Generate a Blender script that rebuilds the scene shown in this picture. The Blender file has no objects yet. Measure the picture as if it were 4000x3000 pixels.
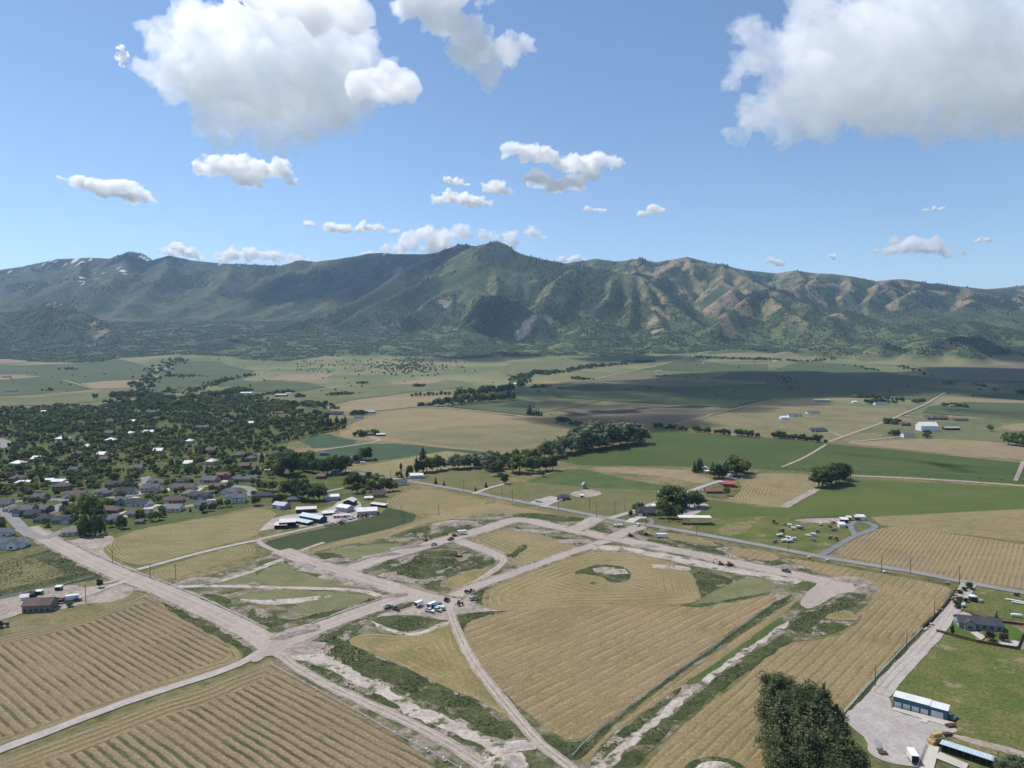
import bpy, bmesh, math, random
import numpy as np
from mathutils import Vector, Matrix, geometry
R = math.radians
scene = bpy.context.scene
COL = scene.collection

# ------------------------------------------------------------------ camera
CAM_H = 145.0
PITCH = 3.46
cam_d = bpy.data.cameras.new('camera')
cam_d.sensor_width = 36.0
cam_d.lens = 25.0
cam_d.clip_start = 1.0
cam_d.clip_end = 120000.0
cam = bpy.data.objects.new('camera', cam_d)
COL.objects.link(cam)
cam.location = (0, 0, CAM_H)
cam.rotation_euler = (R(90 - PITCH), 0, 0)
scene.camera = cam

# ------------------------------------------------------------------ sky, sun, exposure
SUN_EL = 60.0
SUN_AZ = -58.0            # degrees clockwise from +Y (negative = to the left)
world = bpy.data.worlds.new('World')
scene.world = world
world.use_nodes = True
wn = world.node_tree.nodes
wl = world.node_tree.links
bg = wn['Background']
sky = wn.new('ShaderNodeTexSky')
sky.sky_type = 'NISHITA'
sky.sun_disc = False
sky.sun_elevation = R(SUN_EL)
sky.sun_rotation = R(SUN_AZ)
sky.altitude = 1400
sky.air_density = 1.0
sky.dust_density = 0.35
sky.ozone_density = 3.0
wl.new(sky.outputs[0], bg.inputs[0])
bg.inputs[1].default_value = 0.148
sun_d = bpy.data.lights.new('sun', 'SUN')
sun_d.energy = 5.0
sun_d.angle = R(0.53)
sun_d.color = (1.0, 0.96, 0.90)
sun = bpy.data.objects.new('sun', sun_d)
COL.objects.link(sun)
SUN = Vector((math.sin(R(SUN_AZ)) * math.cos(R(SUN_EL)), math.cos(R(SUN_AZ)) * math.cos(R(SUN_EL)), math.sin(R(SUN_EL))))
sun.rotation_euler = SUN.to_track_quat('Z', 'Y').to_euler()
sun.location = (0, 0, 400)
scene.view_settings.view_transform = 'Standard'
scene.view_settings.look = 'None'
scene.view_settings.gamma = 1.0
scene.view_settings.exposure = 0.0
scene.view_settings.use_curve_mapping = False
cy = scene.cycles
cy.max_bounces = 36
cy.diffuse_bounces = 3
cy.glossy_bounces = 2
cy.transmission_bounces = 2
cy.transparent_max_bounces = 8
cy.volume_bounces = 34
cy.volume_max_steps = 256
cy.use_denoising = True

# ------------------------------------------------------------------ picture -> place
F = 1536.0
CX, CY = 1106.0, 829.5
SP, CP = math.sin(R(PITCH)), math.cos(R(PITCH))

def ray(px, py):
    u = (px - CX) / F
    v = (CY - py) / F
    return (u, CP + v * SP, -SP + v * CP)

def at_depth(px, py, y):
    d = ray(px, py)
    t = y / d[1]
    return (d[0] * t, y, CAM_H + d[2] * t)

# ------------------------------------------------------------------ noise (numpy)
def _hash(ix, iy, iz, seed):
    h = (ix.astype(np.int64) * 374761393 + iy.astype(np.int64) * 668265263 + iz.astype(np.int64) * 2147483647 + seed * 974711) & 0xffffffff
    h = ((h ^ (h >> 13)) * 1274126177) & 0xffffffff
    h = h ^ (h >> 16)
    return (h & 0xffffff) / float(0xffffff)

def vnoise(x, y, z=None, seed=0):
    x = np.asarray(x, float); y = np.asarray(y, float)
    if z is None:
        ix = np.floor(x); iy = np.floor(y)
        fx = x - ix; fy = y - iy
        fx = fx * fx * fx * (fx * (fx * 6 - 15) + 10); fy = fy * fy * fy * (fy * (fy * 6 - 15) + 10)
        o = np.zeros_like(ix)
        a = _hash(ix, iy, o, seed); b = _hash(ix + 1, iy, o, seed)
        c = _hash(ix, iy + 1, o, seed); d = _hash(ix + 1, iy + 1, o, seed)
        return (a + (b - a) * fx) + ((c + (d - c) * fx) - (a + (b - a) * fx)) * fy
    z = np.asarray(z, float)
    ix = np.floor(x); iy = np.floor(y); iz = np.floor(z)
    fx = x - ix; fy = y - iy; fz = z - iz
    fx = fx * fx * (3 - 2 * fx); fy = fy * fy * (3 - 2 * fy); fz = fz * fz * (3 - 2 * fz)
    r = 0
    for dz in (0, 1):
        a = _hash(ix, iy, iz + dz, seed); b = _hash(ix + 1, iy, iz + dz, seed)
        c = _hash(ix, iy + 1, iz + dz, seed); d = _hash(ix + 1, iy + 1, iz + dz, seed)
        v = (a + (b - a) * fx) + ((c + (d - c) * fx) - (a + (b - a) * fx)) * fy
        r = r + v * (fz if dz else 1 - fz)
    return r

def fbm(x, y, z=None, oct=5, seed=0, gain=0.5, ridged=False):
    a, s, tot, f = 1.0, 0.0, 0.0, 1.0
    for o in range(oct):
        n = vnoise(np.asarray(x) * f + 17.3 * o, np.asarray(y) * f - 9.1 * o, None if z is None else np.asarray(z) * f + 5.7 * o, seed + o)
        if ridged: n = 1 - np.abs(2 * n - 1)
        s = s + a * n; tot += a; a *= gain; f *= 2.03
    return s / tot

def sstep(a, b, x):
    t = np.clip((x - a) / (b - a), 0, 1)
    return t * t * (3 - 2 * t)

# ------------------------------------------------------------------ terrain height
def base_h(x, y):
    x = np.asarray(x, float); y = np.asarray(y, float)
    d = np.maximum(0, y - 1500)
    b = np.where(d < 2600, 0.5 * 1.25e-5 * d * d, 42.25 + 0.0325 * (d - 2600))
    # the apron of the range: long and steady on the left, short on the right
    s = np.clip(y - 3450, 0, 3000)
    k = np.interp(x / np.maximum(y, 1) * 5000, [-7000, -2600, -1300, -500, 300, 2500, 7000], [.085, .110, .105, .070, .040, .045, .05])
    return b + k * (s - 350 * (1 - np.exp(-s / 350)))

# ridge lines read off the photograph: (picture x, picture y, distance); last numbers = side slope, softness
RIDGES = [
 # far left crest
 ([(-260,600,8200),(-120,592,8200),(0,583,8200),(60,572,8200),(120,560,8200),(190,557,8150),(235,560,8100),(258,552,8000),(282,545,7950),(300,547,7950),(330,562,7900),(365,551,7800),(420,563,7800),(470,568,7800),(545,571,7800),(600,574,7750),(640,563,7700),(655,562,7700),(680,566,7700),(735,560,7600),(770,555,7550),(810,548,7500),(825,547,7450),(860,550,7400),(930,547,7200),(975,540,7000),(993,528,6900),(1030,531,6750)],0.62,900),
 # main peak and its right shoulder
 ([(1030,531,6750),(1045,527,6600),(1064,521,6500),(1085,527,6450),(1106,541,6400),(1125,550,6350),(1156,557,6300),(1226,570,6250),(1306,585,6150),(1356,592,6100),(1386,597,6050),(1431,640,5700),(1481,682,5350),(1520,712,5100),(1550,737,4900)],0.66,800),
 # back crest on the right
 ([(1180,575,8000),(1240,565,8000),(1290,558,8000),(1330,565,8000),(1380,557,7900),(1410,567,7900),(1440,563,7800),(1462,560,7700),(1485,555,7600),(1520,563,7600),(1560,572,7700),(1620,585,7800),(1680,590,7900),(1720,583,7600),(1760,590,7600),(1800,592,7500),(1850,600,7500),(1890,608,7600),(1930,604,7300),(1950,604,7300),(2000,612,7300),(2060,618,7400),(2130,625,7600),(2180,620,7900),(2230,615,8000),(2340,605,8000),(2500,610,8200)],0.55,850),
 # left spurs of the main peak
 ([(1020,533,6750),(973,545,6700),(915,568,6500),(860,592,6250),(785,642,5800),(713,677,5450),(653,695,5200),(600,712,5000)],0.92,420),
 ([(1050,560,6350),(1010,575,6250),(928,600,6000),(868,630,5750),(778,670,5400),(728,702,5150)],0.92,380),
 ([(1030,600,6000),(993,620,5850),(963,630,5750),(923,655,5550),(868,690,5250),(828,710,5100)],0.92,350),
 ([(993,620,5850),(1035,626,5700),(1073,642,5550),(1106,650,5450),(1138,667,5250),(1168,685,5100)],0.92,330),
 ([(1035,626,5700),(1040,655,5450),(1030,690,5150),(1015,715,5000)],0.92,300),
 ([(1073,540,6380),(1068,580,6100),(1075,620,5750),(1073,642,5550)],0.92,350),
 ([(1246,575,6250),(1201,605,5900),(1180,640,5600),(1168,660,5400)],0.92,380),
 ([(1323,588,6150),(1321,620,5850),(1313,645,5600),(1281,672,5350),(1250,700,5100)],0.92,360),
 ([(1386,597,6050),(1400,640,5650),(1415,675,5350),(1425,705,5100)],0.92,330),
 ([(1356,592,6100),(1365,640,5700),(1360,690,5250),(1345,718,5000)],0.92,300),
 # right of the canyon
 ([(1485,555,7600),(1470,566,7350),(1452,577,7100),(1430,589,6900),(1413,600,6750)],0.75,500),
 ([(1485,556,7600),(1491,569,7150),(1563,570,7000),(1601,595,6700),(1631,610,6500),(1659,625,6300)],0.75,480),
 ([(1563,570,7000),(1560,610,6500),(1590,622,6200),(1550,650,6000)],0.85,330),
 ([(1800,612,6900),(1740,618,6500),(1697,625,6100),(1659,622,5900),(1631,630,5750),(1605,648,5550),(1581,665,5350),(1556,690,5100),(1536,712,4950)],0.92,400),
 ([(1659,622,5900),(1697,633,5700),(1747,658,5450),(1779,682,5250),(1800,700,5100)],0.92,380),
 ([(1665,640,5600),(1700,670,5300),(1740,695,5050),(1800,715,4900)],0.92,330),
 ([(1720,585,7600),(1740,605,7150),(1722,620,6850)],0.75,380),
 ([(1795,592,7500),(1766,600,7000),(1722,635,6500)],0.75,330),
 ([(1830,598,7400),(1840,615,6900),(1815,640,6500)],0.75,330),
 ([(1931,604,7300),(1900,612,6950),(1874,650,6400)],0.7,380),
 ([(1985,611,7300),(1975,630,6800),(1940,645,6400)],0.68,350),
 ([(1975,655,6300),(1925,672,6000),(1870,680,5700),(1831,672,5600),(1806,680,5450),(1781,692,5300)],0.5,450),
 ([(2090,622,7300),(2100,650,6600),(2060,680,6000),(1990,700,5500),(1920,705,5200)],0.45,600),
 ([(2300,640,7000),(2212,670,6300),(2110,690,5700),(2050,705,5300),(1960,728,4900)],0.42,600),
 ([(2400,700,5200),(2260,708,5000),(2175,715,4800),(2080,722,4700),(2010,735,4500)],0.35,500),
 # near hills on the right
 ([(1950,772,3750),(1985,757,3800),(2014,741,3900),(2050,731,3950),(2079,727,3980),(2109,730,3980),(2135,740,3960),(2159,750,3900),(2212,772,3800)],0.62,170),
 ([(2079,727,3980),(2085,745,3800),(2095,765,3600)],0.6,130),
 ([(1840,778,3800),(1870,762,3900),(1897,744,4000),(1920,742,4050),(1950,752,4000),(1985,768,3900)],0.6,130),
 ([(1659,770,4000),(1740,752,4200),(1800,748,4250),(1860,758,4200)],0.35,180),
 # left hill and foothills
 ([(-120,700,5500),(-40,680,5400),(45,668,5300),(82,658,5200),(112,655,5150),(132,660,5100),(160,672,5000),(190,682,4900),(220,702,4700),(240,725,4550),(252,742,4450)],0.68,420),
 ([(112,655,5150),(90,690,4850),(70,720,4600)],0.6,300),
 ([(160,672,5000),(150,710,4650),(170,735,4500)],0.6,260),
 # spurs of the left range
 ([(282,545,7950),(262,580,7300),(235,615,6700),(200,645,6200)],0.5,450),
 ([(180,558,8100),(170,590,7400),(130,625,6700)],0.5,420),
 ([(60,573,8200),(80,610,7300),(40,640,6600)],0.5,420),
 ([(365,552,7800),(355,590,7200),(320,630,6500),(280,660,6050)],0.5,450),
 ([(500,571,7800),(487,602,7150),(445,642,6450),(375,680,5900)],0.42,430),
 ([(640,565,7750),(600,612,7000),(540,650,6400),(470,685,5900)],0.38,430),
 ([(735,562,7600),(690,610,6900),(640,650,6300),(580,685,5850)],0.38,430),
 ([(840,550,7450),(800,590,6900),(750,630,6350),(690,668,5900)],0.42,400),
 # low foothills
 ([(1015,715,5000),(980,738,4650),(950,752,4450)],0.3,300),
 ([(1281,690,5200),(1260,722,4800),(1220,742,4550)],0.32,330),
 ([(1430,705,5100),(1440,728,4750),(1420,746,4500)],0.32,330),
]
HX0, HX1, HY0, HY1, HS = -7600.0, 7600.0, 1400.0, 9600.0, 20.0
hx = np.arange(HX0, HX1 + 1, HS)
hy = np.arange(HY0, HY1 + 1, HS)
GX, GY = np.meshgrid(hx, hy)          # [iy, ix]

# lower edge of the scrub as the photograph shows it
def _flat(px, py):
    d = ray(px, py); ys = np.arange(1500, 6000, 5.0); t = ys / d[1]
    k = np.nonzero(CAM_H + d[2] * t <= base_h(d[0] * t, ys))[0]
    y = ys[k[0]] if len(k) else 5500.0
    return d[0] / d[1] * y, y
_wb = sorted(_flat(*q) for q in [(-300,776),(-100,776),(0,778),(100,783),(190,785),(260,776),(330,770),(400,768),(470,772),(560,781),(620,783),(700,771),(830,769),(870,771),(1000,774),(1100,771),(1250,768),(1420,766),(1500,763),(1600,757),(1700,769),(1800,774),(1900,778),(2000,774),(2212,779),(2500,779)])
YB = np.interp(GX, [q[0] for q in _wb], [q[1] for q in _wb]) + 170 * (fbm(GX / 260, GY / 260, seed=78, oct=4) - .5)

def make_height():
    base = base_h(GX, GY)
    wx = GX + 120 * (fbm(GX / 610, GY / 520, seed=3, oct=3) - .5) + 45 * (fbm(GX / 150, GY / 150, seed=4, oct=2) - .5)
    wy = GY + 120 * (fbm(GX / 520, GY / 520, seed=8, oct=3) - .5) + 45 * (fbm(GX / 150, GY / 150, seed=9, oct=2) - .5)
    best = np.full(GX.shape, -1e9)
    near = np.full(GX.shape, 1e9)
    for pts, k, soft in RIDGES:
        P3 = [at_depth(*p) for p in pts]
        A = soft * k * 1.0
        for (x0, y0, z0), (x1, y1, z1) in zip(P3[:-1], P3[1:]):
            m = 2600
            i0 = max(0, int((min(y0, y1) - m - HY0) / HS)); i1 = min(len(hy), int((max(y0, y1) + m - HY0) / HS) + 2)
            j0 = max(0, int((min(x0, x1) - m - HX0) / HS)); j1 = min(len(hx), int((max(x0, x1) + m - HX0) / HS) + 2)
            if i1 <= i0 or j1 <= j0: continue
            def dist(X, Y):
                dx, dy = x1 - x0, y1 - y0
                t = np.clip(((X - x0) * dx + (Y - y0) * dy) / (dx * dx + dy * dy + 1e-9), 0, 1)
                return t, np.hypot(X - (x0 + t * dx), Y - (y0 + t * dy))
            _, dt = dist(GX[i0:i1, j0:j1], GY[i0:i1, j0:j1])
            t, dw = dist(wx[i0:i1, j0:j1], wy[i0:i1, j0:j1])
            d = dt + (dw - dt) * np.clip(dt / 160, 0, 1)     # the crest keeps its place, the flanks wander
            zr = z0 + t * (z1 - z0)
            rise = np.maximum(zr - base_h(x0 + t * (x1 - x0), y0 + t * (y1 - y0)), 1)
            dd = np.sqrt(d * d + 14.0 ** 2) - 14.0
            # straight flank that runs out softly into the fan below
            q = dd * k / rise
            h = base[i0:i1, j0:j1] + rise * np.where(q < 0.8, 1 - q, 0.2 * np.exp(-(q - 0.8) / 0.2))
            b = best[i0:i1, j0:j1]
            best[i0:i1, j0:j1] = np.maximum(b, h)
            near[i0:i1, j0:j1] = np.minimum(near[i0:i1, j0:j1], dt)
    rise = np.maximum(best - base, 0)
    amp = np.clip(rise / 260, 0, 1) * np.clip((near - 15) / 240, 0, 1)
    gul = (fbm(wx / 330, wy / 480, seed=21, oct=4, ridged=True) - .62) * 120
    fine = (fbm(wx / 90, wy / 120, seed=31, oct=4, ridged=True) - .6) * 34
    h = base + rise + amp * (gul + fine)
    low = np.clip(rise / 30, 0, 1) * (1 - np.clip(rise / 300, 0, 1))
    h = h + low * (fbm(GX / 160, GY / 160, seed=41, oct=4) - .45) * 34
    h = h + sstep(-100, 500, GY - YB) * (fbm(GX / 230, GY / 230, seed=45, oct=4) - .42) * 40 * (1 - np.clip(rise / 400, 0, 1))
    # gentle swells in the upper fields
    h = h + sstep(2600, 3800, GY) * (fbm(GX / 420, GY / 420, seed=51, oct=3) - .5) * 16
    return np.maximum(h, base - 6), rise, near
H, RISE, NEAR = make_height()

def T(x, y):
    """terrain height at world x, y (scalars or arrays)"""
    x = np.asarray(x, float); y = np.asarray(y, float)
    fx = np.clip((x - HX0) / HS, 0, len(hx) - 1.001); fy = np.clip((y - HY0) / HS, 0, len(hy) - 1.001)
    j = fx.astype(int); i = fy.astype(int); fx = fx - j; fy = fy - i
    v = (H[i, j] * (1 - fx) + H[i, j + 1] * fx) * (1 - fy) + (H[i + 1, j] * (1 - fx) + H[i + 1, j + 1] * fx) * fy
    return np.where(y < HY0, 0.0, v)

def P(px, py):
    """where the line of sight through a picture point meets the terrain"""
    d = ray(px, py)
    if d[2] < -1e-4:
        t = -CAM_H / d[2]
        if d[1] * t < 1480: return (d[0] * t, d[1] * t)
    ys = np.arange(1400, 9500, 12.0)
    t = ys / d[1]
    z = CAM_H + d[2] * t
    below = np.nonzero(z <= T(d[0] * t, ys))[0]
    if len(below) == 0: return (d[0] / d[1] * 9000, 9000.0)
    k = below[0]
    if k == 0: return (d[0] * t[0], ys[0])
    za = z[k-1] - T(d[0]*t[k-1], ys[k-1]); zb = z[k] - T(d[0]*t[k], ys[k])
    y = ys[k-1] + 12.0 * float(za / max(za - zb, 1e-6))
    return (d[0] / d[1] * y, float(y))

def P3(px, py):
    x, y = P(px, py)
    return (x, y, float(T(x, y)))

# ------------------------------------------------------------------ object helpers
def link(o, parent=None):
    COL.objects.link(o)
    if parent is not None: o.parent = parent
    return o

def mesh_from(name, verts, faces):
    me = bpy.data.meshes.new(name)
    me.from_pydata([tuple(v) for v in verts], [], [tuple(f) for f in faces])
    me.update()
    return me

def grid_mesh(name, X, Y, Z):
    ny, nx = X.shape
    me = bpy.data.meshes.new(name)
    co = np.stack([X, Y, Z], -1).reshape(-1, 3).astype(np.float32)
    idx = np.arange(nx * ny).reshape(ny, nx)
    q = np.stack([idx[:-1, :-1], idx[:-1, 1:], idx[1:, 1:], idx[1:, :-1]], -1).reshape(-1, 4)
    me.vertices.add(len(co)); me.vertices.foreach_set('co', co.ravel())
    me.loops.add(q.size); me.loops.foreach_set('vertex_index', q.ravel().astype(np.int32))
    me.polygons.add(len(q)); me.polygons.foreach_set('loop_start', np.arange(0, q.size, 4, dtype=np.int32))
    me.polygons.foreach_set('loop_total', np.full(len(q), 4, dtype=np.int32))
    me.polygons.foreach_set('use_smooth', np.ones(len(q), dtype=bool))
    me.update(); me.validate()
    return me

def tag(o, label=None, cat=None, group=None, kind=None):
    if label: o['label'] = label
    if cat: o['category'] = cat
    if group: o['group'] = group
    if kind: o['kind'] = kind
    return o

# ------------------------------------------------------------------ material helpers
class NT:
    def __init__(s, name):
        s.m = bpy.data.materials.new(name); s.m.use_nodes = True
        s.n = s.m.node_tree.nodes; s.l = s.m.node_tree.links
        s.b = s.n['Principled BSDF']; s.out = s.n['Material Output']
        s.b.inputs['Roughness'].default_value = 0.9
        s.b.inputs['Specular IOR Level'].default_value = 0.12
    def node(s, t, **kw):
        n = s.n.new(t)
        for k, v in kw.items(): setattr(n, k, v)
        return n
    def put(s, sock, v):
        if isinstance(v, (int, float)): sock.default_value = v
        elif isinstance(v, (tuple, list)):
            sock.default_value = (*v, 1) if len(v) == 3 and sock.type == 'RGBA' else v
        else: s.l.new(v, sock)
    def pos(s):
        if not hasattr(s, '_p'): s._p = s.node('ShaderNodeNewGeometry').outputs['Position']
        return s._p
    def mapped(s, rot=0.0, scale=(1, 1, 1)):
        m = s.node('ShaderNodeMapping', vector_type='POINT')
        s.l.new(s.pos(), m.inputs[0])
        m.inputs['Rotation'].default_value = (0, 0, rot); m.inputs['Scale'].default_value = scale
        return m.outputs[0]
    def noise(s, size, detail=4, rough=.55, vec=None, dist=0.0, dim='3D'):
        n = s.node('ShaderNodeTexNoise', noise_dimensions=dim)
        s.l.new(vec if vec is not None else s.pos(), n.inputs['Vector'])
        n.inputs['Scale'].default_value = 1.0 / size; n.inputs['Detail'].default_value = detail
        n.inputs['Roughness'].default_value = rough; n.inputs['Distortion'].default_value = dist
        return n.outputs['Fac']
    def math(s, op, a, b=0.0, c=None, clamp=False):
        n = s.node('ShaderNodeMath', operation=op, use_clamp=clamp)
        s.put(n.inputs[0], a); s.put(n.inputs[1], b)
        if c is not None: s.put(n.inputs[2], c)
        return n.outputs[0]
    def ramp(s, v, lo, hi, a=0.0, b=1.0):
        n = s.node('ShaderNodeMapRange', clamp=True, interpolation_type='SMOOTHSTEP')
        s.put(n.inputs[0], v); n.inputs[1].default_value = lo; n.inputs[2].default_value = hi
        n.inputs[3].default_value = a; n.inputs[4].default_value = b
        return n.outputs[0]
    def mix(s, f, a, b):
        n = s.node('ShaderNodeMix', data_type='RGBA')
        s.put(n.inputs[0], f); s.put(n.inputs[6], a); s.put(n.inputs[7], b)
        return n.outputs[2]
    def mul(s, a, b):
        n = s.node('ShaderNodeMix', data_type='RGBA', blend_type='MULTIPLY')
        n.inputs[0].default_value = 1.0
        s.put(n.inputs[6], a); s.put(n.inputs[7], b)
        return n.outputs[2]
    def grey(s, v):
        n = s.node('ShaderNodeCombineColor')
        for i in range(3): s.put(n.inputs[i], v)
        return n.outputs[0]
    def color(s, c): s.put(s.b.inputs['Base Color'], c)
    def bump(s, h, strength=.5, dist=1.0):
        n = s.node('ShaderNodeBump')
        n.inputs['Strength'].default_value = strength; n.inputs['Distance'].default_value = dist
        s.put(n.inputs['Height'], h)
        s.l.new(n.outputs[0], s.b.inputs['Normal'])
    def attr(s, name, out='Fac'):
        n = s.node('ShaderNodeAttribute'); n.attribute_name = name
        return n.outputs[out]
# ------------------------------------------------------------------ mountain range
def mountain_colour():
    sx = np.gradient(H, HS, axis=1); sy = np.gradient(H, HS, axis=0)
    slope = np.hypot(sx, sy)
    up = np.clip(RISE / 900, 0, 1)
    n1 = fbm(GX / 260, GY / 260, seed=61, oct=5); n2 = fbm(GX / 90, GY / 90, seed=67, oct=4); n3 = fbm(GX / 700, GY / 700, seed=71, oct=4)
    scrub = np.array([0.056, 0.080, 0.036]); grass = np.array([0.118, 0.134, 0.052]); tan = np.array([0.30, 0.215, 0.13])
    dark = np.array([0.024, 0.040, 0.020]); rock = np.array([0.26, 0.225, 0.19]); field = np.array([0.15, 0.155, 0.07])
    def mixc(c, d, m): return c * (1 - m[..., None]) + d * m[..., None]
    c = np.broadcast_to(scrub, GX.shape + (3,)).copy()
    c = mixc(c, grass, sstep(.44, .58, n1 * .55 + n2 * .45))
    # facing right / away from the sun holds more trees
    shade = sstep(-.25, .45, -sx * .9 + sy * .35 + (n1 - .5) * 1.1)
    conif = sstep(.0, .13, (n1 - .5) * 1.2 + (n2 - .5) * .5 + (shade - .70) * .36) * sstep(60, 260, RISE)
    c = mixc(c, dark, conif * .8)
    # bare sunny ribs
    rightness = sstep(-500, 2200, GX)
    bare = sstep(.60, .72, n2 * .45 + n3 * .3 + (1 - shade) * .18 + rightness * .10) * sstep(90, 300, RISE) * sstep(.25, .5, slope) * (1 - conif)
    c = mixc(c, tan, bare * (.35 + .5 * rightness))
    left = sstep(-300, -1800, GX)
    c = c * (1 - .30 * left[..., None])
    crest = sstep(70, 0, NEAR + 60 * (n2 - .4)) * sstep(150, 400, RISE)
    c = mixc(c, tan * .8, crest * (.12 + .38 * rightness) * (1 - conif * .7))
    high = sstep(880, 1050, RISE + 200 * (n2 - .5)) * sstep(-600, -1500, GX)
    c = mixc(c, rock * .75, high * .6)
    scr = {'conif': conif}
    def blob(px, py, r, col, m=1.0, stretch=(1, 1), rough=.8):
        bx, by = P(px, py)
        d = np.hypot((GX - bx) / stretch[0], (GY - by) / stretch[1])
        w = sstep(r * 1.15, r * .7, d + rough * r * (n2 - .5) * 2.6) * m * (.75 if col[0] > .2 and col[2] < .25 else 1)
        nonlocal c
        c = mixc(c, np.array(col), w)
        return w
    # scree, slides and bare shoulders the photograph shows
    for q in [(1136,704,42,(.34,.295,.26),1,(.7,1.6)),(1148,690,34,(.34,.295,.26),1,(.7,1.5)),(1124,722,34,(.33,.285,.25),1,(1,1.4)),
              (1185,692,45,(.33,.24,.18),.9),(862,582,50,(.40,.35,.32),.9,(1,2)),(960,655,40,(.36,.29,.22),.9,(1.6,1)),
              (1425,672,60,(.36,.27,.19),1,(.8,1.8)),(1415,690,45,(.36,.27,.19),.9,(1,1.5)),(1420,716,40,(.36,.27,.19),.9),
              (1470,635,75,(.34,.25,.17),.8,(1,1.8)),(1580,650,60,(.34,.25,.17),.9,(1,2.2)),(1535,662,45,(.36,.27,.18),.9,(1.2,2.2)),
              (1600,660,70,(.27,.19,.14),.9,(1.2,2)),(1565,690,60,(.27,.19,.14),.85,(1.2,1.8)),(1740,620,55,(.34,.25,.17),.8,(1,3)),
              (1765,645,55,(.32,.24,.16),.7,(1,2.2)),(1715,630,40,(.34,.25,.17),.8,(1,3)),(1825,625,60,(.30,.22,.15),.8,(1,2.5)),(1905,620,75,(.30,.22,.15),.8,(1.2,2.4)),
              (1960,635,70,(.30,.22,.15),.7,(1.2,2)),(1805,680,45,(.36,.27,.18),.8,(1.8,1)),(2080,620,60,(.28,.22,.14),.6),
              (2050,745,60,(.24,.17,.13),.85,(1.5,1)),(2090,745,80,(.20,.16,.10),.5),(1880,762,35,(.24,.17,.13),.8,(1.5,1)),
              (205,695,45,(.33,.25,.18),.8,(.7,1.6)),(125,658,60,(.27,.21,.14),.6,(2,1)),(215,722,40,(.33,.25,.18),.8),
              (868,708,45,(.33,.25,.18),.8,(1.4,1)),(980,712,40,(.33,.25,.18),.8),(985,535,60,(.27,.22,.15),.6)]:
        blob(*q)
    c = c * 1.0
    for q in [(1060,690,260,(.028,.045,.024),.85),(1240,630,150,(.028,.045,.024),.85,(.6,1.5)),(1345,640,140,(.03,.048,.026),.8,(.7,1.4)),
              (1450,640,170,(.026,.042,.024),.9,(.7,1.8)),(1500,690,120,(.026,.042,.024),.9,(.8,1.6)),(900,650,150,(.03,.048,.026),.75,(.6,1.6)),
              (880,690,110,(.03,.048,.026),.75,(.6,1.6)),(110,705,220,(.034,.052,.03),.75),(165,645,190,(.034,.052,.03),.6,(1,1.8)),(1690,650,170,(.028,.044,.024),.8),
              (1750,690,140,(.028,.044,.024),.8),(1070,545,170,(.030,.048,.027),.85,(1,1.5)),(330,620,170,(.036,.054,.03),.5,(1,2))]:
        scr['conif'] = np.maximum(scr['conif'], blob(*q) )
    # snow left in the highest gullies
    for x, y, r in [(112,563,16),(118,566,14),(92,572,13),(165,560,26),(172,568,22),(178,565,14),(140,572,10),(150,578,9),(205,590,14),(225,590,20),(176,600,16),(178,608,16),(180,613,14),(205,603,12),(258,578,16),(264,585,18),(268,591,12),(306,553,16),(312,556,14),(318,560,12),(52,586,10),(22,587,10),(197,558,14),(455,566,10),(478,569,16),(520,573,14),(830,549,10)]:
        blob(x, y, r * 1.15, (.74, .76, .79), .9, (.75, 2.2), .7)
    return c, scr['conif'], slope
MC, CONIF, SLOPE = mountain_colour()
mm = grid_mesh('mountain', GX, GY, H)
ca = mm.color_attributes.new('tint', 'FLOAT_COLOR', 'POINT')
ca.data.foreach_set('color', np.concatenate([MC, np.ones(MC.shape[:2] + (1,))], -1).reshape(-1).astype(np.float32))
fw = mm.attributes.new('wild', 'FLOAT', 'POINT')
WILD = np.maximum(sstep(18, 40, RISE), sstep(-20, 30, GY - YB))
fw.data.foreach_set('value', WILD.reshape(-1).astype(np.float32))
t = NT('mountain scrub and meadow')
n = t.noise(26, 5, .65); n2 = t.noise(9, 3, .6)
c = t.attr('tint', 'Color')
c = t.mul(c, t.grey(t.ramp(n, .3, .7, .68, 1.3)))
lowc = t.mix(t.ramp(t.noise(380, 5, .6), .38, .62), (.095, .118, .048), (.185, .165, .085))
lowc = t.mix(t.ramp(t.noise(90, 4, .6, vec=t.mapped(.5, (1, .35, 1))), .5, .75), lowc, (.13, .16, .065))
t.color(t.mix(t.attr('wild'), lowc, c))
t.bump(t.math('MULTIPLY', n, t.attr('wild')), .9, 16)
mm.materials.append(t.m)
mo = link(bpy.data.objects.new('mountain', mm)); tag(mo, kind='structure')
# ------------------------------------------------------------------ ground sheet
def axis(a, b, lo, hi, fine, coarse):
    return np.unique(np.concatenate([np.arange(a, lo, coarse), np.arange(lo, hi, fine), np.arange(hi, b + 1, coarse)]))
gx, gy = np.meshgrid(axis(-11500, 11500, -1500, 1500, 100, 500), np.concatenate([np.arange(-2400, 1400, 100), [1400, 1401, 2000, 5000, 9000, 13000]]))
gz = np.where(gy > 1400, -30.0, 0.0)
gz = np.where(gy > 9000, -10.0, gz)
gm = grid_mesh('ground', gx, gy, gz)
t = NT('rough dry grass')
a = t.noise(60, 6, .62); b = t.noise(5, 5, .65); e = t.noise(230, 4, .6)
c = t.mix(t.ramp(a, .4, .62), (.115, .110, .044), (.200, .152, .080))
c = t.mix(t.ramp(e, .45, .62, 0, .7), c, (.085, .105, .036))
c = t.mul(c, t.grey(t.ramp(b, .25, .75, .6, 1.4)))
t.color(c); t.bump(b, .6, .6)
gm.materials.append(t.m)
tag(link(bpy.data.objects.new('ground', gm)), kind='structure')

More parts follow.
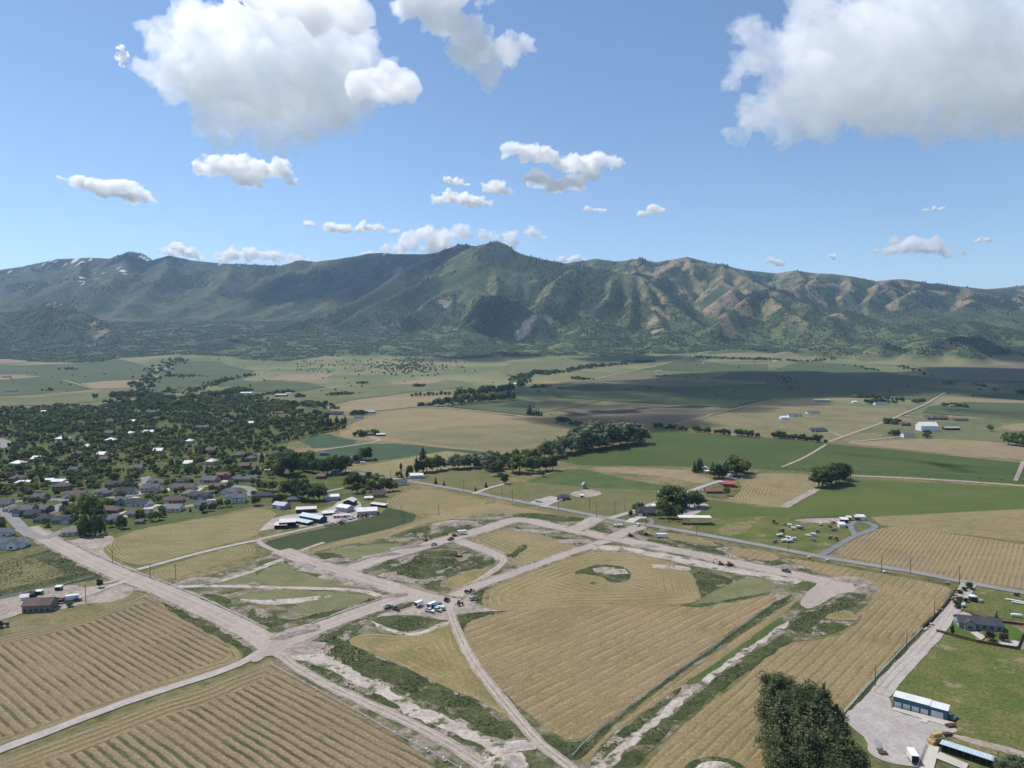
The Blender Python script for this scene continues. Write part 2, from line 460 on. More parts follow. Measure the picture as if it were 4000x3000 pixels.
# ------------------------------------------------------------------ sheets laid on the ground (fields, roads, verges)
def smooth_poly(pts, n=1):
    for _ in range(n):
        q = []
        for i in range(len(pts)):
            a, b = Vector(pts[i]), Vector(pts[(i + 1) % len(pts)])
            q += [a.lerp(b, .25), a.lerp(b, .75)]
        pts = [(v[0], v[1]) for v in q]
    return pts

def ragged(pts, step, amp, seed):
    out = []
    for i in range(len(pts)):
        a, b = np.array(pts[i]), np.array(pts[(i + 1) % len(pts)])
        L = np.hypot(*(b - a)); k = max(1, min(60, int(L / step)))
        nrm = np.array([-(b - a)[1], (b - a)[0]]) / (L + 1e-9)
        for j in range(k):
            p = a + (b - a) * j / k
            d = (fbm(p[0] / (step * 2.2), p[1] / (step * 2.2), oct=3, seed=seed) - .5) * 2.4 * amp
            out.append(tuple(p + nrm * float(d)))
    return out

_level = [0]
def edge_dist(pts, poly):
    A = np.array(poly); B = np.roll(A, -1, 0)
    d = np.full(len(pts), 1e9)
    for a, b in zip(A, B):
        ab = b - a; tt = np.clip(((pts - a) @ ab) / (ab @ ab + 1e-9), 0, 1)
        d = np.minimum(d, np.hypot(*(pts - (a + tt[:, None] * ab)).T))
    return d

def inside(pts, poly):
    x, y = pts[:, 0], pts[:, 1]; r = np.zeros(len(pts), bool); n = len(poly)
    for i in range(n):
        x0, y0 = poly[i]; x1, y1 = poly[(i + 1) % n]
        if y0 == y1: continue
        c = ((y0 > y) != (y1 > y)) & (x < (x1 - x0) * (y - y0) / (y1 - y0) + x0)
        r ^= c
    return r

def sheet(name, poly, mat, lift=None, grid=None, kind='structure', headland=False):
    """a thin sheet over the ground with the outline poly (world x, y)"""
    _level[0] += 1
    if lift is None: lift = 0.02 + _level[0] * 0.0014
    P2 = np.array(poly)
    far = P2[:, 1].max() > HY0
    ext = max(np.ptp(P2[:, 0]), np.ptp(P2[:, 1]))
    if far: grid = min(grid or 1e9, 22.0 if ext < 700 else 30.0)
    pts = [Vector(p) for p in poly]
    n0 = len(pts)
    if grid:
        g = max(grid, ext / 110)
        X, Y = np.meshgrid(np.arange(P2[:, 0].min() + g / 2, P2[:, 0].max(), g), np.arange(P2[:, 1].min() + g / 2, P2[:, 1].max(), g))
        q = np.stack([X.ravel(), Y.ravel()], 1)
        q = q[inside(q, poly)]
        if len(q):
            q = q[edge_dist(q, poly) > g * .35]
            pts += [Vector(p) for p in q]
    v, e, f, *_ = geometry.delaunay_2d_cdt(pts, [(i, (i + 1) % n0) for i in range(n0)], [], 1, 1e-4)
    V = np.array([(p[0], p[1]) for p in v])
    z = T(V[:, 0], V[:, 1]) + np.where(V[:, 1] > HY0 - 30, 0.9 + lift, lift)
    me = bpy.data.meshes.new(name)
    me.from_pydata([(x, y, zz) for (x, y), zz in zip(V, z)], [], [tuple(reversed(q)) if False else tuple(q) for q in f])
    if me.polygons and me.polygons[0].normal.z < 0: me.flip_normals()
    if headland:
        at = me.attributes.new('edge', 'FLOAT', 'POINT')
        at.data.foreach_set('value', edge_dist(V, poly).astype(np.float32))
    me.materials.append(mat)
    o = link(bpy.data.objects.new(name, me)); tag(o, kind=kind)
    return o

def pic(pts): return [P(*p) for p in pts]

def ribbon_outline(c, w):
    """outline of a strip of width w (number or list) along world centre line c"""
    n = len(c); L, Rr = [], []
    for i in range(n):
        a = np.array(c[max(0, i - 1)]); b = np.array(c[min(n - 1, i + 1)])
        d = (b - a) / (np.hypot(*(b - a)) + 1e-9); nn = np.array([-d[1], d[0]])
        ww = w[i] if isinstance(w, (list, tuple)) else w
        L.append(tuple(np.array(c[i]) + nn * ww / 2)); Rr.append(tuple(np.array(c[i]) - nn * ww / 2))
    return L + Rr[::-1]

def curve(pts, n=2):
    for _ in range(n):
        q = [pts[0]]
        for a, b in zip(pts[:-1], pts[1:]):
            q += [(a[0] * .75 + b[0] * .25, a[1] * .75 + b[1] * .25), (a[0] * .25 + b[0] * .75, a[1] * .25 + b[1] * .75)]
        q.append(pts[-1]); pts = q
    return pts

ROADS = []
def road(name, pts, w, mat, amp=.35, seed=0):
    c = curve(pic(pts), 2)
    ROADS.append((c, w))
    out = ribbon_outline(c, w)
    if name in ('site_road', 'gravel_road', 'haul_track') and w > 7:
        sheet('road_shoulder', ragged(ribbon_outline(c, w + 4.5), 2.6, 2.2, seed + 3), M['shoulder'])
    if amp: out = ragged(out, max(2.0, w * .5), amp, seed)
    o = sheet(name, out, mat)
    if name in ('site_road', 'gravel_road', 'haul_track', 'field_track', 'dirt_track', 'lane') and np.array(c)[:, 1].min() < 600:
        for k, off in enumerate([-.27, -.12, .1, .26] if w > 7 else [-.2, .2]):
            cc = [((a[0] + b[0]) / 2, (a[1] + b[1]) / 2) for a, b in zip(ribbon_outline(c, 2 * abs(off) * w)[:len(c)] if off > 0 else ribbon_outline(c, 2 * abs(off) * w)[len(c):][::-1], ribbon_outline(c, 2 * abs(off) * w)[:len(c)] if off > 0 else ribbon_outline(c, 2 * abs(off) * w)[len(c):][::-1])]
            sheet('wheel_rut', ragged(ribbon_outline(cc, .55 if w > 7 else .7), 4.0, .3, k + int(w * 7)), M['rut'] if k % 2 or w <= 7 else M['rutd'])
    return o

# --- materials for the sheets
def two(name, A, B, size, fine=(1.5, .7, 1.3), rough=.95, bump=.4, C=None, csize=20, cth=(.55, .7), stretch=None, rot=0):
    t = NT(name)
    vec = t.mapped(rot, (1, stretch, 1)) if stretch else None
    c = t.mix(t.ramp(t.noise(size, 5, .62, vec=vec), .38, .62), A, B)
    if C: c = t.mix(t.ramp(t.noise(csize, 5, .65, vec=vec), cth[0], cth[1]), c, C)
    f = t.noise(fine[0], 4, .65)
    c = t.mul(c, t.grey(t.ramp(f, .25, .75, fine[1], fine[2])))
    t.color(c); t.b.inputs['Roughness'].default_value = rough
    if bump: t.bump(f, bump, fine[0] * .25)
    return t.m

def ang(p, q):
    a, b = P(*p), P(*q)
    return math.atan2(b[1] - a[1], b[0] - a[0])

def rows(name, A, B, C, period, direction, mask=(.45, .6), amt=.9, warp=1.0, head=0.0, patch=30, C2=None, breakup=.5, fine=(1.1, .68, 1.32), straw=None):
    """mown field: rows of C on ground A/B; the outer passes follow the field edge when head > 0"""
    t = NT(name)
    ground = t.mix(t.ramp(t.noise(patch, 5, .6), .38, .62), A, B)
    m = t.mapped(-direction, (1, 1, 1))
    sep = t.node('ShaderNodeSeparateXYZ'); t.l.new(m, sep.inputs[0])
    u = sep.outputs['Y']
    if head > 0:
        e = t.attr('edge')
        u = t.node('ShaderNodeMix', data_type='FLOAT')
        t.put(u.inputs[0], t.math('LESS_THAN', e, head)); t.put(u.inputs[2], sep.outputs['Y']); t.put(u.inputs[3], e)
        u = u.outputs[0]
    wob = t.math('MULTIPLY', t.math('SUBTRACT', t.noise(26, 2, .5), .5), warp * .42 * period)
    wob2 = t.math('MULTIPLY', t.math('SUBTRACT', t.noise(3.0, 3, .6), .5), warp * .26 * period)
    ph = t.math('DIVIDE', t.math('ADD', t.math('ADD', u, wob), wob2), period)
    s = t.math('MULTIPLY_ADD', t.math('SINE', t.math('MULTIPLY', ph, 2 * math.pi)), .5, .5)
    br = t.noise(7, 4, .62, vec=t.mapped(-direction, (.22, 1, 1)))
    br2 = t.noise(70, 3, .5)
    k = t.math('ADD', s, t.math('MULTIPLY', t.math('SUBTRACT', br, .5), breakup * 3))
    k = t.math('ADD', k, t.math('MULTIPLY', t.math('SUBTRACT', br2, .5), breakup * 1.6))
    row = C if C2 is None else t.mix(t.ramp(t.noise(14, 4, .6), .4, .6), C, C2)
    fade = t.ramp(t.noise(38, 3, .6), .34, .58, .5, 1.0)
    c = t.mix(t.math('MULTIPLY', t.ramp(k, mask[0] + .1, mask[1] + .25, 0, amt), fade), ground, row)
    big = t.noise(85, 4, .55)
    c = t.mul(c, t.mix(big, (.80, .86, .84), (1.18, 1.12, 1.10)))
    stain = t.ramp(t.noise(19, 5, .68), .60, .72, 0, .55)
    c = t.mix(stain, c, (.105, .105, .042))
    if straw:
        s2 = t.math('MULTIPLY_ADD', t.math('SINE', t.math('MULTIPLY', t.math('ADD', ph, .27), 2 * math.pi)), .5, .5)
        s2 = t.math('ADD', s2, t.math('MULTIPLY', t.math('SUBTRACT', br, .5), 1.2))
        c = t.mix(t.ramp(s2, .86, 1.02, 0, .45), c, straw)
    f = t.noise(fine[0], 5, .68)
    c = t.mul(c, t.grey(t.ramp(f, .25, .75, fine[1], fine[2])))
    t.color(c); t.bump(t.math('ADD', f, t.math('MULTIPLY', k, .6)), .55, .5)
    return t.m

TAN, TAN2 = (.228, .165, .098), (.185, .141, .081)
STRAW = (.300, .246, .138)
OLIVE = (.150, .140, .058)
WEED, WEED2 = (.046, .058, .021), (.074, .082, .033)
DIRT, DIRT2 = (.325, .276, .234), (.255, .212, .174)
PALE = (.43, .375, .325)
M = {}
M['road'] = two('packed gravel road', (.345, .292, .250), (.300, .252, .214), 14, (2.5, .86, 1.14), bump=.15, stretch=.3, rot=.8)
M['shoulder'] = two('churned road shoulder', (.205, .170, .135), (.265, .222, .180), 7, (1.6, .6, 1.35), bump=.9, C=(.085, .088, .040), csize=9, cth=(.52, .62))
M['rut'] = two('pale wheel ruts', (.40, .352, .302), (.35, .302, .258), 6, (1.5, .85, 1.12), bump=.2)
M['rutd'] = two('damp wheel ruts', (.275, .235, .198), (.31, .265, .225), 6, (1.5, .85, 1.12), bump=.2)
M['gravel'] = two('pale gravel', (.36, .325, .30), (.31, .275, .25), 9, (1.6, .85, 1.15), bump=.2)
M['asphalt'] = two('worn grey asphalt', (.235, .222, .215), (.20, .19, .185), 25, (3, .9, 1.1), bump=.05)
M['drive'] = two('blue grey asphalt drive', (.150, .150, .158), (.185, .180, .182), 12, (3, .9, 1.1), bump=.05)
M['concrete'] = two('pale concrete', (.46, .42, .37), (.40, .37, .33), 8, (2, .92, 1.08), bump=.05)
M['track'] = two('dusty track', (.335, .275, .235), (.25, .205, .16), 5, (1.2, .78, 1.2), bump=.3)
M['dirt'] = two('disturbed pink soil', DIRT, DIRT2, 14, (2.2, .68, 1.3), bump=.9, C=(.20, .155, .125), csize=9)
M['pale'] = two('chalky pale soil', PALE, DIRT, 9, (1.8, .75, 1.22), bump=.7, C=(.10, .10, .050), csize=8, cth=(.52, .62))
M['mixed'] = two('weedy soil', DIRT2, (.13, .125, .062), 13, (1.8, .6, 1.35), bump=1.0, C=WEED2, csize=15, cth=(.44, .58))
M['weed'] = two('dark green weeds', WEED, WEED2, 12, (1.3, .5, 1.5), bump=1.0, C=(.17, .145, .095), csize=11, cth=(.56, .68))
M['weed2'] = two('green weeds with bare soil', WEED, WEED2, 10, (1.3, .5, 1.5), bump=1.0, C=DIRT2, csize=13, cth=(.50, .60))
M['alfalfa'] = two('dark alfalfa', (.042, .058, .022), (.052, .066, .026), 25, (.9, .66, 1.3), bump=.6)
M['sage'] = two('mown grey green hay', (.130, .136, .062), (.160, .156, .078), 16, (1.0, .75, 1.22), bump=.4)
M['verge'] = two('roadside grass', (.075, .085, .030), (.135, .125, .052), 14, (1.2, .6, 1.35), bump=.8)
M['pasture'] = two('tired pasture', (.080, .105, .026), (.125, .122, .042), 16, (1.3, .62, 1.35), bump=.7, C=(.215, .175, .105), csize=19, cth=(.56, .70))
M['lawn'] = two('lawn', (.055, .100, .018), (.075, .115, .024), 6, (.8, .8, 1.2), bump=.3)
M['meadow'] = two('olive meadow', (0.107, 0.116, 0.041), (0.142, 0.127, 0.058), 22, (1.6, .66, 1.3), bump=.6)
M['bright'] = two('bright green hay', (.060, .090, .026), (.080, .102, .036), 26, (1.4, .75, 1.22), bump=.5, C=(.12, .115, .06), csize=26, cth=(.58, .75))
M['teal'] = two('blue green grain', (0.046, 0.072, 0.039), (0.053, 0.081, 0.042), 40, (1.6, .85, 1.14), bump=.3)
M['farm'] = two('dusty farmyard', (.375, .33, .295), (.30, .255, .215), 11, (1.8, .82, 1.15), bump=.3)
M['dry'] = two('dry yard grass', (.20, .158, .082), (.13, .125, .052), 12, (1.4, .62, 1.35), bump=.7)
M['gardens'] = two('garden grass', (0.061, 0.083, 0.022), (0.093, 0.100, 0.036), 26, (1.8, .66, 1.3), bump=.5, C=(0.170, 0.140, 0.085), csize=30, cth=(.58, .68))
A1 = ang((97, 1163), (553, 1371))          # along the long gravel road
A2 = ang((0, 1621), (483, 1449))           # across it
M['f1'] = rows('stubble with dark green regrowth rows', TAN, (.210, .156, .092), (.090, .086, .040), 3.7, A1, mask=(.22, .72), amt=.92, head=0, C2=(.050, .062, .022), straw=STRAW, warp=1.1, breakup=.62)
M['f1h'] = rows('headland passes', (.215, .165, .092), TAN2, (.092, .090, .040), 3.6, A2, mask=(.4, .8), amt=.75, head=60, straw=STRAW, warp=.6, breakup=.4)
M['f3'] = rows('windrows of cut hay', (0.145, 0.132, 0.058), (0.172, 0.145, 0.070), (0.255, 0.207, 0.104), 2.5, A1, mask=(.45, .62), head=8, warp=.6, breakup=.3, straw=(0.317, 0.255, 0.132))
M['f3w'] = rows('green ground with straw windrows', (.075, .083, .030), (.11, .10, .042), (.30, .245, .122), 3.0, ang((0,1218),(110,1191)), mask=(.55, .7), warp=.5, breakup=.3)
M['f7'] = rows('straw windrows on stubble', (0.149, 0.128, 0.059), (0.184, 0.149, 0.074), (0.302, 0.245, 0.124), 3.2, ang((868,1066),(1040,1090)), mask=(.5, .64), head=9, warp=.5, breakup=.22)
M['f8'] = rows('fine straw windrows', (0.176, 0.157, 0.072), (0.189, 0.163, 0.079), (0.273, 0.227, 0.116), 4.6, ang((800,1012),(1000,985)), mask=(.5, .64), head=0, warp=.6, breakup=.25)
M['f12'] = rows('green hay with paler rows', (0.067, 0.098, 0.023), (0.082, 0.104, 0.028), (0.122, 0.127, 0.042), 6.0, ang((1500,1100),(2100,1118)), mask=(.55, .8), warp=1.2, breakup=.5, amt=.7, patch=60)
M['f13'] = rows('curling straw windrows', (0.154, 0.128, 0.063), (0.194, 0.154, 0.079), (0.304, 0.239, 0.125), 3.0, ang((1640,1090),(1690,1062)), mask=(.5, .62), head=30, warp=1.0, breakup=.25)
M['f14'] = rows('stubble with olive strips', TAN, (.25, .188, .10), (.125, .105, .048), 3.0, ang((1900,1160),(1860,1200)), mask=(.55, .8), warp=.7, breakup=.35, amt=.8)
M['f16'] = rows('combed stubble', (.232, .168, .094), (.202, .150, .081), (.158, .130, .064), 6.0, ang((1106,1500),(1560,1285)), mask=(.5, .9), warp=.6, breakup=.55, amt=.75, straw=(.345, .275, .142), patch=45)
M['f16b'] = rows('olive stubble with winding passes', (.195, .162, .078), (.245, .185, .098), (.118, .108, .046), 4.6, A1, mask=(.55, .9), warp=1.2, head=24, breakup=.6, amt=.6, straw=(.30, .24, .12), patch=30)
M['f17'] = rows('rough stubble', (.225, .175, .086), (.165, .142, .062), (.29, .23, .115), 3.6, ang((620,1370),(1000,1480)), mask=(.6, .9), warp=1.6, head=30, breakup=.6, amt=.7, patch=18)
M['f23'] = rows('long tan stubble rows', (.232, .171, .092), (.196, .152, .079), (.135, .119, .053), 4.6, ang((1500,1560),(1660,1425)), mask=(.5, .9), warp=.7, breakup=.5, amt=.8, straw=(.33, .27, .135), patch=35)
M['f10'] = rows('pale brown far stubble', (0.240, 0.178, 0.096), (0.212, 0.172, 0.090), (0.136, 0.126, 0.060), 14, ang((800,930),(1200,975)), mask=(.6, 1.0), warp=9, breakup=.8, amt=.8, patch=120, fine=(6, .85, 1.15))
M['f11'] = rows('deep green irrigated field', (0.050, 0.078, 0.019), (0.062, 0.085, 0.023), (0.091, 0.097, 0.032), 9, ang((1200,995),(2100,1040)), mask=(.65, 1.0), warp=5, breakup=.9, amt=.6, patch=110, fine=(3, .8, 1.2))
M['fart'] = two('far tan field', (0.232, 0.178, 0.106), (0.200, 0.158, 0.086), 120, (12, .85, 1.15), bump=0)
M['farg'] = two('far green field', (0.062, 0.079, 0.036), (0.079, 0.091, 0.043), 140, (12, .85, 1.15), bump=0)
M['faro'] = two('far olive field', (0.132, 0.128, 0.062), (0.100, 0.112, 0.050), 130, (12, .82, 1.18), bump=0)
M['fard'] = two('far ploughed field', (.125, .104, .070), (.145, .120, .078), 90, (10, .88, 1.12), bump=0)
M['farw'] = rows('far field with faint rows', (0.180, 0.152, 0.080), (0.136, 0.130, 0.062), (0.240, 0.192, 0.104), 9, ang((1620,905),(1800,925)), mask=(.6, .9), warp=4, breakup=.7, amt=.6, patch=80, fine=(6, .85, 1.15))

def field(name, pts, mat, amp=.8, step=5.0, seed=0, sm=1, grid=None, headland=False):
    p = pic(pts)
    if sm and min(q[1] for q in p) < 1250: p = smooth_poly(p, sm)
    ext = max(np.ptp(np.array(p)[:, 0]), np.ptp(np.array(p)[:, 1]))
    step = max(step, ext / 90)
    if amp: p = ragged(p, step, max(amp, 0.0), seed)
    return sheet(name, p, M[mat], grid=grid, headland=headland)

# zoom-window shorthands: every window is 1000 photo pixels wide
def w5(*q): return [(x / 3, 1106 + y / 3) for x, y in q]
def w6(*q): return [(553 + x / 3, 1106 + y / 3) for x, y in q]
def w7(*q): return [(1106 + x / 3, 1106 + y / 3) for x, y in q]
def w8(*q): return [(1659 + x / 3, 1106 + y / 3) for x, y in q]
def w1(*q): return [(x / 4, 719 + y / 4) for x, y in q]
def w2(*q): return [(553 + x / 4, 719 + y / 4) for x, y in q]
def w3(*q): return [(1106 + x / 4, 719 + y / 4) for x, y in q]
def w4(*q): return [(1659 + x / 4, 719 + y / 4) for x, y in q]

# --- far fields on the slope
field('far_field', w1((-300,245),(0,228),(180,228),(270,240),(150,262),(-300,275)), 'fart', 4)
field('far_field', w1((-300,282),(200,280),(560,272),(900,238),(1060,232),(1350,300),(1260,400),(820,485),(560,410),(300,380),(-300,360)), 'farg', 4)
field('far_field', w1((-300,355),(0,362),(200,360),(350,380),(0,412),(-300,420)), 'fart', 4)
field('far_field', w1((-300,425),(350,385),(560,412),(800,490),(500,515),(300,535),(-300,560)), 'farg', 4)
field('far_field', w1((700,440),(900,420),(1210,408),(1240,430),(1200,470),(820,487)), 'fart', 4)
field('ploughed_field', w1((870,492),(1200,476),(1235,515),(1000,540)), 'fard', 3)
field('far_field', w1((-300,570),(300,560),(700,520),(900,500),(1000,545),(800,600),(500,625),(-300,640)), 'faro', 4)
field('far_field', w1((1340,420),(1400,330),(1560,245),(1900,250),(2212,330),(2100,400),(1900,420),(1500,520),(1300,530)), 'farg', 4)
field('far_field', w1((1900,420),(2060,400),(2180,420),(2160,470),(1880,470)), 'farg', 4)
field('far_field', w2((90,410),(220,365),(600,352),(690,355),(560,410),(430,430),(260,412)), 'fart', 4)
field('far_field', w2((-100,440),(80,412),(440,432),(620,470),(420,500),(200,520),(-100,500)), 'farg', 4)
field('far_field', w2((-20,600),(100,570),(500,500),(900,450),(1350,400),(1700,410),(1900,440),(1700,480),(1300,520),(870,575),(560,640),(200,690)), 'faro', 5)
field('far_field', w2((560,650),(870,578),(1200,545),(1720,548),(1640,585),(1400,640),(1150,668),(900,690),(680,680)), 'fart', 4)
field('far_field', w2((1160,420),(1500,400),(1650,408),(1500,440),(1180,450)), 'fart', 5)
field('green_field', w2((280,690),(420,655),(620,650),(640,680),(480,710)), 'bright', 2)
field('far_field', w2((120,750),(400,715),(480,740),(380,790),(150,800)), 'faro', 3)
field('far_field', w2((1800,600),(2212,560),(2400,600),(2400,720),(1650,640)), 'farg', 4)
field('far_field', w3((0,250),(500,235),(1000,225),(1010,245),(650,290),(350,330),(0,380),(-150,330)), 'faro', 4)
field('far_field', w3((1225,245),(1290,195),(1600,170),(1590,195),(1450,235)), 'faro', 3)
field('far_field', w3((1650,170),(1900,122),(2080,120),(2050,165),(1700,185)), 'farg', 3)
field('far_field', w3((150,440),(250,420),(540,425),(420,450)), 'fart', 3)
field('far_field', w3((700,360),(950,355),(1600,395),(1500,430),(800,420),(640,410)), 'fard', 3)
field('far_field', w3((1100,320),(1400,250),(1560,235),(1900,275),(2212,270),(2212,420),(1700,400),(1900,345)), 'farg', 3)
field('far_field', w3((300,500),(700,430),(1400,470),(2212,440),(2212,580),(1900,650),(1000,600),(400,560)), 'farg', 4)
field('brown_field', w3((270,690),(800,610),(1850,670),(1500,770),(1250,820),(1000,820),(450,745)), 'fard', 3)
field('far_field', w3((0,690),(250,680),(300,610),(560,580),(780,590),(600,630),(280,690)), 'faro', 3)
field('tan_field', w3((1320,815),(1800,705),(2212,600),(2212,900),(1700,850)), 'farw', 3)
field('tan_field', w4((-20,600),(300,580),(640,640),(860,640),(1290,650),(980,775),(640,890),(500,940),(0,890)), 'farw', 3)
field('far_field', w4((-20,330),(300,240),(700,270),(900,330),(1500,400),(2400,420),(2400,600),(1500,520),(1350,600),(1150,570),(700,560),(200,560),(-20,580)), 'farg', 4)
field('far_field', w4((1300,300),(1900,280),(2500,270),(2500,400),(1800,380),(1400,350)), 'fard', 4)
field('far_field', w4((1390,640),(1700,600),(2500,620),(2500,770),(1900,740),(1330,690)), 'farg', 3)
field('far_field', w4((1160,730),(1330,700),(1900,770),(2060,790),(1900,830),(1400,800)), 'faro', 3)
field('straw_field', w4((1960,830),(2060,790),(2500,760),(2500,880)), 'fart', 3)
field('far_field', w4((990,790),(1300,810),(1900,830),(2060,870),(2100,950),(1400,910),(1150,900),(800,850)), 'faro', 3)
field('straw_field', w4((600,940),(780,860),(990,870),(1010,890),(850,930)), 'farw', 2)
field('tan_field', w4((620,950),(1000,930),(1450,910),(2050,950),(2500,1000),(2500,1120),(2212,1100),(1400,1030),(900,980)), 'fart', 2)
# --- green irrigated land
field('green_field', [(1198,994),(1281,969),(1386,957),(1376,934),(1418,929),(1500,935),(1659,947),(1789,959),(1900,969),(2212,1000),(2420,1021),(2420,1062),(2212,1046),(2000,1033),(1834,1025),(1659,1014),(1506,1008),(1256,1005)], 'f11', 1.5, sm=0)
field('tan_field', w2((690,870),(820,790),(1050,700),(1400,660),(1700,660),(2212,720),(2660,795),(2860,865),(2812,925),(2540,985),(2212,1050),(2060,1035),(1650,998),(1150,935),(830,925)), 'f10', 2)
field('olive_field', w2((1140,850),(1350,850),(1900,790),(2500,800),(2830,870),(2540,975),(2212,1040),(2060,1030),(1700,985),(1140,920)), 'farw', 2)
field('grain_field', w2((320,915),(640,865),(660,890),(950,945),(500,1010),(440,960)), 'teal', 1.0)
field('grain_field', w2((500,1022),(1080,945),(1500,985),(2120,1040),(2000,1064),(1660,1016),(1200,1086),(980,1112),(560,1135),(380,1115)), 'teal', 1.0)
field('windrow_field', [(753,1011),(793,1004),(883,989),(965,974),(1063,986),(1050,995),(1003,1014),(900,1022),(840,1031)], 'f8', .8, sm=0)
field('meadow', w2((1380,1270),(1640,1185),(1990,1180),(2140,1290),(1900,1370),(1500,1300)), 'meadow', 1)
field('meadow', w2((1960,1390),(2160,1310),(2212,1290),(2500,1290),(2900,1340),(2600,1420),(2212,1440)), 'meadow', 1)
field('meadow', w3((0,1310),(300,1290),(620,1300),(1050,1330),(1300,1390),(1310,1440),(1000,1540),(870,1590),(500,1530),(0,1440)), 'meadow', 1)
field('green_field', w3((90,1290),(320,1220),(540,1160),(800,1220),(1100,1290),(1560,1345),(1470,1375),(1000,1350),(640,1340),(300,1300)), 'bright', 1.2)
field('stubble_strip', w3((660,1165),(900,1160),(1500,1180),(1560,1220),(1780,1275),(1640,1310),(1470,1270),(1300,1240),(1000,1218),(760,1190)), 'fart', 1.0)
field('gravel_lot', w3((480,1390),(640,1345),(800,1385),(700,1420),(560,1420)), 'dirt', .6)
field('windrow_field', [(1594,1036),(1625,1028),(1659,1022),(1762,1026),(1769,1056),(1692,1096),(1640,1092),(1576,1081),(1606,1056),(1600,1045)], 'f13', .6, grid=5, headland=True)
field('stubble_field', w4((-150,1230),(0,1210),(410,1232),(420,1330),(0,1290),(-220,1250)), 'fart', 1.0)
field('green_field', [(1830,1034),(2212,1054),(2420,1068),(2420,1092),(2212,1099),(1884,1119),(1659,1119),(1531,1119),(1476,1116),(1531,1094),(1520,1077),(1580,1085),(1630,1095),(1690,1099),(1770,1060)], 'f12', .8, sm=0)
field('yard_grass', w3((1640,1420),(1700,1340),(1900,1290),(2000,1340),(1890,1440)), 'verge', .8)
field('gravel_lot', w3((1460,1590),(1500,1480),(1650,1465),(1715,1495),(1640,1540),(1520,1600)), 'gravel', .8)
field('yard_grass', w3((900,1610),(1000,1560),(1240,1470),(1330,1460),(1480,1590),(1440,1660),(1200,1640)), 'verge', .8)
field('stubble_field', [(1880,1117),(2050,1108),(2212,1100),(2420,1094),(2420,1205),(2212,1170),(1905,1135)], 'f10', .8, sm=0)
field('stubble_field', [(1792,1193),(1846,1163),(1909,1138),(1959,1139),(2212,1176),(2420,1212),(2420,1310),(2212,1273),(2076,1253),(1892,1219)], 'f14', .7)
field('meadow', w8((-560,170),(-450,60),(0,20),(150,55),(500,90),(545,150),(330,262),(0,222),(-350,160)), 'pasture', 1)
field('dry_ground', w7((1320,120),(1400,70),(1540,60),(1560,90),(1480,140),(1380,160)), 'dry', .8)
field('dirt_pen', w8((140,50),(300,40),(500,38),(520,55),(480,78),(250,68)), 'dirt', .5)
# --- farm and town side
field('town_gardens', [(-150,905),(0,886),(120,880),(230,877),(330,864),(420,862),(520,856),(600,866),(640,884),(745,928),(690,938),(600,962),(690,1002),(750,1010),(760,1022),(830,1040),(840,1056),(700,1100),(610,1095),(560,1090),(500,1106),(430,1118),(330,1138),(250,1152),(170,1168),(70,1180),(0,1200),(-150,1230)], 'gardens', 2.0)
field('alfalfa_field', [(567,1171),(620,1157),(720,1137),(822,1113),(832,1097),(850,1098),(918,1117),(820,1149),(720,1169),(640,1191),(590,1185)], 'alfalfa', .8)
field('windrow_field', [(838,1076),(915,1054),(1055,1079),(1048,1088),(928,1116),(835,1091)], 'f7', .6, grid=4, headland=True)
field('farmyard', w2((60,1620),(350,1560),(640,1530),(720,1440),(900,1440),(920,1530),(1060,1560),(900,1610),(760,1640),(400,1680),(150,1690),(0,1720)), 'farm', .8)
field('windrow_field', [(225,1179),(250,1163),(300,1143),(400,1126),(500,1110),(560,1096),(600,1107),(585,1125),(565,1140),(552,1160),(433,1187),(340,1216),(290,1223),(235,1195)], 'f3', .6, grid=5, headland=True)
field('windrow_field', [(318,1235),(350,1226),(433,1201),(520,1178),(545,1176),(553,1190),(540,1202),(470,1222),(400,1243),(340,1257)], 'f3', .6, grid=4, headland=True)
field('alfalfa_field', w5((-200,380),(0,325),(200,280),(330,240),(400,262),(560,335),(660,390),(690,425),(400,475),(200,530),(-200,610)), 'weed', .7)
field('windrow_field', w5((-200,370),(0,322),(160,290),(260,312),(440,400),(330,440),(0,510),(-200,560)), 'f3w', .7)
field('dirt_lot', w5((400,200),(560,160),(680,148),(740,160),(740,190),(660,235),(700,290),(760,330),(880,365),(900,400),(960,430),(900,420),(640,310)), 'dirt', .8)
# --- fields in front
field('house_plot', w5((-300,700),(0,560),(300,500),(520,470),(680,430),(760,430),(880,450),(960,510),(800,610),(400,720),(0,800),(-300,850)), 'dry', 1)
field('dirt_lot', w5((-300,620),(100,545),(300,490),(500,470),(520,490),(700,470),(830,445),(880,470),(860,540),(700,590),(560,590),(380,640),(100,650),(-300,760)), 'dirt', 1)
field('stubble_field', w5((-600,1000),(0,800),(400,722),(800,598),(950,505),(1060,585),(1290,690),(1480,805),(1640,890),(1650,930),(1600,990),(1300,1070),(800,1235),(0,1525),(-600,1740)), 'f1h', .8, grid=6, headland=True)
field('windrow_field', w5((-600,1020),(0,865),(400,775),(800,640),(900,590),(1010,620),(1290,735),(1470,850),(1500,900),(1400,960),(1180,1050),(750,1210),(400,1330),(0,1470),(-600,1690)), 'f1', 1.6, step=3)
field('weed_strip', w5((1030,572),(1250,672),(1450,772),(1600,872),(1645,930),(1600,988),(1530,1005),(1585,930),(1560,890),(1440,825),(1200,715),(1070,622)), 'weed', 1.2, step=3)
field('stubble_field', [(-200,1705),(0,1640),(167,1580),(333,1518),(450,1480),(553,1437),(590,1420),(640,1460),(720,1503),(820,1553),(903,1593),(986,1633),(1040,1662),(1180,1760),(-300,1800)], 'f1h', .8, grid=6, headland=True, sm=0)
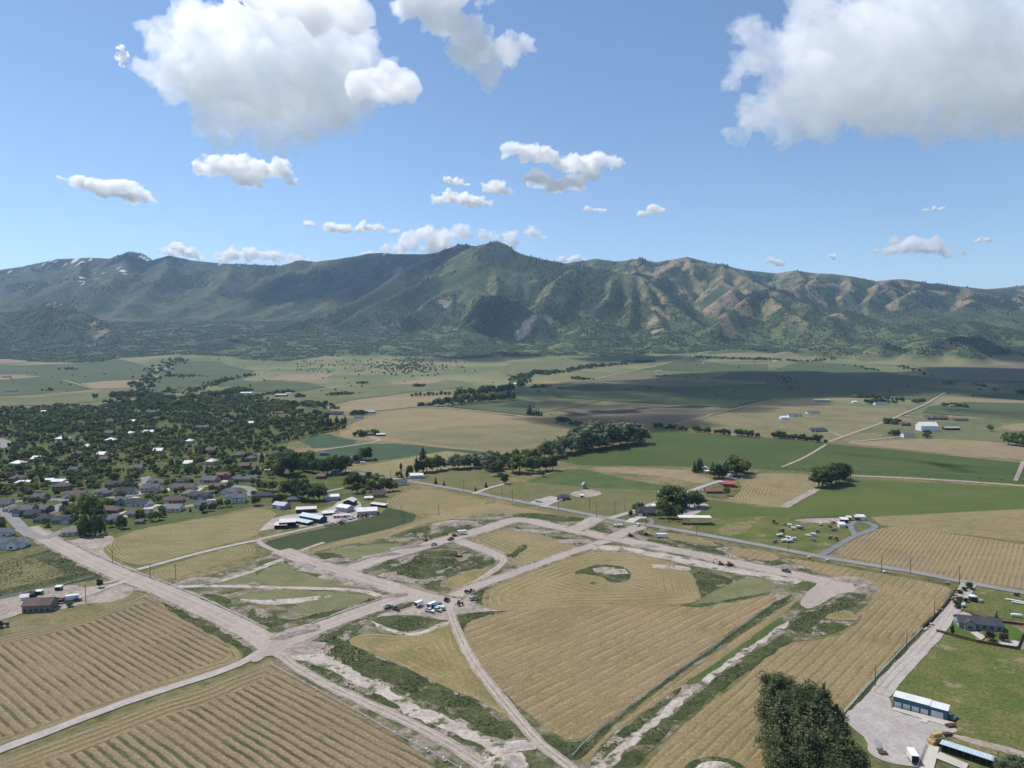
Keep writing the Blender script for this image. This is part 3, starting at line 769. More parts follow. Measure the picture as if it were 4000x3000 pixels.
field('windrow_field', [(-200,1735),(40,1668),(180,1620),(333,1556),(440,1522),(545,1480),(600,1452),(640,1478),(720,1520),(820,1570),(903,1610),(975,1650),(1100,1790),(-300,1850)], 'f1', 1.6, step=3, sm=0)
# --- the building site
field('disturbed_ground', [(340,1262),(440,1248),(540,1215),(610,1190),(690,1185),(800,1165),(880,1140),(960,1115),(1060,1106),(1130,1108),(1230,1130),(1300,1112),(1400,1132),(1500,1160),(1620,1190),(1740,1215),(1830,1240),(1890,1262),(1880,1300),(1830,1340),(1760,1380),(1700,1385),(1640,1420),(1540,1510),(1400,1630),(1330,1720),(1000,1720),(880,1600),(760,1530),(620,1450),(545,1400),(440,1330)], 'mixed', 2, step=4)
field('stubble_strip', [(653,1193),(720,1171),(830,1146),(925,1119),(980,1097),(1060,1086),(1106,1092),(1230,1117),(1245,1122),(1235,1130),(1190,1126),(1160,1113),(1100,1107),(1040,1111),(990,1119),(930,1128),(880,1145),(830,1163),(740,1178),(690,1191)], 'f16b', .8, grid=4, headland=True)
field('hay_strip', w6((350,270),(550,240),(800,205),(900,208),(940,230),(700,302),(550,302),(420,280)), 'sage', .8)
field('weed_patch', w6((350,272),(450,262),(530,270),(620,320),(560,340),(440,320)), 'weed', .9, step=2.5)
field('weed_patch', w6((940,150),(1080,90),(1250,62),(1420,60),(1500,80),(1350,130),(1150,180),(1000,165)), 'weed2', .9, step=2.5)
field('weed_patch', w6((760,345),(860,312),(1180,240),(1440,262),(1570,320),(1520,350),(1290,400),(1200,440),(1190,510),(1080,470),(1000,465),(880,400)), 'weed2', 1.2, step=2.5)
field('weed_patch', w6((880,370),(1000,320),(1180,252),(1290,290),(1280,350),(1180,380),(1080,430),(960,420)), 'weed', 1.2, step=2.5)
field('stubble_plot', w6((1225,450),(1290,410),(1560,345),(1590,352),(1480,425),(1300,508),(1240,495)), 'f17', .6, grid=3, headland=True)
field('stubble_plot', [(1008,1167),(1060,1150),(1106,1142),(1172,1153),(1230,1172),(1243,1186),(1160,1216),(1110,1222),(1078,1196),(1040,1179)], 'f16b', .7, grid=3, headland=True)
field('weed_patch', w7((-60,280),(0,270),(60,215),(100,212),(95,240),(40,275),(20,300),(-40,310)), 'weed', .8, step=2.5)
field('weed_patch', w7((0,85),(120,120),(250,155),(380,170),(490,215),(440,235),(380,205),(200,150),(40,120)), 'weed2', .8, step=2.5)
field('weed_patch', w7((0,15),(180,5),(420,40),(520,40),(400,70),(150,50)), 'weed', .8, step=2.5)
field('weed_patch', w7((440,120),(520,85),(560,90),(660,120),(640,150),(560,130)), 'weed', .8, step=2.5)
field('hay_plot', w6((0,400),(150,335),(350,400),(600,468),(690,497),(400,490),(0,475)), 'sage', .8)
field('hay_plot', w6((-160,560),(0,505),(400,515),(600,530),(790,540),(740,580),(400,662),(230,655),(300,600),(100,590)), 'sage', .8)
field('hay_plot', w5((1370,470),(1480,420),(1659,375),(1659,470)), 'sage', .6)
field('pale_ground', w6((-160,560),(100,575),(420,545),(520,540),(300,590),(60,610)), 'pale', .8, step=2.5)
field('weed_patch', w6((150,320),(280,320),(420,390),(600,462),(560,465),(300,400)), 'weed2', .9, step=2.5)
field('weed_patch', w5((1290,530),(1400,535),(1500,575),(1480,600),(1380,580)), 'weed', .9, step=2.5)
field('weed_patch', w6((-60,640),(30,610),(120,680),(240,700),(350,670),(600,620),(780,545),(740,610),(480,690),(280,700),(120,750),(0,730)), 'weed2', 1, step=2.5)
field('pale_ground', w6((-120,690),(0,720),(120,790),(200,800),(120,830),(60,820),(-60,760)), 'pale', .8, step=2.5)
field('dark_soil', w6((160,770),(280,740),(420,720),(500,700),(420,760),(250,810),(180,830)), 'dirt', .8, step=2.5)
field('weed_strip', w6((390,880),(440,800),(560,740),(700,680),(740,700),(640,790),(600,840),(640,870),(820,945),(1000,1025),(1200,1125),(1500,1245),(1659,1390),(1659,1490),(1480,1455),(1200,1300),(900,1160),(600,1010),(420,920)), 'weed2', 1.2, step=2.5)
field('weed_strip', w6((440,900),(600,855),(830,960),(1000,1035),(1200,1135),(1480,1270),(1620,1390),(1500,1420),(1220,1280),(900,1130),(620,990)), 'weed', 1.3, step=2.5)
field('dirt_strip', w6((190,925),(250,860),(340,840),(420,910),(700,1065),(900,1170),(1200,1320),(1500,1470),(1750,1600),(1750,1720),(1300,1500),(1000,1325),(700,1155),(450,1000),(250,955)), 'pale', 2.2, step=2.0)
field('weed_strip', w6((200,940),(260,960),(450,1010),(620,1100),(900,1240),(950,1270),(900,1280),(620,1150),(400,1050)), 'weed2', 1.0, step=2.5)
field('weed_strip', w6((980,1330),(1200,1400),(1400,1490),(1659,1620),(1659,1680),(1400,1560),(1150,1440)), 'weed2', 1.0, step=2.5)
field('stubble_field', w6((598,850),(640,805),(780,782),(950,805),(1150,770),(1250,735),(1270,725),(1330,850),(1500,1120),(1640,1300),(1690,1390),(1500,1245),(1200,1125),(1000,1020),(820,940),(680,890)), 'f17', .8, grid=3, headland=True)
field('grassy_basin', w6((790,722),(880,678),(1000,670),(1100,682),(1160,712),(1050,765),(970,782),(850,748)), 'weed', .8, step=2)
field('pale_ground', w6((740,700),(790,725),(850,752),(970,785),(1030,790),(1200,720),(1250,700),(1250,730),(1050,805),(960,800),(800,760)), 'pale', .8, step=2)
field('work_yard', w6((760,690),(820,660),(960,620),(1000,600),(1100,585),(1250,560),(1400,530),(1440,570),(1400,600),(1620,625),(1640,645),(1300,660),(1270,700),(1180,700),(1100,672),(900,668)), 'dirt', .8, step=2)
field('weed_strip', w6((850,650),(960,600),(1080,580),(1090,600),(1000,615),(900,650)), 'weed2', .6, step=2)
field('weed_patch', w6((1410,520),(1470,500),(1560,580),(1480,620),(1430,570)), 'weed', .8, step=2.5)
field('weed_strip', w6((1285,670),(1400,655),(1590,640),(1610,655),(1450,700),(1350,730),(1350,850),(1440,1000),(1580,1155),(1700,1300),(1659,1290),(1480,1090),(1340,860),(1300,760)), 'weed', .8, step=2.5)
field('stubble_field', [(1044,1277),(1106,1249),(1190,1218),(1256,1197),(1290,1190),(1380,1193),(1480,1225),(1500,1245),(1506,1266),(1516,1290),(1490,1308),(1306,1313),(1106,1321),(1050,1317),(1040,1300)], 'f16b', .8, grid=4, headland=True)
field('stubble_field', [(1000,1346),(1073,1324),(1106,1319),(1306,1311),(1473,1308),(1519,1315),(1590,1301),(1659,1284),(1682,1290),(1672,1302),(1540,1393),(1406,1489),(1279,1583),(1253,1598),(1229,1599),(1193,1583),(1149,1549),(1080,1489),(1033,1439),(1006,1389)], 'f16', .8)
field('weed_island', w7((385,402),(480,365),(560,338),(700,350),(772,382),(765,450),(650,462),(560,415),(480,405)), 'weed', 1.0, step=2.5)
field('weed_patch', w7((500,460),(530,452),(550,465),(520,472)), 'weed', .4, step=2)
field('weed_patch', w7((1170,375),(1300,400),(1435,432),(1430,465),(1290,520),(1240,560),(1205,500)), 'weed', 1.0, step=2.5)
field('hay_plot', w7((1140,605),(1250,560),(1290,520),(1440,462),(1500,425),(1659,435),(1720,480),(1680,525),(1500,548),(1300,592)), 'sage', .8)
field('weed_strip', w7((1100,612),(1180,598),(1300,588),(1659,520),(1659,535),(1300,605),(1200,620)), 'weed', .5, step=2)
field('weed_strip', w7((370,1610),(440,1530),(500,1480),(800,1250),(1200,940),(1500,720),(1700,585),(1790,540),(1830,540),(1659,680),(1400,840),(1000,1112),(650,1392),(440,1615)), 'weed', .9, step=3)
field('weed_patch', w7((180,1440),(280,1470),(400,1500),(500,1470),(420,1570),(380,1620),(280,1560)), 'weed', .9, step=2.5)
field('stubble_strip', w7((440,1630),(650,1400),(1000,1125),(1400,850),(1659,690),(1840,560),(1870,560),(1700,720),(1300,1000),(1100,1130),(800,1325),(560,1520),(500,1610)), 'f23', .7, step=3)
field('hay_strip', w7((1100,1115),(1300,1000),(1659,735),(1760,670),(1750,720),(1659,800),(1270,1085),(1180,1125)), 'bright', .6, step=3)
field('dirt_strip', w7((480,1700),(640,1560),(900,1350),(1080,1200),(1200,1110),(1420,950),(1659,790),(1800,700),(1810,720),(1659,825),(1430,980),(1240,1130),(1120,1230),(800,1500),(600,1690)), 'pale', 1.5, step=2.0)
field('weed_strip', w7((600,1700),(800,1520),(1000,1350),(1230,1150),(1430,1000),(1659,850),(1780,770),(1840,800),(1780,860),(1659,940),(1300,1190),(1000,1430),(770,1680)), 'weed', 1.1, step=2.5)
field('weed_strip', w7((480,1640),(620,1480),(820,1330),(1060,1160),(1110,1130),(1080,1180),(860,1370),(660,1540),(560,1650)), 'weed2', .8, step=2.5)
field('stubble_field', [(1360,1700),(1423,1618),(1539,1518),(1659,1422),(1706,1393),(1760,1386),(1826,1368),(1859,1342),(1872,1322),(1888,1285),(1862,1260),(1790,1244),(1730,1224),(1700,1206),(1760,1211),(1892,1235),(1992,1251),(2062,1268),(2042,1303),(1992,1353),(1926,1426),(1872,1486),(1819,1546),(1760,1600),(1700,1670),(1700,1760),(1360,1760)], 'f23', .8)
field('weed_strip', [(1690,1200),(1760,1209),(1892,1232),(1992,1248),(2070,1263),(2064,1272),(1992,1255),(1892,1238),(1760,1214),(1700,1206)], 'verge', .7, step=3)
field('weed_strip', [(2066,1268),(2076,1270),(2050,1310),(1996,1362),(1930,1434),(1876,1494),(1822,1556),(1812,1556),(1870,1484),(1924,1424),(1990,1352),(2042,1302)], 'weed', .6, step=3)
field('weed_patch', w8((115,740),(200,640),(260,650),(400,590),(560,500),(640,512),(690,480),(620,440),(680,470),(600,600),(460,645),(360,690),(440,705),(580,712),(500,760),(300,812),(180,785)), 'weed2', 1.0, step=2.5)
field('weed_patch', w8((130,740),(230,670),(400,610),(540,560),(590,590),(480,640),(370,680),(300,740),(280,800),(180,780)), 'weed', 1.0, step=2.5)
field('hay_plot', w8((350,690),(420,645),(520,640),(595,690),(570,705),(430,700)), 'f17', .5, grid=3, headland=True)
field('weed_patch', w7((1090,1680),(1180,1605),(1300,1582),(1450,1610),(1540,1680),(1400,1720),(1200,1720)), 'weed', .8, step=2)
field('weed_strip', w7((1130,200),(1250,220),(1420,270),(1659,300),(1659,345),(1500,320),(1380,290),(1200,245)), 'weed2', .8, step=2.5)
field('weed_strip', w8((0,290),(150,340),(260,380),(230,400),(100,365),(0,340)), 'weed2', .8, step=2.5)
field('stubble_plot', w7((1395,245),(1500,235),(1659,255),(1750,300),(1659,325),(1480,290),(1400,265)), 'f23', .6)
field('stubble_plot', w7((860,120),(1000,130),(1250,180),(1320,200),(1280,225),(1100,190),(900,150)), 'f17', .6, grid=3, headland=True)
field('weed_strip', w7((790,130),(850,115),(900,155),(1100,195),(1280,228),(1400,215),(1420,260),(1250,250),(1050,190),(850,160)), 'weed2', .8, step=2.5)
field('weed_strip', w7((850,170),(1000,190),(1100,230),(1060,240),(900,200)), 'weed', .7, step=2.5)
# --- right hand property
field('pasture', w8((750,1180),(900,1010),(1085,790),(1300,832),(1600,897),(1700,890),(2100,990),(2100,1700),(1700,1600),(1200,1445),(1235,1380),(1165,1285),(820,1185)), 'pasture', .8)
field('yard_grass', w8((1230,640),(1250,560),(1300,500),(1480,520),(1659,550),(2000,600),(2000,760),(1659,705),(1480,690),(1290,640)), 'pasture', .6)
field('lawn', w8((1100,770),(1130,735),(1165,708),(1215,715),(1250,765),(1330,790),(1355,830),(1300,828),(1180,800)), 'lawn', .4, step=2)
field('lawn', w8((1380,775),(1460,712),(1600,742),(1655,785),(1640,835),(1490,845),(1420,815)), 'lawn', .4, step=2)
field('gravel_lot', w8((760,1150),(690,1140),(600,1235),(470,1345),(560,1405),(640,1480),(650,1570),(780,1630),(900,1650),(1080,1660),(1100,1510),(1180,1445),(1230,1430),(1210,1400),(1140,1370),(815,1300),(800,1225)), 'gravel', .8, step=2.5)
field('dry_yard', w8((1190,1470),(1260,1470),(1500,1540),(1470,1590),(1300,1540),(1130,1520)), 'dry', .6, step=2)
field('dirt_track', w8((1200,1440),(1400,1490),(1800,1590),(1800,1640),(1400,1520),(1190,1465)), 'track', .8, step=2)
field('gravel_pad', w8((1225,650),(1290,650),(1350,690),(1230,690),(1160,690),(1190,650)), 'gravel', .4, step=2)
# ------------------------------------------------------------------ roads, lanes and tracks
road('farm_lane', [(297,1231),(333,1221),(433,1194),(520,1174),(553,1168),(570,1163),(620,1152),(703,1133),(770,1119),(800,1108)], 4.5, M['gravel'])
road('dirt_track', [(556,1166),(562,1175),(586,1187),(616,1197)], 4.5, M['track'])
road('dirt_track', [(632,1196),(660,1186),(700,1172)], 4, M['track'])
road('dirt_track', [(380,1268),(440,1266),(553,1268),(653,1271),(753,1274),(800,1280),(820,1288)], 4.5, M['pale'])
road('dirt_track', [(400,1268),(467,1258),(517,1243),(553,1232),(586,1217),(622,1205)], 5, M['pale'])
road('site_road', [(980,1166),(1036,1183),(1075,1200),(1086,1210)], 9, M['road'], 1.2)
road('site_road', [(1082,1204),(1090,1213),(1073,1229),(1036,1253),(996,1275),(966,1297)], 5.5, M['track'], .8)
road('site_road', [(1330,1166),(1306,1169),(1256,1186),(1189,1209),(1106,1240),(1053,1258),(1000,1278),(962,1299)], 7.5, M['road'], .8)
road('haul_track', [(1280,1183),(1356,1187),(1439,1203),(1539,1224),(1659,1243),(1692,1249),(1728,1258)], 11, M['pale'], 1.5)
road('field_track', [(966,1305),(974,1326),(986,1359),(1010,1413),(1046,1466),(1106,1539),(1139,1579),(1179,1619),(1216,1646),(1270,1690)], 5, M['track'], .6)
road('field_track', [(596,1404),(612,1420),(636,1440),(693,1474),(770,1510),(853,1547),(920,1580),(986,1617),(1060,1665),(1130,1720)], 5.5, M['track'], .6)
road('site_road', [(740,1238),(780,1221),(853,1197),(926,1177),(980,1162),(1053,1142),(1095,1127),(1119,1123),(1146,1126),(1190,1136),(1256,1149),(1323,1163),(1406,1179),(1506,1199),(1606,1221),(1659,1231),(1709,1240),(1769,1253),(1809,1261),(1830,1266)], 13, M['road'], .9)
road('site_road', [(1240,1144),(1273,1130),(1292,1118)], 13, M['road'], .8)
road('site_road', [(1323,1161),(1359,1147),(1385,1136)], 11, M['road'], .8)
field('cul_de_sac', w8((200,595),(250,520),(320,470),(340,430),(450,435),(540,460),(572,490),(545,520),(470,535),(400,562),(330,605),(262,632),(235,618)), 'road', .8, step=2.5)
road('site_road', [(605,1190),(616,1194),(686,1219),(740,1238),(820,1261),(886,1283),(930,1293),(985,1304)], 13, M['road'], .9)
road('site_road', [(586,1400),(630,1383),(693,1354),(786,1320),(853,1297),(900,1284)], 12, M['road'], .7)
road('gravel_road', [(-140,1674),(0,1621),(133,1571),(267,1519),(400,1476),(483,1449),(533,1428),(575,1400)], 5.2, M['gravel'], .3)
road('gravel_road', [(60,1140),(97,1163),(140,1184),(213,1221),(280,1249),(337,1269),(433,1313),(553,1371),(592,1402)], 12.5, M['road'], .5)
field('junction', w6((-60,810),(60,800),(170,845),(260,800),(280,830),(180,890),(150,960),(90,925),(0,985),(-60,960),(0,920),(20,880)), 'road', .5, step=3)
field('junction', w6((860,505),(960,480),(1130,560),(1270,585),(1290,620),(1260,660),(1180,620),(1000,580),(880,590),(930,550)), 'road', .6, step=2.5)
field('junction', w6((540,372),(650,335),(640,370),(680,420),(600,410),(520,385)), 'road', .5, step=2.5)
road('driveway', [(284,1252),(233,1269),(193,1285),(160,1294),(120,1299)], 4.5, M['gravel'], .3)
road('dirt_track', [(252,1252),(240,1258),(215,1262)], 4, M['track'])
road('dirt_track', [(115,1300),(60,1315),(20,1332),(-60,1350)], 7, M['track'], .8)
road('asphalt_road', [(640,1000),(700,1010),(753,1018),(803,1028),(853,1035),(928,1047),(1003,1060),(1106,1081),(1206,1099),(1293,1116),(1356,1128),(1439,1141),(1539,1159),(1659,1181),(1776,1204),(1892,1223),(1992,1239),(2076,1257),(2212,1281),(2460,1325)], 7.5, M['asphalt'], .15)
road('side_road', [(1318,1120),(1356,1109),(1438,1084),(1481,1066),(1531,1046),(1573,1035),(1610,1032)], 6, M['gravel'], .3)
road('lane', [(2092,1262),(2066,1306),(2042,1336),(2019,1369),(1976,1416),(1932,1459),(1900,1500)], 7.5, M['gravel'], .5)
road('driveway', w8((340,285),(450,222),(520,178),(590,147),(640,130),(690,108),(695,90),(660,75),(610,66)), 5, M['drive'], .2)
road('driveway', w8((570,158),(545,120),(532,90),(545,72),(570,64)), 4.5, M['drive'], .2)
road('driveway', w3((270,1505),(330,1470),(400,1450)), 6, M['gravel'], .3)
road('driveway', w3((200,1480),(280,1450),(380,1420)), 14, M['gravel'], .5)
road('driveway', w3((1010,1640),(1080,1595),(1180,1600)), 7, M['concrete'], .2)
road('driveway', w3((1180,1600),(1210,1630),(1200,1655)), 4, M['drive'], .2)
road('driveway', w3((1030,1560),(1180,1500),(1330,1450)), 9, M['gravel'], .4)
road('far_road', w2((1400,640),(1540,648),(1900,675),(2212,715),(2400,728)), 6, M['track'], .3)
road('lane', w2((470,1025),(800,982),(1090,932),(1040,915),(975,900)), 4.5, M['gravel'], .3)
road('lane', w2((1020,1300),(1180,1268),(1240,1260)), 5, M['gravel'], .3)
road('lane', w2((600,1375),(720,1350),(780,1338)), 4, M['gravel'], .3)
road('lane', w2((1880,1395),(2000,1345),(2120,1315),(2190,1300)), 5, M['gravel'], .3)
road('lane', w2((1480,1210),(1660,1172),(1760,1170),(1900,1165),(1950,1150)), 4.5, M['gravel'], .3)
road('far_road', w3((1300,812),(1450,780),(1800,692),(2212,592),(2290,572)), 5, M['track'], .3)
road('far_road', w4((525,942),(640,900),(980,780),(1180,700),(1340,630),(1400,600)), 6, M['track'], .3)
road('far_road', w4((1400,600),(1460,560),(1530,518)), 5, M['track'], .3)
road('far_lane', w4((280,722),(450,732),(760,750),(990,775)), 6, M['track'], .3)
road('far_lane', w4((470,870),(560,860),(620,890),(650,895)), 5, M['track'], .3)
road('far_lane', w4((700,945),(900,925),(1060,905),(1150,895)), 6, M['track'], .3)
road('far_lane', w4((1180,718),(1320,725),(1500,770),(1640,770)), 5, M['track'], .3)
road('field_track', w4((505,965),(300,1090),(120,1160)), 4, M['track'], .5)
road('field_track', w4((2204,1110),(2170,1210),(2135,1280)), 4, M['track'], .5)
road('field_track', w4((700,1235),(1200,1255),(1700,1285),(2212,1325),(2500,1350)), 8, M['track'], 1.0)
road('field_track', w4((420,1355),(260,1440),(130,1512)), 8, M['track'], .8)
road('far_road', w3((520,445),(620,420),(780,385),(1000,340),(1350,255),(1600,190),(1900,120)), 8, M['track'], .5)
road('far_lane', w3((960,350),(1300,365),(1700,390),(1880,346),(1550,320)), 5, M['track'], .3)
road('far_lane', w1((550,408),(650,440),(820,487),(1020,480),(1220,472)), 6, M['track'], .3)
road('far_lane', w1((380,532),(510,515),(560,508)), 5, M['track'], .3)
road('canal_lane', w1((1460,590),(1560,578),(1900,565),(2050,540),(2212,520)), 5, M['track'], .3)
# town streets
S_ = M['asphalt']
road('town_street', w1((2060,1330),(2140,1338),(2190,1370),(2150,1405),(1950,1450),(1650,1495),(1350,1545),(1080,1590)), 9, S_, 0)
road('town_street', w1((2060,1330),(1850,1325),(1600,1335),(1400,1362),(1220,1395),(1000,1425),(700,1450),(300,1440),(0,1480),(-200,1500)), 9, S_, 0)
road('town_street', w1((1250,1245),(1275,1285),(1230,1320),(1170,1345)), 9, S_, 0)
road('town_street', w1((700,1450),(500,1490),(450,1560)), 8, S_, 0)
road('town_street', [(-60,1080),(20,1112),(45,1140),(70,1160),(97,1163)], 9, S_, 0)
road('town_street', [(95,1165),(130,1150),(165,1138)], 8, S_, 0)
road('town_street', w1((440,945),(700,925),(940,915),(1130,915)), 8, S_, 0)
road('town_street', w2((0,1050),(250,1060),(480,1040)), 7, S_, 0)
road('town_street', w2((100,745),(350,712),(560,730),(680,745),(830,735)), 7, S_, 0)
road('driveway', w1((-40,920),(70,950),(60,980),(-40,1000)), 16, S_, 0)
for q in [((1000,1575),(1060,1545)),((1270,1530),(1320,1490),(1370,1500)),((1180,1395),(1240,1370)),((960,1400),(1000,1380)),((1490,1365),(1440,1345)),((1730,1340),(1690,1370)),((1900,1305),(1960,1275)),((1990,1430),(2060,1390)),((1780,1480),(1830,1440)),((1120,1440),(1190,1420)),((1000,1590),(1100,1600))]:
    road('driveway', w1(*q), 8, M['concrete'], 0)
field('concrete_pad', w8((795,1285),(815,1270),(1210,1370),(1180,1395),(1150,1390)), 'concrete', 0, sm=0)
field('concrete_pad', w8((985,1362),(1010,1328),(1050,1338),(1030,1375)), 'concrete', 0, sm=0)
field('concrete_pad', w8((975,1680),(1030,1510),(1110,1530),(1070,1690)), 'concrete', 0, sm=0)
field('concrete_pad', w8((1085,1600),(1110,1560),(1300,1640),(1280,1680)), 'concrete', 0, sm=0)
field('concrete_path', w8((1310,785),(1355,780),(1410,815),(1380,835)), 'concrete', 0, sm=0)
field('patio', w8((1470,845),(1500,838),(1640,838),(1620,880),(1540,872)), 'concrete', .2, step=1)
# tyre tracks and curbs on the site
def curb(pts, side, w):
    c = curve(pic(pts), 2); out = ribbon_outline(c, w + .9)
    n = len(c); a = out[:n] if side > 0 else out[n:][::-1]
    bm = bmesh.new()
    for p, q in zip(a[:-1], a[1:]):
        d = Vector((q[0] - p[0], q[1] - p[1], 0)); L = d.length
        if L < .05: continue
        m = Matrix.Translation(((p[0] + q[0]) / 2, (p[1] + q[1]) / 2, .28)) @ Matrix.Rotation(math.atan2(d.y, d.x), 4, 'Z') @ Matrix.Diagonal((L + .05, .45, .9, 1))
        bmesh.ops.create_cube(bm, size=1, matrix=m)
    me = bpy.data.meshes.new('kerb'); bm.to_mesh(me); bm.free(); me.materials.append(M['concrete'])
    tag(link(bpy.data.objects.new('kerb', me)), kind='structure')
curb([(120,1172),(213,1219),(280,1247),(337,1267),(433,1311),(530,1358)], 1, 13)
curb([(640,1203),(740,1238),(820,1261),(860,1274)], -1, 13.5)
curb([(630,1383),(693,1354),(786,1320),(850,1298)], 1, 12.5)
curb([(780,1221),(853,1197),(926,1177)], 1, 13.5)
# ------------------------------------------------------------------ buildings
def plain(name, c, rough=.8, var=.12, size=3.0, metal=0.0, spec=.2):
    t = NT(name)
    f = t.noise(size, 4, .6)
    t.color(t.mul(c, t.grey(t.ramp(f, .25, .75, 1 - var, 1 + var))))
    t.b.inputs['Roughness'].default_value = rough; t.b.inputs['Specular IOR Level'].default_value = spec; t.b.inputs['Metallic'].default_value = metal
    return t.m
def ribbed(name, c, period=.9, rough=.5):
    t = NT(name)
    tc = t.node('ShaderNodeTexCoord'); sep = t.node('ShaderNodeSeparateXYZ'); t.l.new(tc.outputs['Object'], sep.inputs[0])
    s = t.math('SINE', t.math('MULTIPLY', sep.outputs['X'], 6.283 / period))
    f = t.noise(4, 4, .6)
    t.color(t.mul(c, t.grey(t.ramp(f, .2, .8, .86, 1.1)))); t.b.inputs['Roughness'].default_value = rough; t.b.inputs['Specular IOR Level'].default_value = .35
    t.bump(s, .35, .1)
    return t.m
def shingle(name, c):
    t = NT(name)
    f = t.noise(.7, 4, .7); g = t.noise(7, 3, .5)
    t.color(t.mul(c, t.grey(t.ramp(t.math('MULTIPLY_ADD', f, .6, t.math('MULTIPLY', g, .4)), .3, .7, .75, 1.25)))); t.b.inputs['Roughness'].default_value = .9
    return t.m
BM = {
 'charcoal': shingle('charcoal shingles', (.060, .063, .072)), 'greyroof': shingle('grey shingles', (.115, .120, .132)), 'brownroof': shingle('brown shingles', (.130, .098, .085)),
 'tanroof': shingle('tan shingles', (.20, .175, .155)), 'redroof': ribbed('red metal roof', (.34, .07, .065)), 'rustroof': shingle('rust brown shingles', (.19, .105, .085)),
 'whiteroof': ribbed('white metal roof', (.62, .61, .60)), 'blueroof': ribbed('pale blue metal roof', (.42, .49, .55)), 'pinkroof': ribbed('pale pinkish metal roof', (.58, .52, .49)), 'greyroofm': ribbed('grey metal roof', (.30, .32, .35)),
 'white': plain('white siding', (.70, .70, .68)), 'cream': plain('cream siding', (.52, .47, .39)), 'grey': plain('grey siding', (.27, .28, .29)), 'brick': plain('brown brick', (.20, .115, .085), var=.25, size=.5), 'stone': plain('tan stone', (.30, .25, .20), var=.25, size=.8),
 'taupe': plain('taupe siding', (.20, .175, .145)), 'darkwall': plain('dark timber', (.045, .040, .036)), 'teal': ribbed('dark blue metal', (.035, .115, .165)), 'steel': ribbed('grey steel siding', (.38, .38, .37)), 'greensteel': ribbed('grey green steel siding', (.24, .27, .28)),
 'redwall': plain('red timber', (.22, .045, .04)), 'greenwall': plain('dark green timber', (.030, .060, .045)), 'bluewall': plain('pale blue siding', (.33, .42, .45)),
 'glass': plain('window glass', (.025, .03, .036), rough=.15, var=0, spec=.6), 'door': plain('white panel door', (.66, .66, .65), var=.05), 'nearblack': plain('near-black parts', (.03, .027, .024)), 'trim': plain('white trim', (.72, .72, .70), var=.04), 'wood': plain('weathered wood', (.16, .115, .08), var=.2, size=1), 'fencewood': plain('brown fence boards', (.135, .070, .048), var=.25, size=1.5), 'vinyl': plain('white vinyl', (.66, .68, .70), var=.03),  # one near-black serves truck beds, trailer backs, crawler tracks and buckets
 'post': plain('pole timber', (.095, .070, .055)), 'metal': plain('galvanised steel', (.42, .43, .44), rough=.45, metal=.6, spec=.5),
}
def box_into(bm, x0, x1, y0, y1, z0, z1):
    bmesh.ops.create_cube(bm, size=1, matrix=Matrix.Translation(((x0 + x1) / 2, (y0 + y1) / 2, (z0 + z1) / 2)) @ Matrix.Diagonal((x1 - x0, y1 - y0, z1 - z0, 1)))
def part(name, bm, mat, parent, bevel=0):
    if bevel: bmesh.ops.bevel(bm, geom=bm.edges[:], offset=bevel, segments=1, affect='EDGES')
    me = bpy.data.meshes.new(name); bm.to_mesh(me); bm.free(); me.materials.append(mat)
    return link(bpy.data.objects.new(name, me), parent)
def boxpart(name, b, mat, parent):
    bm = bmesh.new(); box_into(bm, *b); return part(name, bm, mat, parent)
def polyface(bm, pts):
    return bm.faces.new([bm.verts.new(p) for p in pts])
def prism(bm, prof, y0, y1, axis='y'):
    """solid from a profile in x, z run along y (or profile in y, z along x)"""
    f = (lambda a, z, t: (a, t, z)) if axis == 'y' else (lambda a, z, t: (t, a, z))
    A = [bm.verts.new(f(a, z, y0)) for a, z in prof]; B = [bm.verts.new(f(a, z, y1)) for a, z in prof]
    n = len(prof)
    bm.faces.new(A); bm.faces.new(B[::-1])
    for i in range(n): bm.faces.new((A[i], B[i], B[(i + 1) % n], A[(i + 1) % n]))
    bmesh.ops.recalc_face_normals(bm, faces=bm.faces[:])

def roof_into(bm, x0, x1, y0, y1, z, rise, kind, ov=.5, th=.22, ridge='x'):
    """a real roof with thickness and eaves over the rectangle"""
    X0, X1, Y0, Y1 = x0 - ov, x1 + ov, y0 - ov, y1 + ov
    if kind == 'gable':
        if ridge == 'x':
            my = (Y0 + Y1) / 2; e = rise * ov / max((y1 - y0) / 2, .1)
            prism(bm, [(Y0, z - e), (my, z + rise), (Y1, z - e), (Y1, z - e + th), (my, z + rise + th), (Y0, z - e + th)], X0, X1, axis='x')
        else:
            mx = (X0 + X1) / 2; e = rise * ov / max((x1 - x0) / 2, .1)
            prism(bm, [(X0, z - e), (mx, z + rise), (X1, z - e), (X1, z - e + th), (mx, z + rise + th), (X0, z - e + th)], Y0, Y1, axis='y')
    elif kind == 'hip':
        hw = (Y1 - Y0) / 2; my = (Y0 + Y1) / 2
        a, b = (X0 + hw * .9, X1 - hw * .9) if X1 - X0 > Y1 - Y0 else ((X0 + X1) / 2 - .1, (X0 + X1) / 2 + .1)
        zb = z - .15
        vs = [(X0, Y0, zb), (X1, Y0, zb), (X1, Y1, zb), (X0, Y1, zb), (a, my, z + rise), (b, my, z + rise)]
        v = [bm.verts.new(p) for p in vs]
        for f in ((0, 1, 5, 4), (1, 2, 5), (2, 3, 4, 5), (3, 0, 4), (3, 2, 1, 0)): bm.faces.new([v[i] for i in f])
    elif kind == 'shed':
        prism(bm, [(Y0, z + .02), (Y1, z + rise), (Y1, z + rise + th), (Y0, z + th + .02)], X0, X1, axis='x')
    elif kind == 'flat':
        box_into(bm, X0, X1, Y0, Y1, z, z + th)

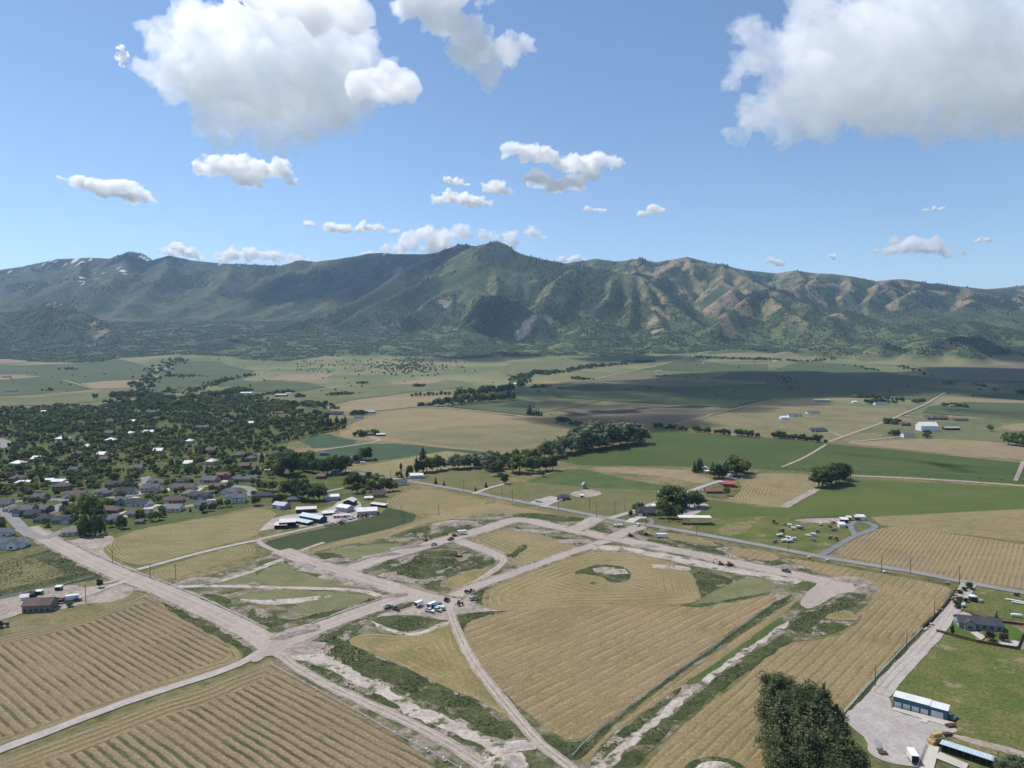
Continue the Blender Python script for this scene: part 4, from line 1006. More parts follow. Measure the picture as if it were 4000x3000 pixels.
def walls_into(bm, x0, x1, y0, y1, h, rise, kind, ridge='x'):
    if kind == 'gable':
        if ridge == 'x': prism(bm, [(y0, 0), (y1, 0), (y1, h), ((y0 + y1) / 2, h + rise - .02), (y0, h)], x0, x1, axis='x')
        else: prism(bm, [(x0, 0), (x1, 0), (x1, h), ((x0 + x1) / 2, h + rise - .02), (x0, h)], y0, y1, axis='y')
    elif kind == 'shed': prism(bm, [(y0, 0), (y1, 0), (y1, h + rise - .03), (y0, h)], x0, x1, axis='x')
    else: box_into(bm, x0, x1, y0, y1, 0, h)

YAW1, YAW2 = A1, A1 + math.pi / 2
HOUSE_BOX = []
BS = [1.0, 1.0, 1.0]
def building(name, label, cat, px, py, wpx=None, w=None, d=9.0, h=3.0, rise=2.2, roof='gable', wall='white', rmat='greyroof', yaw=None, ridge='x', front=(), side=(), garage=0, doors=0, big=0, wing=None, group=None, windows=3, open_front=False, ov=.5, chimney=False, sink=0.0, posts=0, clampw=None, z0=0.0):
    x, y = P(px, py); sl = math.sqrt(x * x + y * y + CAM_H ** 2)
    if w is None: w = wpx / F * sl * .82
    else: w, d, h, rise = w * BS[0], d * BS[1], h * BS[2], rise * BS[2]
    if wing and wpx is None: wing = (wing[0] * BS[0], wing[1] * BS[0], wing[2], wing[3] * BS[2])
    if clampw: w = min(max(w, clampw[0]), clampw[1])
    if yaw is None: yaw = 0.0
    e = link(bpy.data.objects.new(name, None)); e.empty_display_size = .5
    # the given point is the foot of the wall facing the camera
    cyw, syw = math.cos(yaw), math.sin(yaw)
    dep = abs(-syw * w * .5) + abs(cyw * d * .5)
    dirv = np.array([x, y]) / math.hypot(x, y)
    cx, cyy = np.array([x, y]) + dirv * dep * .8
    e.location = (cx, cyy, float(T(cx, cyy)) - sink + z0); e.rotation_euler = (0, 0, yaw)
    HOUSE_BOX.append((cx, cyy, w / 2, d / 2, yaw))
    hx_, hy_ = w / 2, d / 2
    if open_front:
        bm = bmesh.new()
        box_into(bm, -hx_, hx_, hy_ - .2, hy_, 0, h + (rise if roof == 'shed' else 0)); box_into(bm, -hx_, -hx_ + .2, -hy_, hy_ - .2, 0, h); box_into(bm, hx_ - .2, hx_, -hy_, hy_ - .2, 0, h)
        part('wall', bm, BM[wall], e)
        n = max(2, int(w / 5))
        for i in range(n + 1):
            xx = -hx_ + .15 + (w - .3) * i / n
            boxpart('post', (xx - .13, xx + .13, -hy_, -hy_ + .26, 0, h), BM['post'], e)
    elif posts:
        for i in range(posts):
            xx = -hx_ + w * i / (posts - 1)
            for yy in (-hy_, hy_): boxpart('post', (xx - .15, xx + .15, yy - .15, yy + .15, 0, h), BM['greenwall'], e)
    else:
        bm = bmesh.new(); walls_into(bm, -hx_, hx_, -hy_, hy_, h, rise, roof, ridge); part('wall', bm, BM[wall], e)
    bm = bmesh.new(); roof_into(bm, -hx_, hx_, -hy_, hy_, h, rise, roof, ov=ov, ridge=ridge)
    if wing:          # (x offset, width, reach, rise) a front gable wing
        wx0, ww, reach, wr = wing
        wb = bmesh.new(); prism(wb, [(wx0 - ww / 2, 0), (wx0 + ww / 2, 0), (wx0 + ww / 2, h - .02), (wx0, h + wr), (wx0 - ww / 2, h - .02)], -hy_ - reach, 0, axis='y')
        part('wing', wb, BM[wall], e)
        roof_into(bm, wx0 - ww / 2, wx0 + ww / 2, -hy_ - reach, 0.3, h + .03, wr, 'gable', ov=.45, ridge='y')
    rf = part('roof', bm, BM[rmat], e)
    if chimney: boxpart('chimney', (w * .2, w * .2 + .9, -.4, .5, h, h + rise + 1.0), BM['brick'], rf)
    fy = -hy_ - .04
    def opening(nm, xc, zc, ww, hh, mat, yy=fy, sidex=None):
        if sidex is None: return boxpart(nm, (xc - ww / 2, xc + ww / 2, yy - .06, yy + .02, zc - hh / 2, zc + hh / 2), BM[mat], e)
        return boxpart(nm, (sidex - .05, sidex + .05, xc - ww / 2, xc + ww / 2, zc - hh / 2, zc + hh / 2), BM[mat], e)
    used = []
    if not open_front and not posts:
        if garage:
            gw = 4.2 if garage > 1 else 2.7
            gx_ = wing[0] if wing else -hx_ + gw / 2 + .8
            gy_ = (-hy_ - wing[2] - .04) if wing else fy
            opening('garage_door', gx_, 1.15, min(gw, (wing[1] - .6) if wing else gw), 2.3, 'door', gy_); used.append((gx_ - gw / 2 - .5, gx_ + gw / 2 + .5))
        if big:
            for i in range(big):
                xx = -hx_ + w * (i + .5) / big
                opening('door', xx, min(h * .42, 1.9), min(w / big * .6, 4.2), min(h * .8, 3.8), 'door')
                used.append((xx - 3, xx + 3))
        if doors: opening('door', hx_ * .1, 1.05, 1.0, 2.1, 'trim'); used.append((hx_ * .1 - .8, hx_ * .1 + .8))
        if wing and not garage:
            opening('window', wing[0], 1.6, min(2.0, wing[1] * .5), 1.3, 'glass', -hy_ - wing[2] - .04)
        if wing: used.append((wing[0] - wing[1] / 2 - .8, wing[0] + wing[1] / 2 + .8))
        storeys = 2 if h > 4.2 else 1
        for s in range(storeys):
            for i in range(windows):
                xx = -hx_ + w * (i + .5) / windows
                if s == 0 and any(a < xx < b for a, b in used): continue
                if s == 1 and wing and abs(xx - wing[0]) < wing[1] / 2 + .8: continue
                opening('window', xx, min(1.55, h * .5) + 2.4 * s, 1.4, 1.15, 'glass')
        if windows:
            for sx_ in (-hx_ - .03, hx_ + .03):
                opening('window', 0, 1.6, 1.4, 1.2, 'glass', sidex=sx_)
    if group: tag(e, group=group)
    tag(e, label, cat)
    return e

Y1 = YAW1; Y2 = YAW1 + math.pi / 2
def zf(x, y): return (553 + x * .1375, 1040 + y * .1375)      # farm window
# --- farm
BS[:] = [.60, .64, .76]
building('barn', 'grey green gabled barn with a white roller door', 'barn', *zf(405,440), w=21, d=13, h=4.6, rise=2.6, wall='greensteel', rmat='greyroofm', yaw=Y1 + .25, windows=0, big=1)
building('shed', 'flat white-topped grey shed beside the thick tree belt', 'shed', *zf(1195,305), w=20, d=13, h=4.8, rise=.8, roof='shed', wall='steel', rmat='whiteroof', yaw=.25, windows=0)
building('open_shed', 'long dusty open-fronted shed behind the blue-roofed barn', 'shed', *zf(790,500), w=27, d=8, h=4.2, rise=1.4, roof='shed', wall='wood', rmat='pinkroof', yaw=.22, open_front=True)
building('barn', 'long barn with pale blue metal roof and dark timber walls', 'barn', *zf(900,655), w=38, d=13, h=5.0, rise=2.2, wall='greenwall', rmat='blueroof', yaw=Y1 + .12, windows=0)
building('lean_to', 'low pale blue lean-to roof along the blue-roofed barn', 'shed', *zf(740,690), w=26, d=8, h=2.8, rise=.9, roof='shed', wall='darkwall', rmat='blueroof', yaw=Y1 + .12, open_front=True)
building('hay_barn', 'tall open hay barn with pinkish white roof at the field edge', 'barn', *zf(500,735), w=20, d=15, h=6.0, rise=.8, roof='shed', wall='darkwall', rmat='pinkroof', yaw=.22, open_front=True)
building('lean_to', 'lower pinkish lean-to roof beside the tall open hay barn', 'shed', *zf(400,745), w=15, d=12, h=3.8, rise=.9, roof='shed', wall='darkwall', rmat='pinkroof', yaw=.1, open_front=True)
building('barn', 'white-roofed steel barn with a white roller door in its gable', 'barn', *zf(1405,485), w=20, d=14, h=5.0, rise=2.2, wall='steel', rmat='whiteroof', yaw=Y1 + .15, windows=0)
building('barn', 'pale metal hay barn with dark open gable end', 'barn', *zf(1480,385), w=15, d=17, h=5.2, rise=2.4, wall='darkwall', rmat='pinkroof', yaw=-.1, ridge='y', windows=0)
building('shed', 'small crooked white-roofed shed in the middle of the farmyard', 'shed', *zf(1135,535), w=15, d=9, h=2.6, rise=1.8, wall='darkwall', rmat='whiteroof', yaw=.35, windows=0)
building('mobile_home', 'long low white mobile building with pinkish roof in the farmyard', 'building', *zf(1345,575), w=22, d=5, h=2.8, rise=.7, wall='white', rmat='pinkroof', yaw=.22, windows=5, doors=1)
building('barn', 'white barn with dark doorway at the end of the farmyard', 'barn', *zf(1745,530), w=27, d=17, h=4.4, rise=2.6, wall='steel', rmat='whiteroof', yaw=.22, windows=0, big=0)
building('open_shed', 'long dark open shed with pinkish roof behind the white barn', 'shed', *zf(1930,410), w=25, d=6, h=2.6, rise=.9, roof='shed', wall='darkwall', rmat='pinkroof', yaw=Y1 + .2, open_front=True)
building('canopy', 'low white canopy roof beside the brown-roofed barn', 'canopy', *zf(1770,292), w=12, d=7, h=2.6, rise=.5, roof='shed', wall='white', rmat='whiteroof', yaw=.1, posts=3)
building('barn', 'old stone barn with reddish brown roof by the farmhouse trees', 'barn', 818,1075, w=20, d=11, h=4.0, rise=4.4, wall='stone', rmat='brownroof', yaw=.25, windows=3)
building('farmhouse', 'white farmhouse with grey roof beside the asphalt road', 'house', 866,1049, w=20, d=9, h=4.8, rise=3.0, wall='white', rmat='greyroof', yaw=.2, windows=4, wing=(-5,5,2,2.2), chimney=True)
building('shed', 'white gabled shed with pale blue walls beside the road', 'shed', 900,1034, w=22, d=13, h=4.6, rise=2.0, wall='bluewall', rmat='whiteroof', yaw=.15, windows=0, big=0)
building('house', 'grey-roofed house tucked between willows at the lane end', 'house', 1034,1010, w=19, d=11, h=3.0, rise=2.6, wall='cream', rmat='greyroof', yaw=.2, garage=2)
building('house', 'dark grey low house between the tree belt and the suburb street', 'house', 572,1075, w=26, d=12, h=3.0, rise=2.8, roof='hip', wall='taupe', rmat='charcoal', yaw=.1)
building('house', 'grey-roofed house half hidden behind the thick tree belt', 'house', 636,1084, w=20, d=11, h=3.0, rise=2.6, roof='hip', wall='taupe', rmat='greyroof', yaw=.3)
# --- north of the road
BS[:] = [.58, .70, .80]
building('house', 'grey hip-roofed house with garage and gravel drive in the open meadow', 'house', 1217,1080, w=19, d=11, h=3.4, rise=2.4, roof='hip', wall='taupe', rmat='charcoal', yaw=-.05, wing=(-4,6.5,3,1.8), garage=2)
building('tall_shed', 'narrow tall shed with grey roof behind the dirt paddock', 'shed', 1262,1056, w=7, d=6, h=5.0, rise=2.6, wall='stone', rmat='greyroofm', yaw=.2, ridge='y', windows=0)
building('stall', 'tiny white-roofed animal shelter at the dirt paddock', 'shed', 1257,1074, w=4.5, d=3.5, h=2.0, rise=.6, roof='shed', wall='darkwall', rmat='whiteroof', yaw=0, windows=0)
building('house', 'large steep-gabled brick house at the junction', 'house', 1394,1114, w=27, d=12, h=3.6, rise=4.6, wall='brick', rmat='charcoal', yaw=-.12, wing=(-8,8,3,3.4), garage=2, chimney=True, windows=4)
building('garage', 'flat-roofed white garage behind the steep-gabled brick house', 'garage', 1418,1100, w=14, d=9, h=3.6, rise=.4, roof='flat', wall='cream', rmat='whiteroof', yaw=.1, windows=2)
building('pole_shed', 'long open pole shed with white roof on dark green posts', 'shed', 1500,1133, w=42, d=9, h=7.0, rise=.3, roof='flat', rmat='whiteroof', yaw=-.03, posts=10, ov=.7)
building('house', 'white flat-roofed upper box of the house among conifers', 'house', 1519,1019, w=12, d=9, h=6.2, rise=.4, roof='flat', wall='cream', rmat='pinkroof', yaw=.0, windows=3)
building('house', 'low white flat-roofed wing beside the conifers', 'house', 1529,1023, w=14, d=9, h=3.4, rise=.4, roof='flat', wall='cream', rmat='pinkroof', yaw=.0, windows=3)
building('shed', 'small white shed between silvery trees', 'shed', 1576,1030, w=9, d=7, h=3.2, rise=1.2, wall='white', rmat='whiteroof', yaw=.2, windows=0)
building('barn', 'barn with bright red metal roof', 'barn', 1575,1053, w=19, d=13, h=4.4, rise=2.8, wall='redwall', rmat='redroof', yaw=-.3, windows=0)
building('house', 'long brick house with rust brown roof by the side road', 'house', 1541,1066, w=27, d=11, h=3.0, rise=2.6, wall='brick', rmat='rustroof', yaw=.02, windows=5)
building('house', 'brown-roofed house sunk in the dark grove', 'house', 1147,1010, w=22, d=11, h=3.0, rise=2.6, roof='hip', wall='taupe', rmat='brownroof', yaw=.1)
# --- far right
BS[:] = [.80, .85, .9]
FR = dict(windows=4)
building('tent_barn', 'bright white arched fabric barn', 'barn', 2002,931, w=34, d=22, h=9.0, rise=6.5, wall='white', rmat='whiteroof', yaw=-.05, windows=0, ov=.1)
building('long_shed', 'long low grey shed with machinery beside the fabric barn', 'shed', 2054,929, w=30, d=11, h=4, rise=1.8, wall='darkwall', rmat='greyroofm', yaw=0, open_front=True)
building('farmhouse', 'two storey white farmhouse with grey roof on the far tan field', 'house', 1960,945, w=20, d=11, h=5.2, rise=2.8, wall='white', rmat='greyroof', yaw=0, **FR)
building('house', 'brown stone house behind garden trees across from the fabric barn', 'house', 1954,920, w=20, d=12, h=4.8, rise=3, roof='hip', wall='taupe', rmat='brownroof', yaw=0, wing=(3,6,2,2), **FR)
building('house', 'wide dark brown house with several gables in the cloud shade', 'house', 2022,907, w=48, d=14, h=4.6, rise=4.2, wall='taupe', rmat='brownroof', yaw=0, wing=(-12,10,3,3.2), **FR)
building('house', 'low brown house right of the wide gabled house', 'house', 2073,909, w=32, d=12, h=3.4, rise=2.4, wall='taupe', rmat='brownroof', yaw=0, **FR)
building('house', 'grey-roofed house among trees at the top of the far road', 'house', 2061,880, w=28, d=13, h=4, rise=3, roof='hip', wall='stone', rmat='greyroof', yaw=0, **FR)
building('house', 'dark grey hip-roofed house alone beside the far road', 'house', 1767,933, w=33, d=13, h=4.2, rise=3.2, roof='hip', wall='grey', rmat='charcoal', yaw=0, wing=(-7,8,3,2.6), **FR)
building('house', 'white house with twin front gables in the far field', 'house', 1755,895, w=30, d=12, h=4.4, rise=3.4, wall='white', rmat='greyroof', yaw=0, wing=(-8,9,3,3.2), **FR)
building('house', 'low white house with grey gabled roof beside the small white barn', 'house', 1716,900, w=32, d=12, h=3.4, rise=2.8, wall='white', rmat='greyroof', yaw=0, wing=(-5,7,2,2.2), **FR)
building('barn', 'small bright white barn in the far field', 'barn', 1694,906, w=19, d=13, h=4.2, rise=2.4, wall='white', rmat='whiteroof', yaw=0, windows=0)
building('long_barn', 'long narrow blue-grey barn on the shaded slope', 'barn', 1774,868, w=48, d=13, h=4.6, rise=2.4, wall='steel', rmat='blueroof', yaw=0, windows=8)
building('house', 'white house beside the dark trees on the shaded slope', 'house', 1902,875, w=36, d=13, h=4.6, rise=3, wall='white', rmat='greyroof', yaw=0, **FR)
building('shed', 'small white shed by the fenced paddock on the shaded slope', 'shed', 1845,871, w=13, d=9, h=3.6, rise=2, wall='white', rmat='whiteroof', yaw=0, windows=0)
building('house', 'large white house on bare red soil below the foothills', 'house', 1528,786, w=55, d=20, h=6, rise=4, wall='white', rmat='greyroof', yaw=0, **FR)
building('shed', 'small pale shed on bare soil inside the fenced lot', 'shed', 1423,803, w=30, d=12, h=4, rise=2, wall='white', rmat='greyroofm', yaw=0, windows=0)
building('shed', 'long grey shed beside the tree belt on the far road', 'shed', 1404,787, w=40, d=12, h=4.5, rise=2.2, wall='grey', rmat='greyroofm', yaw=0, windows=0)
building('house', 'dark farmhouse alone in the shaded field', 'house', 1213,841, w=30, d=12, h=4.5, rise=3.4, wall='taupe', rmat='brownroof', yaw=0, **FR)
building('house', 'white farmhouse at the end of the far dark belt', 'house', 1108,832, w=28, d=12, h=4.5, rise=3, wall='white', rmat='whiteroof', yaw=0, **FR)
building('house', 'tiny white cabin below the dark foothill', 'house', 1673,782, w=26, d=12, h=4, rise=2.4, wall='white', rmat='whiteroof', yaw=0, windows=0)
# --- centre left, beyond the grain
building('house', 'brown house with dark trees beside the grain field', 'house', 793,941, w=30, d=12, h=3.4, rise=2.8, roof='hip', wall='taupe', rmat='brownroof', yaw=0, **FR)
building('shed', 'low white shed beside the brown house at the grain field', 'shed', 823,942, w=16, d=8, h=3, rise=1, wall='darkwall', rmat='whiteroof', yaw=0, windows=0)
building('house', 'wide grey house on the curved far street', 'house', 726,896, w=34, d=13, h=3.6, rise=3, wall='stone', rmat='charcoal', yaw=0, wing=(6,9,2,2.4), **FR)
building('house', 'small grey house at the bend of the far street', 'house', 775,904, w=20, d=11, h=3.4, rise=2.6, wall='white', rmat='greyroof', yaw=0, **FR)
building('barn', 'cluttered grey barn at the edge of the far stubble', 'barn', 800,893, w=24, d=12, h=4, rise=2, wall='steel', rmat='greyroofm', yaw=0, windows=0)
building('barn', 'dark barn on the rise above the far street', 'barn', 608,857, w=36, d=14, h=5, rise=3, wall='darkwall', rmat='greyroofm', yaw=0, windows=0)
building('shed', 'white roofed shed on the rise above the far street', 'shed', 624,852, w=18, d=9, h=3.6, rise=1, wall='white', rmat='whiteroof', yaw=0, windows=0)
building('house', 'pale house with grey roof beside the canal road', 'house', 560,869, w=34, d=13, h=4.2, rise=3, wall='white', rmat='greyroof', yaw=0, **FR)
building('house', 'orange-roofed low house behind the bright green plot', 'house', 603,895, w=24, d=11, h=3.2, rise=2.4, wall='cream', rmat='rustroof', yaw=0, **FR)
building('house', 'pale blue house standing on the olive slope', 'house', 26,847, w=34, d=14, h=4.6, rise=3.2, wall='bluewall', rmat='greyroof', yaw=0, **FR)
building('house', 'small brown cabin on the tan strip of the slope', 'house', 14,816, w=34, d=12, h=4, rise=2.6, wall='taupe', rmat='brownroof', yaw=0, windows=0)
building('building', 'bright new building on the pale excavation by the canal road', 'building', 533,852, w=38, d=14, h=5, rise=2, wall='white', rmat='whiteroof', yaw=0, windows=0)
# --- brown house on the left
BS[:] = [.84, .84, .9]
building('house', 'long brown-roofed house on the bare plot beside the windrow field', 'house', 88,1322, w=16.5, d=11, h=4.6, rise=2.8, wall='taupe', rmat='brownroof', yaw=.14, windows=5, sink=.2)
# --- charcoal-roofed house on the right
building('house', 'charcoal-roofed ranch house on the green lawn by the gravel lane', 'house', 2112,1362, w=23, d=10, h=3.4, rise=2.6, wall='grey', rmat='charcoal', yaw=Y1 + .38, windows=6, wing=(-6,6,1.6,2.0))
BS[:] = [.8, .85, .9]
# --- suburb in front of the wood
R1 = 'houses of the suburb'
sub = [ # window 1 coordinates of the foot, width in window px, roof, wall, label
 (1212,1592,185,'greyroof','cream','grey-roofed cream house at the lower corner of the suburb, lawn to the hayfield',0),(955,1560,185,'brownroof','brick','brown-roofed brick house beside the huge round tree',2),(962,1648,125,'greyroof','white','grey-roofed white house under the slim trees',0),
 (1212,1505,200,'charcoal','white','charcoal-roofed white house with wide concrete drive',2),(1032,1492,125,'greyroof','grey','tall grey house behind the bare backyard',0),(1500,1548,160,'tanroof','white','pale tan-roofed white house facing the hayfield',0),(1770,1515,160,'greyroof','white','grey-roofed white house on the green slope over the hayfield',0),
 (1505,1475,170,'brownroof','stone','dark brown-roofed stone house in the suburb middle row',2),(1738,1437,170,'charcoal','grey','charcoal-roofed grey house above the curved street',2),(2040,1472,180,'greyroof','white','wide grey-roofed white house inside the street bend',0),(1640,1415,110,'tanroof','cream','plain cream house end behind the middle row',0),
 (1590,1365,215,'brownroof','cream','large brown-roofed house on the upper suburb street',2),(1888,1352,150,'brownroof','brick','brown-roofed brick house beside the street bend',0),(2010,1395,115,'greyroof','white','small grey-roofed white house in the street loop',2),(1308,1385,150,'greyroof','cream','grey-roofed cream house on the upper street, garage to the road',2),
 (1092,1400,170,'charcoal','cream','charcoal-roofed cream house with twin front gables',2),(872,1410,180,'greyroof','grey','wide plain grey-roofed house beside the white fence',0),(655,1430,165,'brownroof','white','brown-roofed white house behind the white fence',0),(352,1452,90,'greyroof','taupe','small taupe house left of the white fence',0),
 (540,1368,125,'brownroof','taupe','dark brown house below the white farm sheds',0),(1000,1335,145,'charcoal','taupe','charcoal-roofed house at the end of the wooded street',0),(1362,1318,160,'greyroof','white','grey-roofed white house at the wooded street corner',2),(1590,1308,140,'charcoal','stone','charcoal-roofed stone house against the willow row',0),
 (1820,1298,150,'greyroof','stone','grey-roofed stone house with driveway below the willow row',2),(1932,1268,75,'rustroof','brick','red brick house with tall gable below the willow row',0),(2055,1288,120,'greyroof','grey','grey house right of the red brick house',2),(2180,1288,100,'greyroof','bluewall','bluish house at the end of the row',0),
 (40,1508,100,'greyroof','cream','grey-roofed cream house at the open west end of the suburb',0),(122,1548,90,'tanroof','white','tan-roofed white house on the western street',0),(235,1578,100,'greyroof','grey','grey gabled house beside the western street',2),(300,1600,110,'charcoal','taupe','charcoal-roofed house with dark garden hedge',0),
 (390,1640,90,'charcoal','grey','steep charcoal-roofed house under garden trees',0),(545,1648,115,'charcoal','bluewall','two-storey blue-grey house by the street end',2),(380,1556,85,'greyroof','taupe','small house between garden trees on the western street',0),(152,1298,90,'brownroof','taupe','brown house at the edge of the orchard',0),
]
for i, (X, Y, W, rm, wl_, lab, g) in enumerate(sub):
    q = w1((X, Y))[0]
    building('house', lab, 'house', *q, wpx=W / 4, d=10 + (i % 3), h=5.0 if i % 5 == 4 else 3.2, rise=2.4 + .3 * (i % 4), roof='hip' if i % 3 == 1 else 'gable', wall=wl_, rmat=rm, yaw=[.08, -.06, .2, -.2, .12][i % 5], garage=g, windows=4, wing=((-1) ** i * 4.5, 6.2, 2.0, 1.9) if i % 4 != 3 else None, clampw=(12, 23), group=R1)
building('house', 'big white two-gabled house beside the gravel road end', 'house', 29,1185, w=21, d=12, h=4.6, rise=3.0, wall='white', rmat='greyroof', yaw=.15, wing=(3,8,3,3), windows=4)
building('house', 'pale house with patio at the start of the gravel road', 'house', 157,1158, w=15, d=11, h=3.6, rise=2.6, wall='cream', rmat='tanroof', yaw=.2, windows=3)
building('house', 'grey house edge at the west end of the gravel road', 'house', 4,1160, w=16, d=11, h=4, rise=2.6, wall='white', rmat='greyroof', yaw=.1, windows=3)
building('shed', 'small grey garden shed standing alone on the lawn by the hayfield', 'shed', 302,1132, w=7.5, d=5, h=2.4, rise=1.3, wall='taupe', rmat='greyroof', yaw=.1, windows=1)
for X, Y, W in [(430,1292,80),(215,1318,125),(500,1308,105),(565,1325,80),(780,1300,40)]:
    q = w1((X, Y))[0]
    building('farm_shed', 'low white-roofed farm shed beside the town trees', 'shed', *q, wpx=W / 4, d=9, h=2.8, rise=.9, roof='shed' if W % 2 else 'gable', wall='cream', rmat='whiteroof', yaw=.1, windows=0, group='white farm sheds by the town trees')
deep = [(820,800,60,0),(950,886,80,1),(960,950,85,3),(1290,880,85,0),(1130,888,35,0),(1150,784,50,0),(1362,758,105,1),(1750,838,115,1),(1990,788,95,1),(1592,708,70,1),(1640,958,55,0),(1372,1045,80,0),(1300,992,70,1),(890,1078,62,0),(680,1068,90,2),(905,1120,70,2),(162,1156,100,0),(326,1116,52,0),(760,1006,55,0),(1192,1200,85,1),(545,938,105,0),(382,700,40,0),(905,668,55,1),(2112,1178,110,2),(2172,1110,60,1),(1830,1040,90,2),(2062,1080,60,1),(1632,1158,45,0),(1832,1140,55,0),(645,1218,75,1),(1325,700,75,1),(952,784,70,1),(1862,748,50,1),(2172,800,52,0)]
dl = [('cream','pinkroof','pale-roofed building showing between the dark town trees'),('stone','greyroof','grey-roofed house showing between the dark town trees'),('brick','brownroof','brown-roofed house showing between the dark town trees'),('darkwall','whiteroof','long white canopy with dark underside among the town trees')]
for i, (X, Y, W, k) in enumerate(deep):
    q = w1((X, Y))[0]
    building('house' if k in (1, 2) else 'shed', dl[k][2], 'house' if k in (1, 2) else 'building', *q, wpx=W / 4, d=12, h=4.2, rise=2.6, roof='gable' if i % 2 else 'hip', wall=dl[k][0], rmat=dl[k][1], yaw=.1 * (i % 4 - 1.5), windows=3 if k in (1, 2) else 0, clampw=(9, 22), group='buildings among the town trees %d' % k)
for X, Y, W, k in [(160,1150,100,1),(185,1182,60,2),(120,1206,70,0),(590,1060,80,1),(562,1262,60,2),(692,1234,50,1),(838,1108,60,1)]:
    q = w2((X, Y))[0]
    building('garden_house', ['pale green shed on the paddock behind the gardens','grey-roofed house in the gardens by the grain field','small brown-roofed house in the paddock gardens'][k], 'house', *q, wpx=W / 4, d=11, h=3.2, rise=2.4, roof='hip', wall=['bluewall','taupe','brick'][k], rmat=['greyroofm','greyroof','rustroof'][k], yaw=.15, windows=3, clampw=(9, 24), group='garden houses by the grain field %d' % k)
# --- blue garage block
def blue_garage():
    p0 = P(1929.5, 1526.5); p1 = P(2046.5, 1558.5)
    yaw = math.atan2(p1[1] - p0[1], p1[0] - p0[0]); L = math.dist(p0, p1)
    e = link(bpy.data.objects.new('garage_block', None)); e.location = (p0[0], p0[1], .06); e.rotation_euler = (0, 0, yaw)
    tag(e, 'long dark blue garage block with white roof and five white doors', 'garage')
    s = L / 24.0; D = 6.2
    m = L * .672
    bm = bmesh.new(); box_into(bm, 0, m, 0, D, 0, 3.9); part('wall', bm, BM['teal'], e)
    bm = bmesh.new(); box_into(bm, m + .01, L, 0, D, 0, 3.7); part('wall', bm, BM['teal'], e)
    for (x0, x1, z) in ((-.2, m + .1, 3.9), (m + .12, L + .2, 3.7)):
        bm = bmesh.new(); prism(bm, [(-.25, z + .25), (D + .25, z - .05), (D + .25, z - .0 + .12), (-.25, z + .42)], x0, x1, axis='x'); rf = part('roof', bm, BM['whiteroof'], e)
        boxpart('fascia', (x0, x1, -.32, -.26, z + .12, z + .44), BM['teal'], rf)
    for i in range(4):
        x0 = m * (.03 + .245 * i)
        dr = boxpart('garage_door', (x0, x0 + m * .195, -.05, .02, 0, 2.3), BM['door'], e)
        for k in range(1, 4): boxpart('panel_joint', (x0 + .03, x0 + m * .195 - .03, -.062, -.05, .575 * k - .02, .575 * k + .02), BM['steel'], dr)
    x0 = m + (L - m) * .10
    dr = boxpart('garage_door', (x0, x0 + (L - m) * .66, -.05, .02, 0, 2.75), BM['door'], e)
    for k in range(1, 5): boxpart('panel_joint', (x0 + .03, x0 + (L - m) * .66 - .03, -.062, -.05, .55 * k - .02, .55 * k + .02), BM['steel'], dr)
blue_garage()
# --- feeding shed at the bottom right
def feed_shed():
    p0 = P(2032, 1623); p1 = P(2150, 1662)
    yaw = math.atan2(p1[1] - p0[1], p1[0] - p0[0]); L = math.dist(p0, p1)
    e = link(bpy.data.objects.new('feeding_shed', None)); e.location = (p0[0], p0[1], .05); e.rotation_euler = (0, 0, yaw)
    tag(e, 'long low open feeding shed with pale blue grey roof', 'shed')
    D = 4.0
    boxpart('wall', (0, L, D - .15, D, 0, 2.2), BM['darkwall'], e); boxpart('wall', (0, .15, .1, D - .16, 0, 2.2), BM['darkwall'], e); boxpart('wall', (L - .15, L, .1, D - .16, 0, 2.2), BM['darkwall'], e)
    bm = bmesh.new(); prism(bm, [(-.5, 2.75), (D + .4, 2.2), (D + .4, 2.34), (-.5, 2.89)], -.4, L + .4, axis='x'); part('roof', bm, BM['blueroof'], e)
    for i in range(8): xx = .3 + (L - .6) * i / 7; boxpart('post', (xx - .1, xx + .1, -.1, .1, 0, 2.7), BM['post'], e)
feed_shed()
# ------------------------------------------------------------------ trees
def leaf_mat(name, A, B, yellow=None):
    t = NT(name)
    g = t.node('ShaderNodeNewGeometry')
    rnd = g.outputs['Random Per Island']
    c = t.mix(t.ramp(t.noise(17, 2, .5), .35, .65), A, B)
    if yellow: c = t.mix(t.ramp(t.noise(31, 2, .5), .52, .62), c, yellow)
    c = t.mul(c, t.grey(t.ramp(rnd, 0, 1, .55, 1.45)))
    t.color(c); t.b.inputs['Roughness'].default_value = .75
    tr = t.node('ShaderNodeBsdfTranslucent'); t.l.new(c, tr.inputs[0])
    mx = t.node('ShaderNodeMixShader'); mx.inputs[0].default_value = .34
    t.l.new(t.b.outputs[0], mx.inputs[1]); t.l.new(tr.outputs[0], mx.inputs[2]); t.l.new(mx.outputs[0], t.out.inputs[0])
    return t.m
LEAF = {
 'broad': leaf_mat('broadleaf foliage', (.088, .132, .036), (.130, .172, .052), (.200, .214, .055)),
 'dark': leaf_mat('dark foliage', (.048, .078, .026), (.072, .100, .034)),
 'grove': leaf_mat('cottonwood foliage', (.092, .112, .048), (.128, .146, .066)),
 'willow': leaf_mat('grey green willow foliage', (.120, .150, .080), (.150, .176, .098)),
 'conifer': leaf_mat('conifer needles', (.028, .050, .024), (.042, .066, .032)),
 'spruce': leaf_mat('blue spruce needles', (.078, .110, .105), (.100, .138, .135)),
 'purple': leaf_mat('plum leaves', (.075, .034, .037), (.100, .048, .044)),
 'silver': leaf_mat('silver leaves', (.30, .33, .26), (.25, .285, .21)),
 'yellow': leaf_mat('yellow green leaves', (.210, .235, .048), (.170, .205, .042)),
}
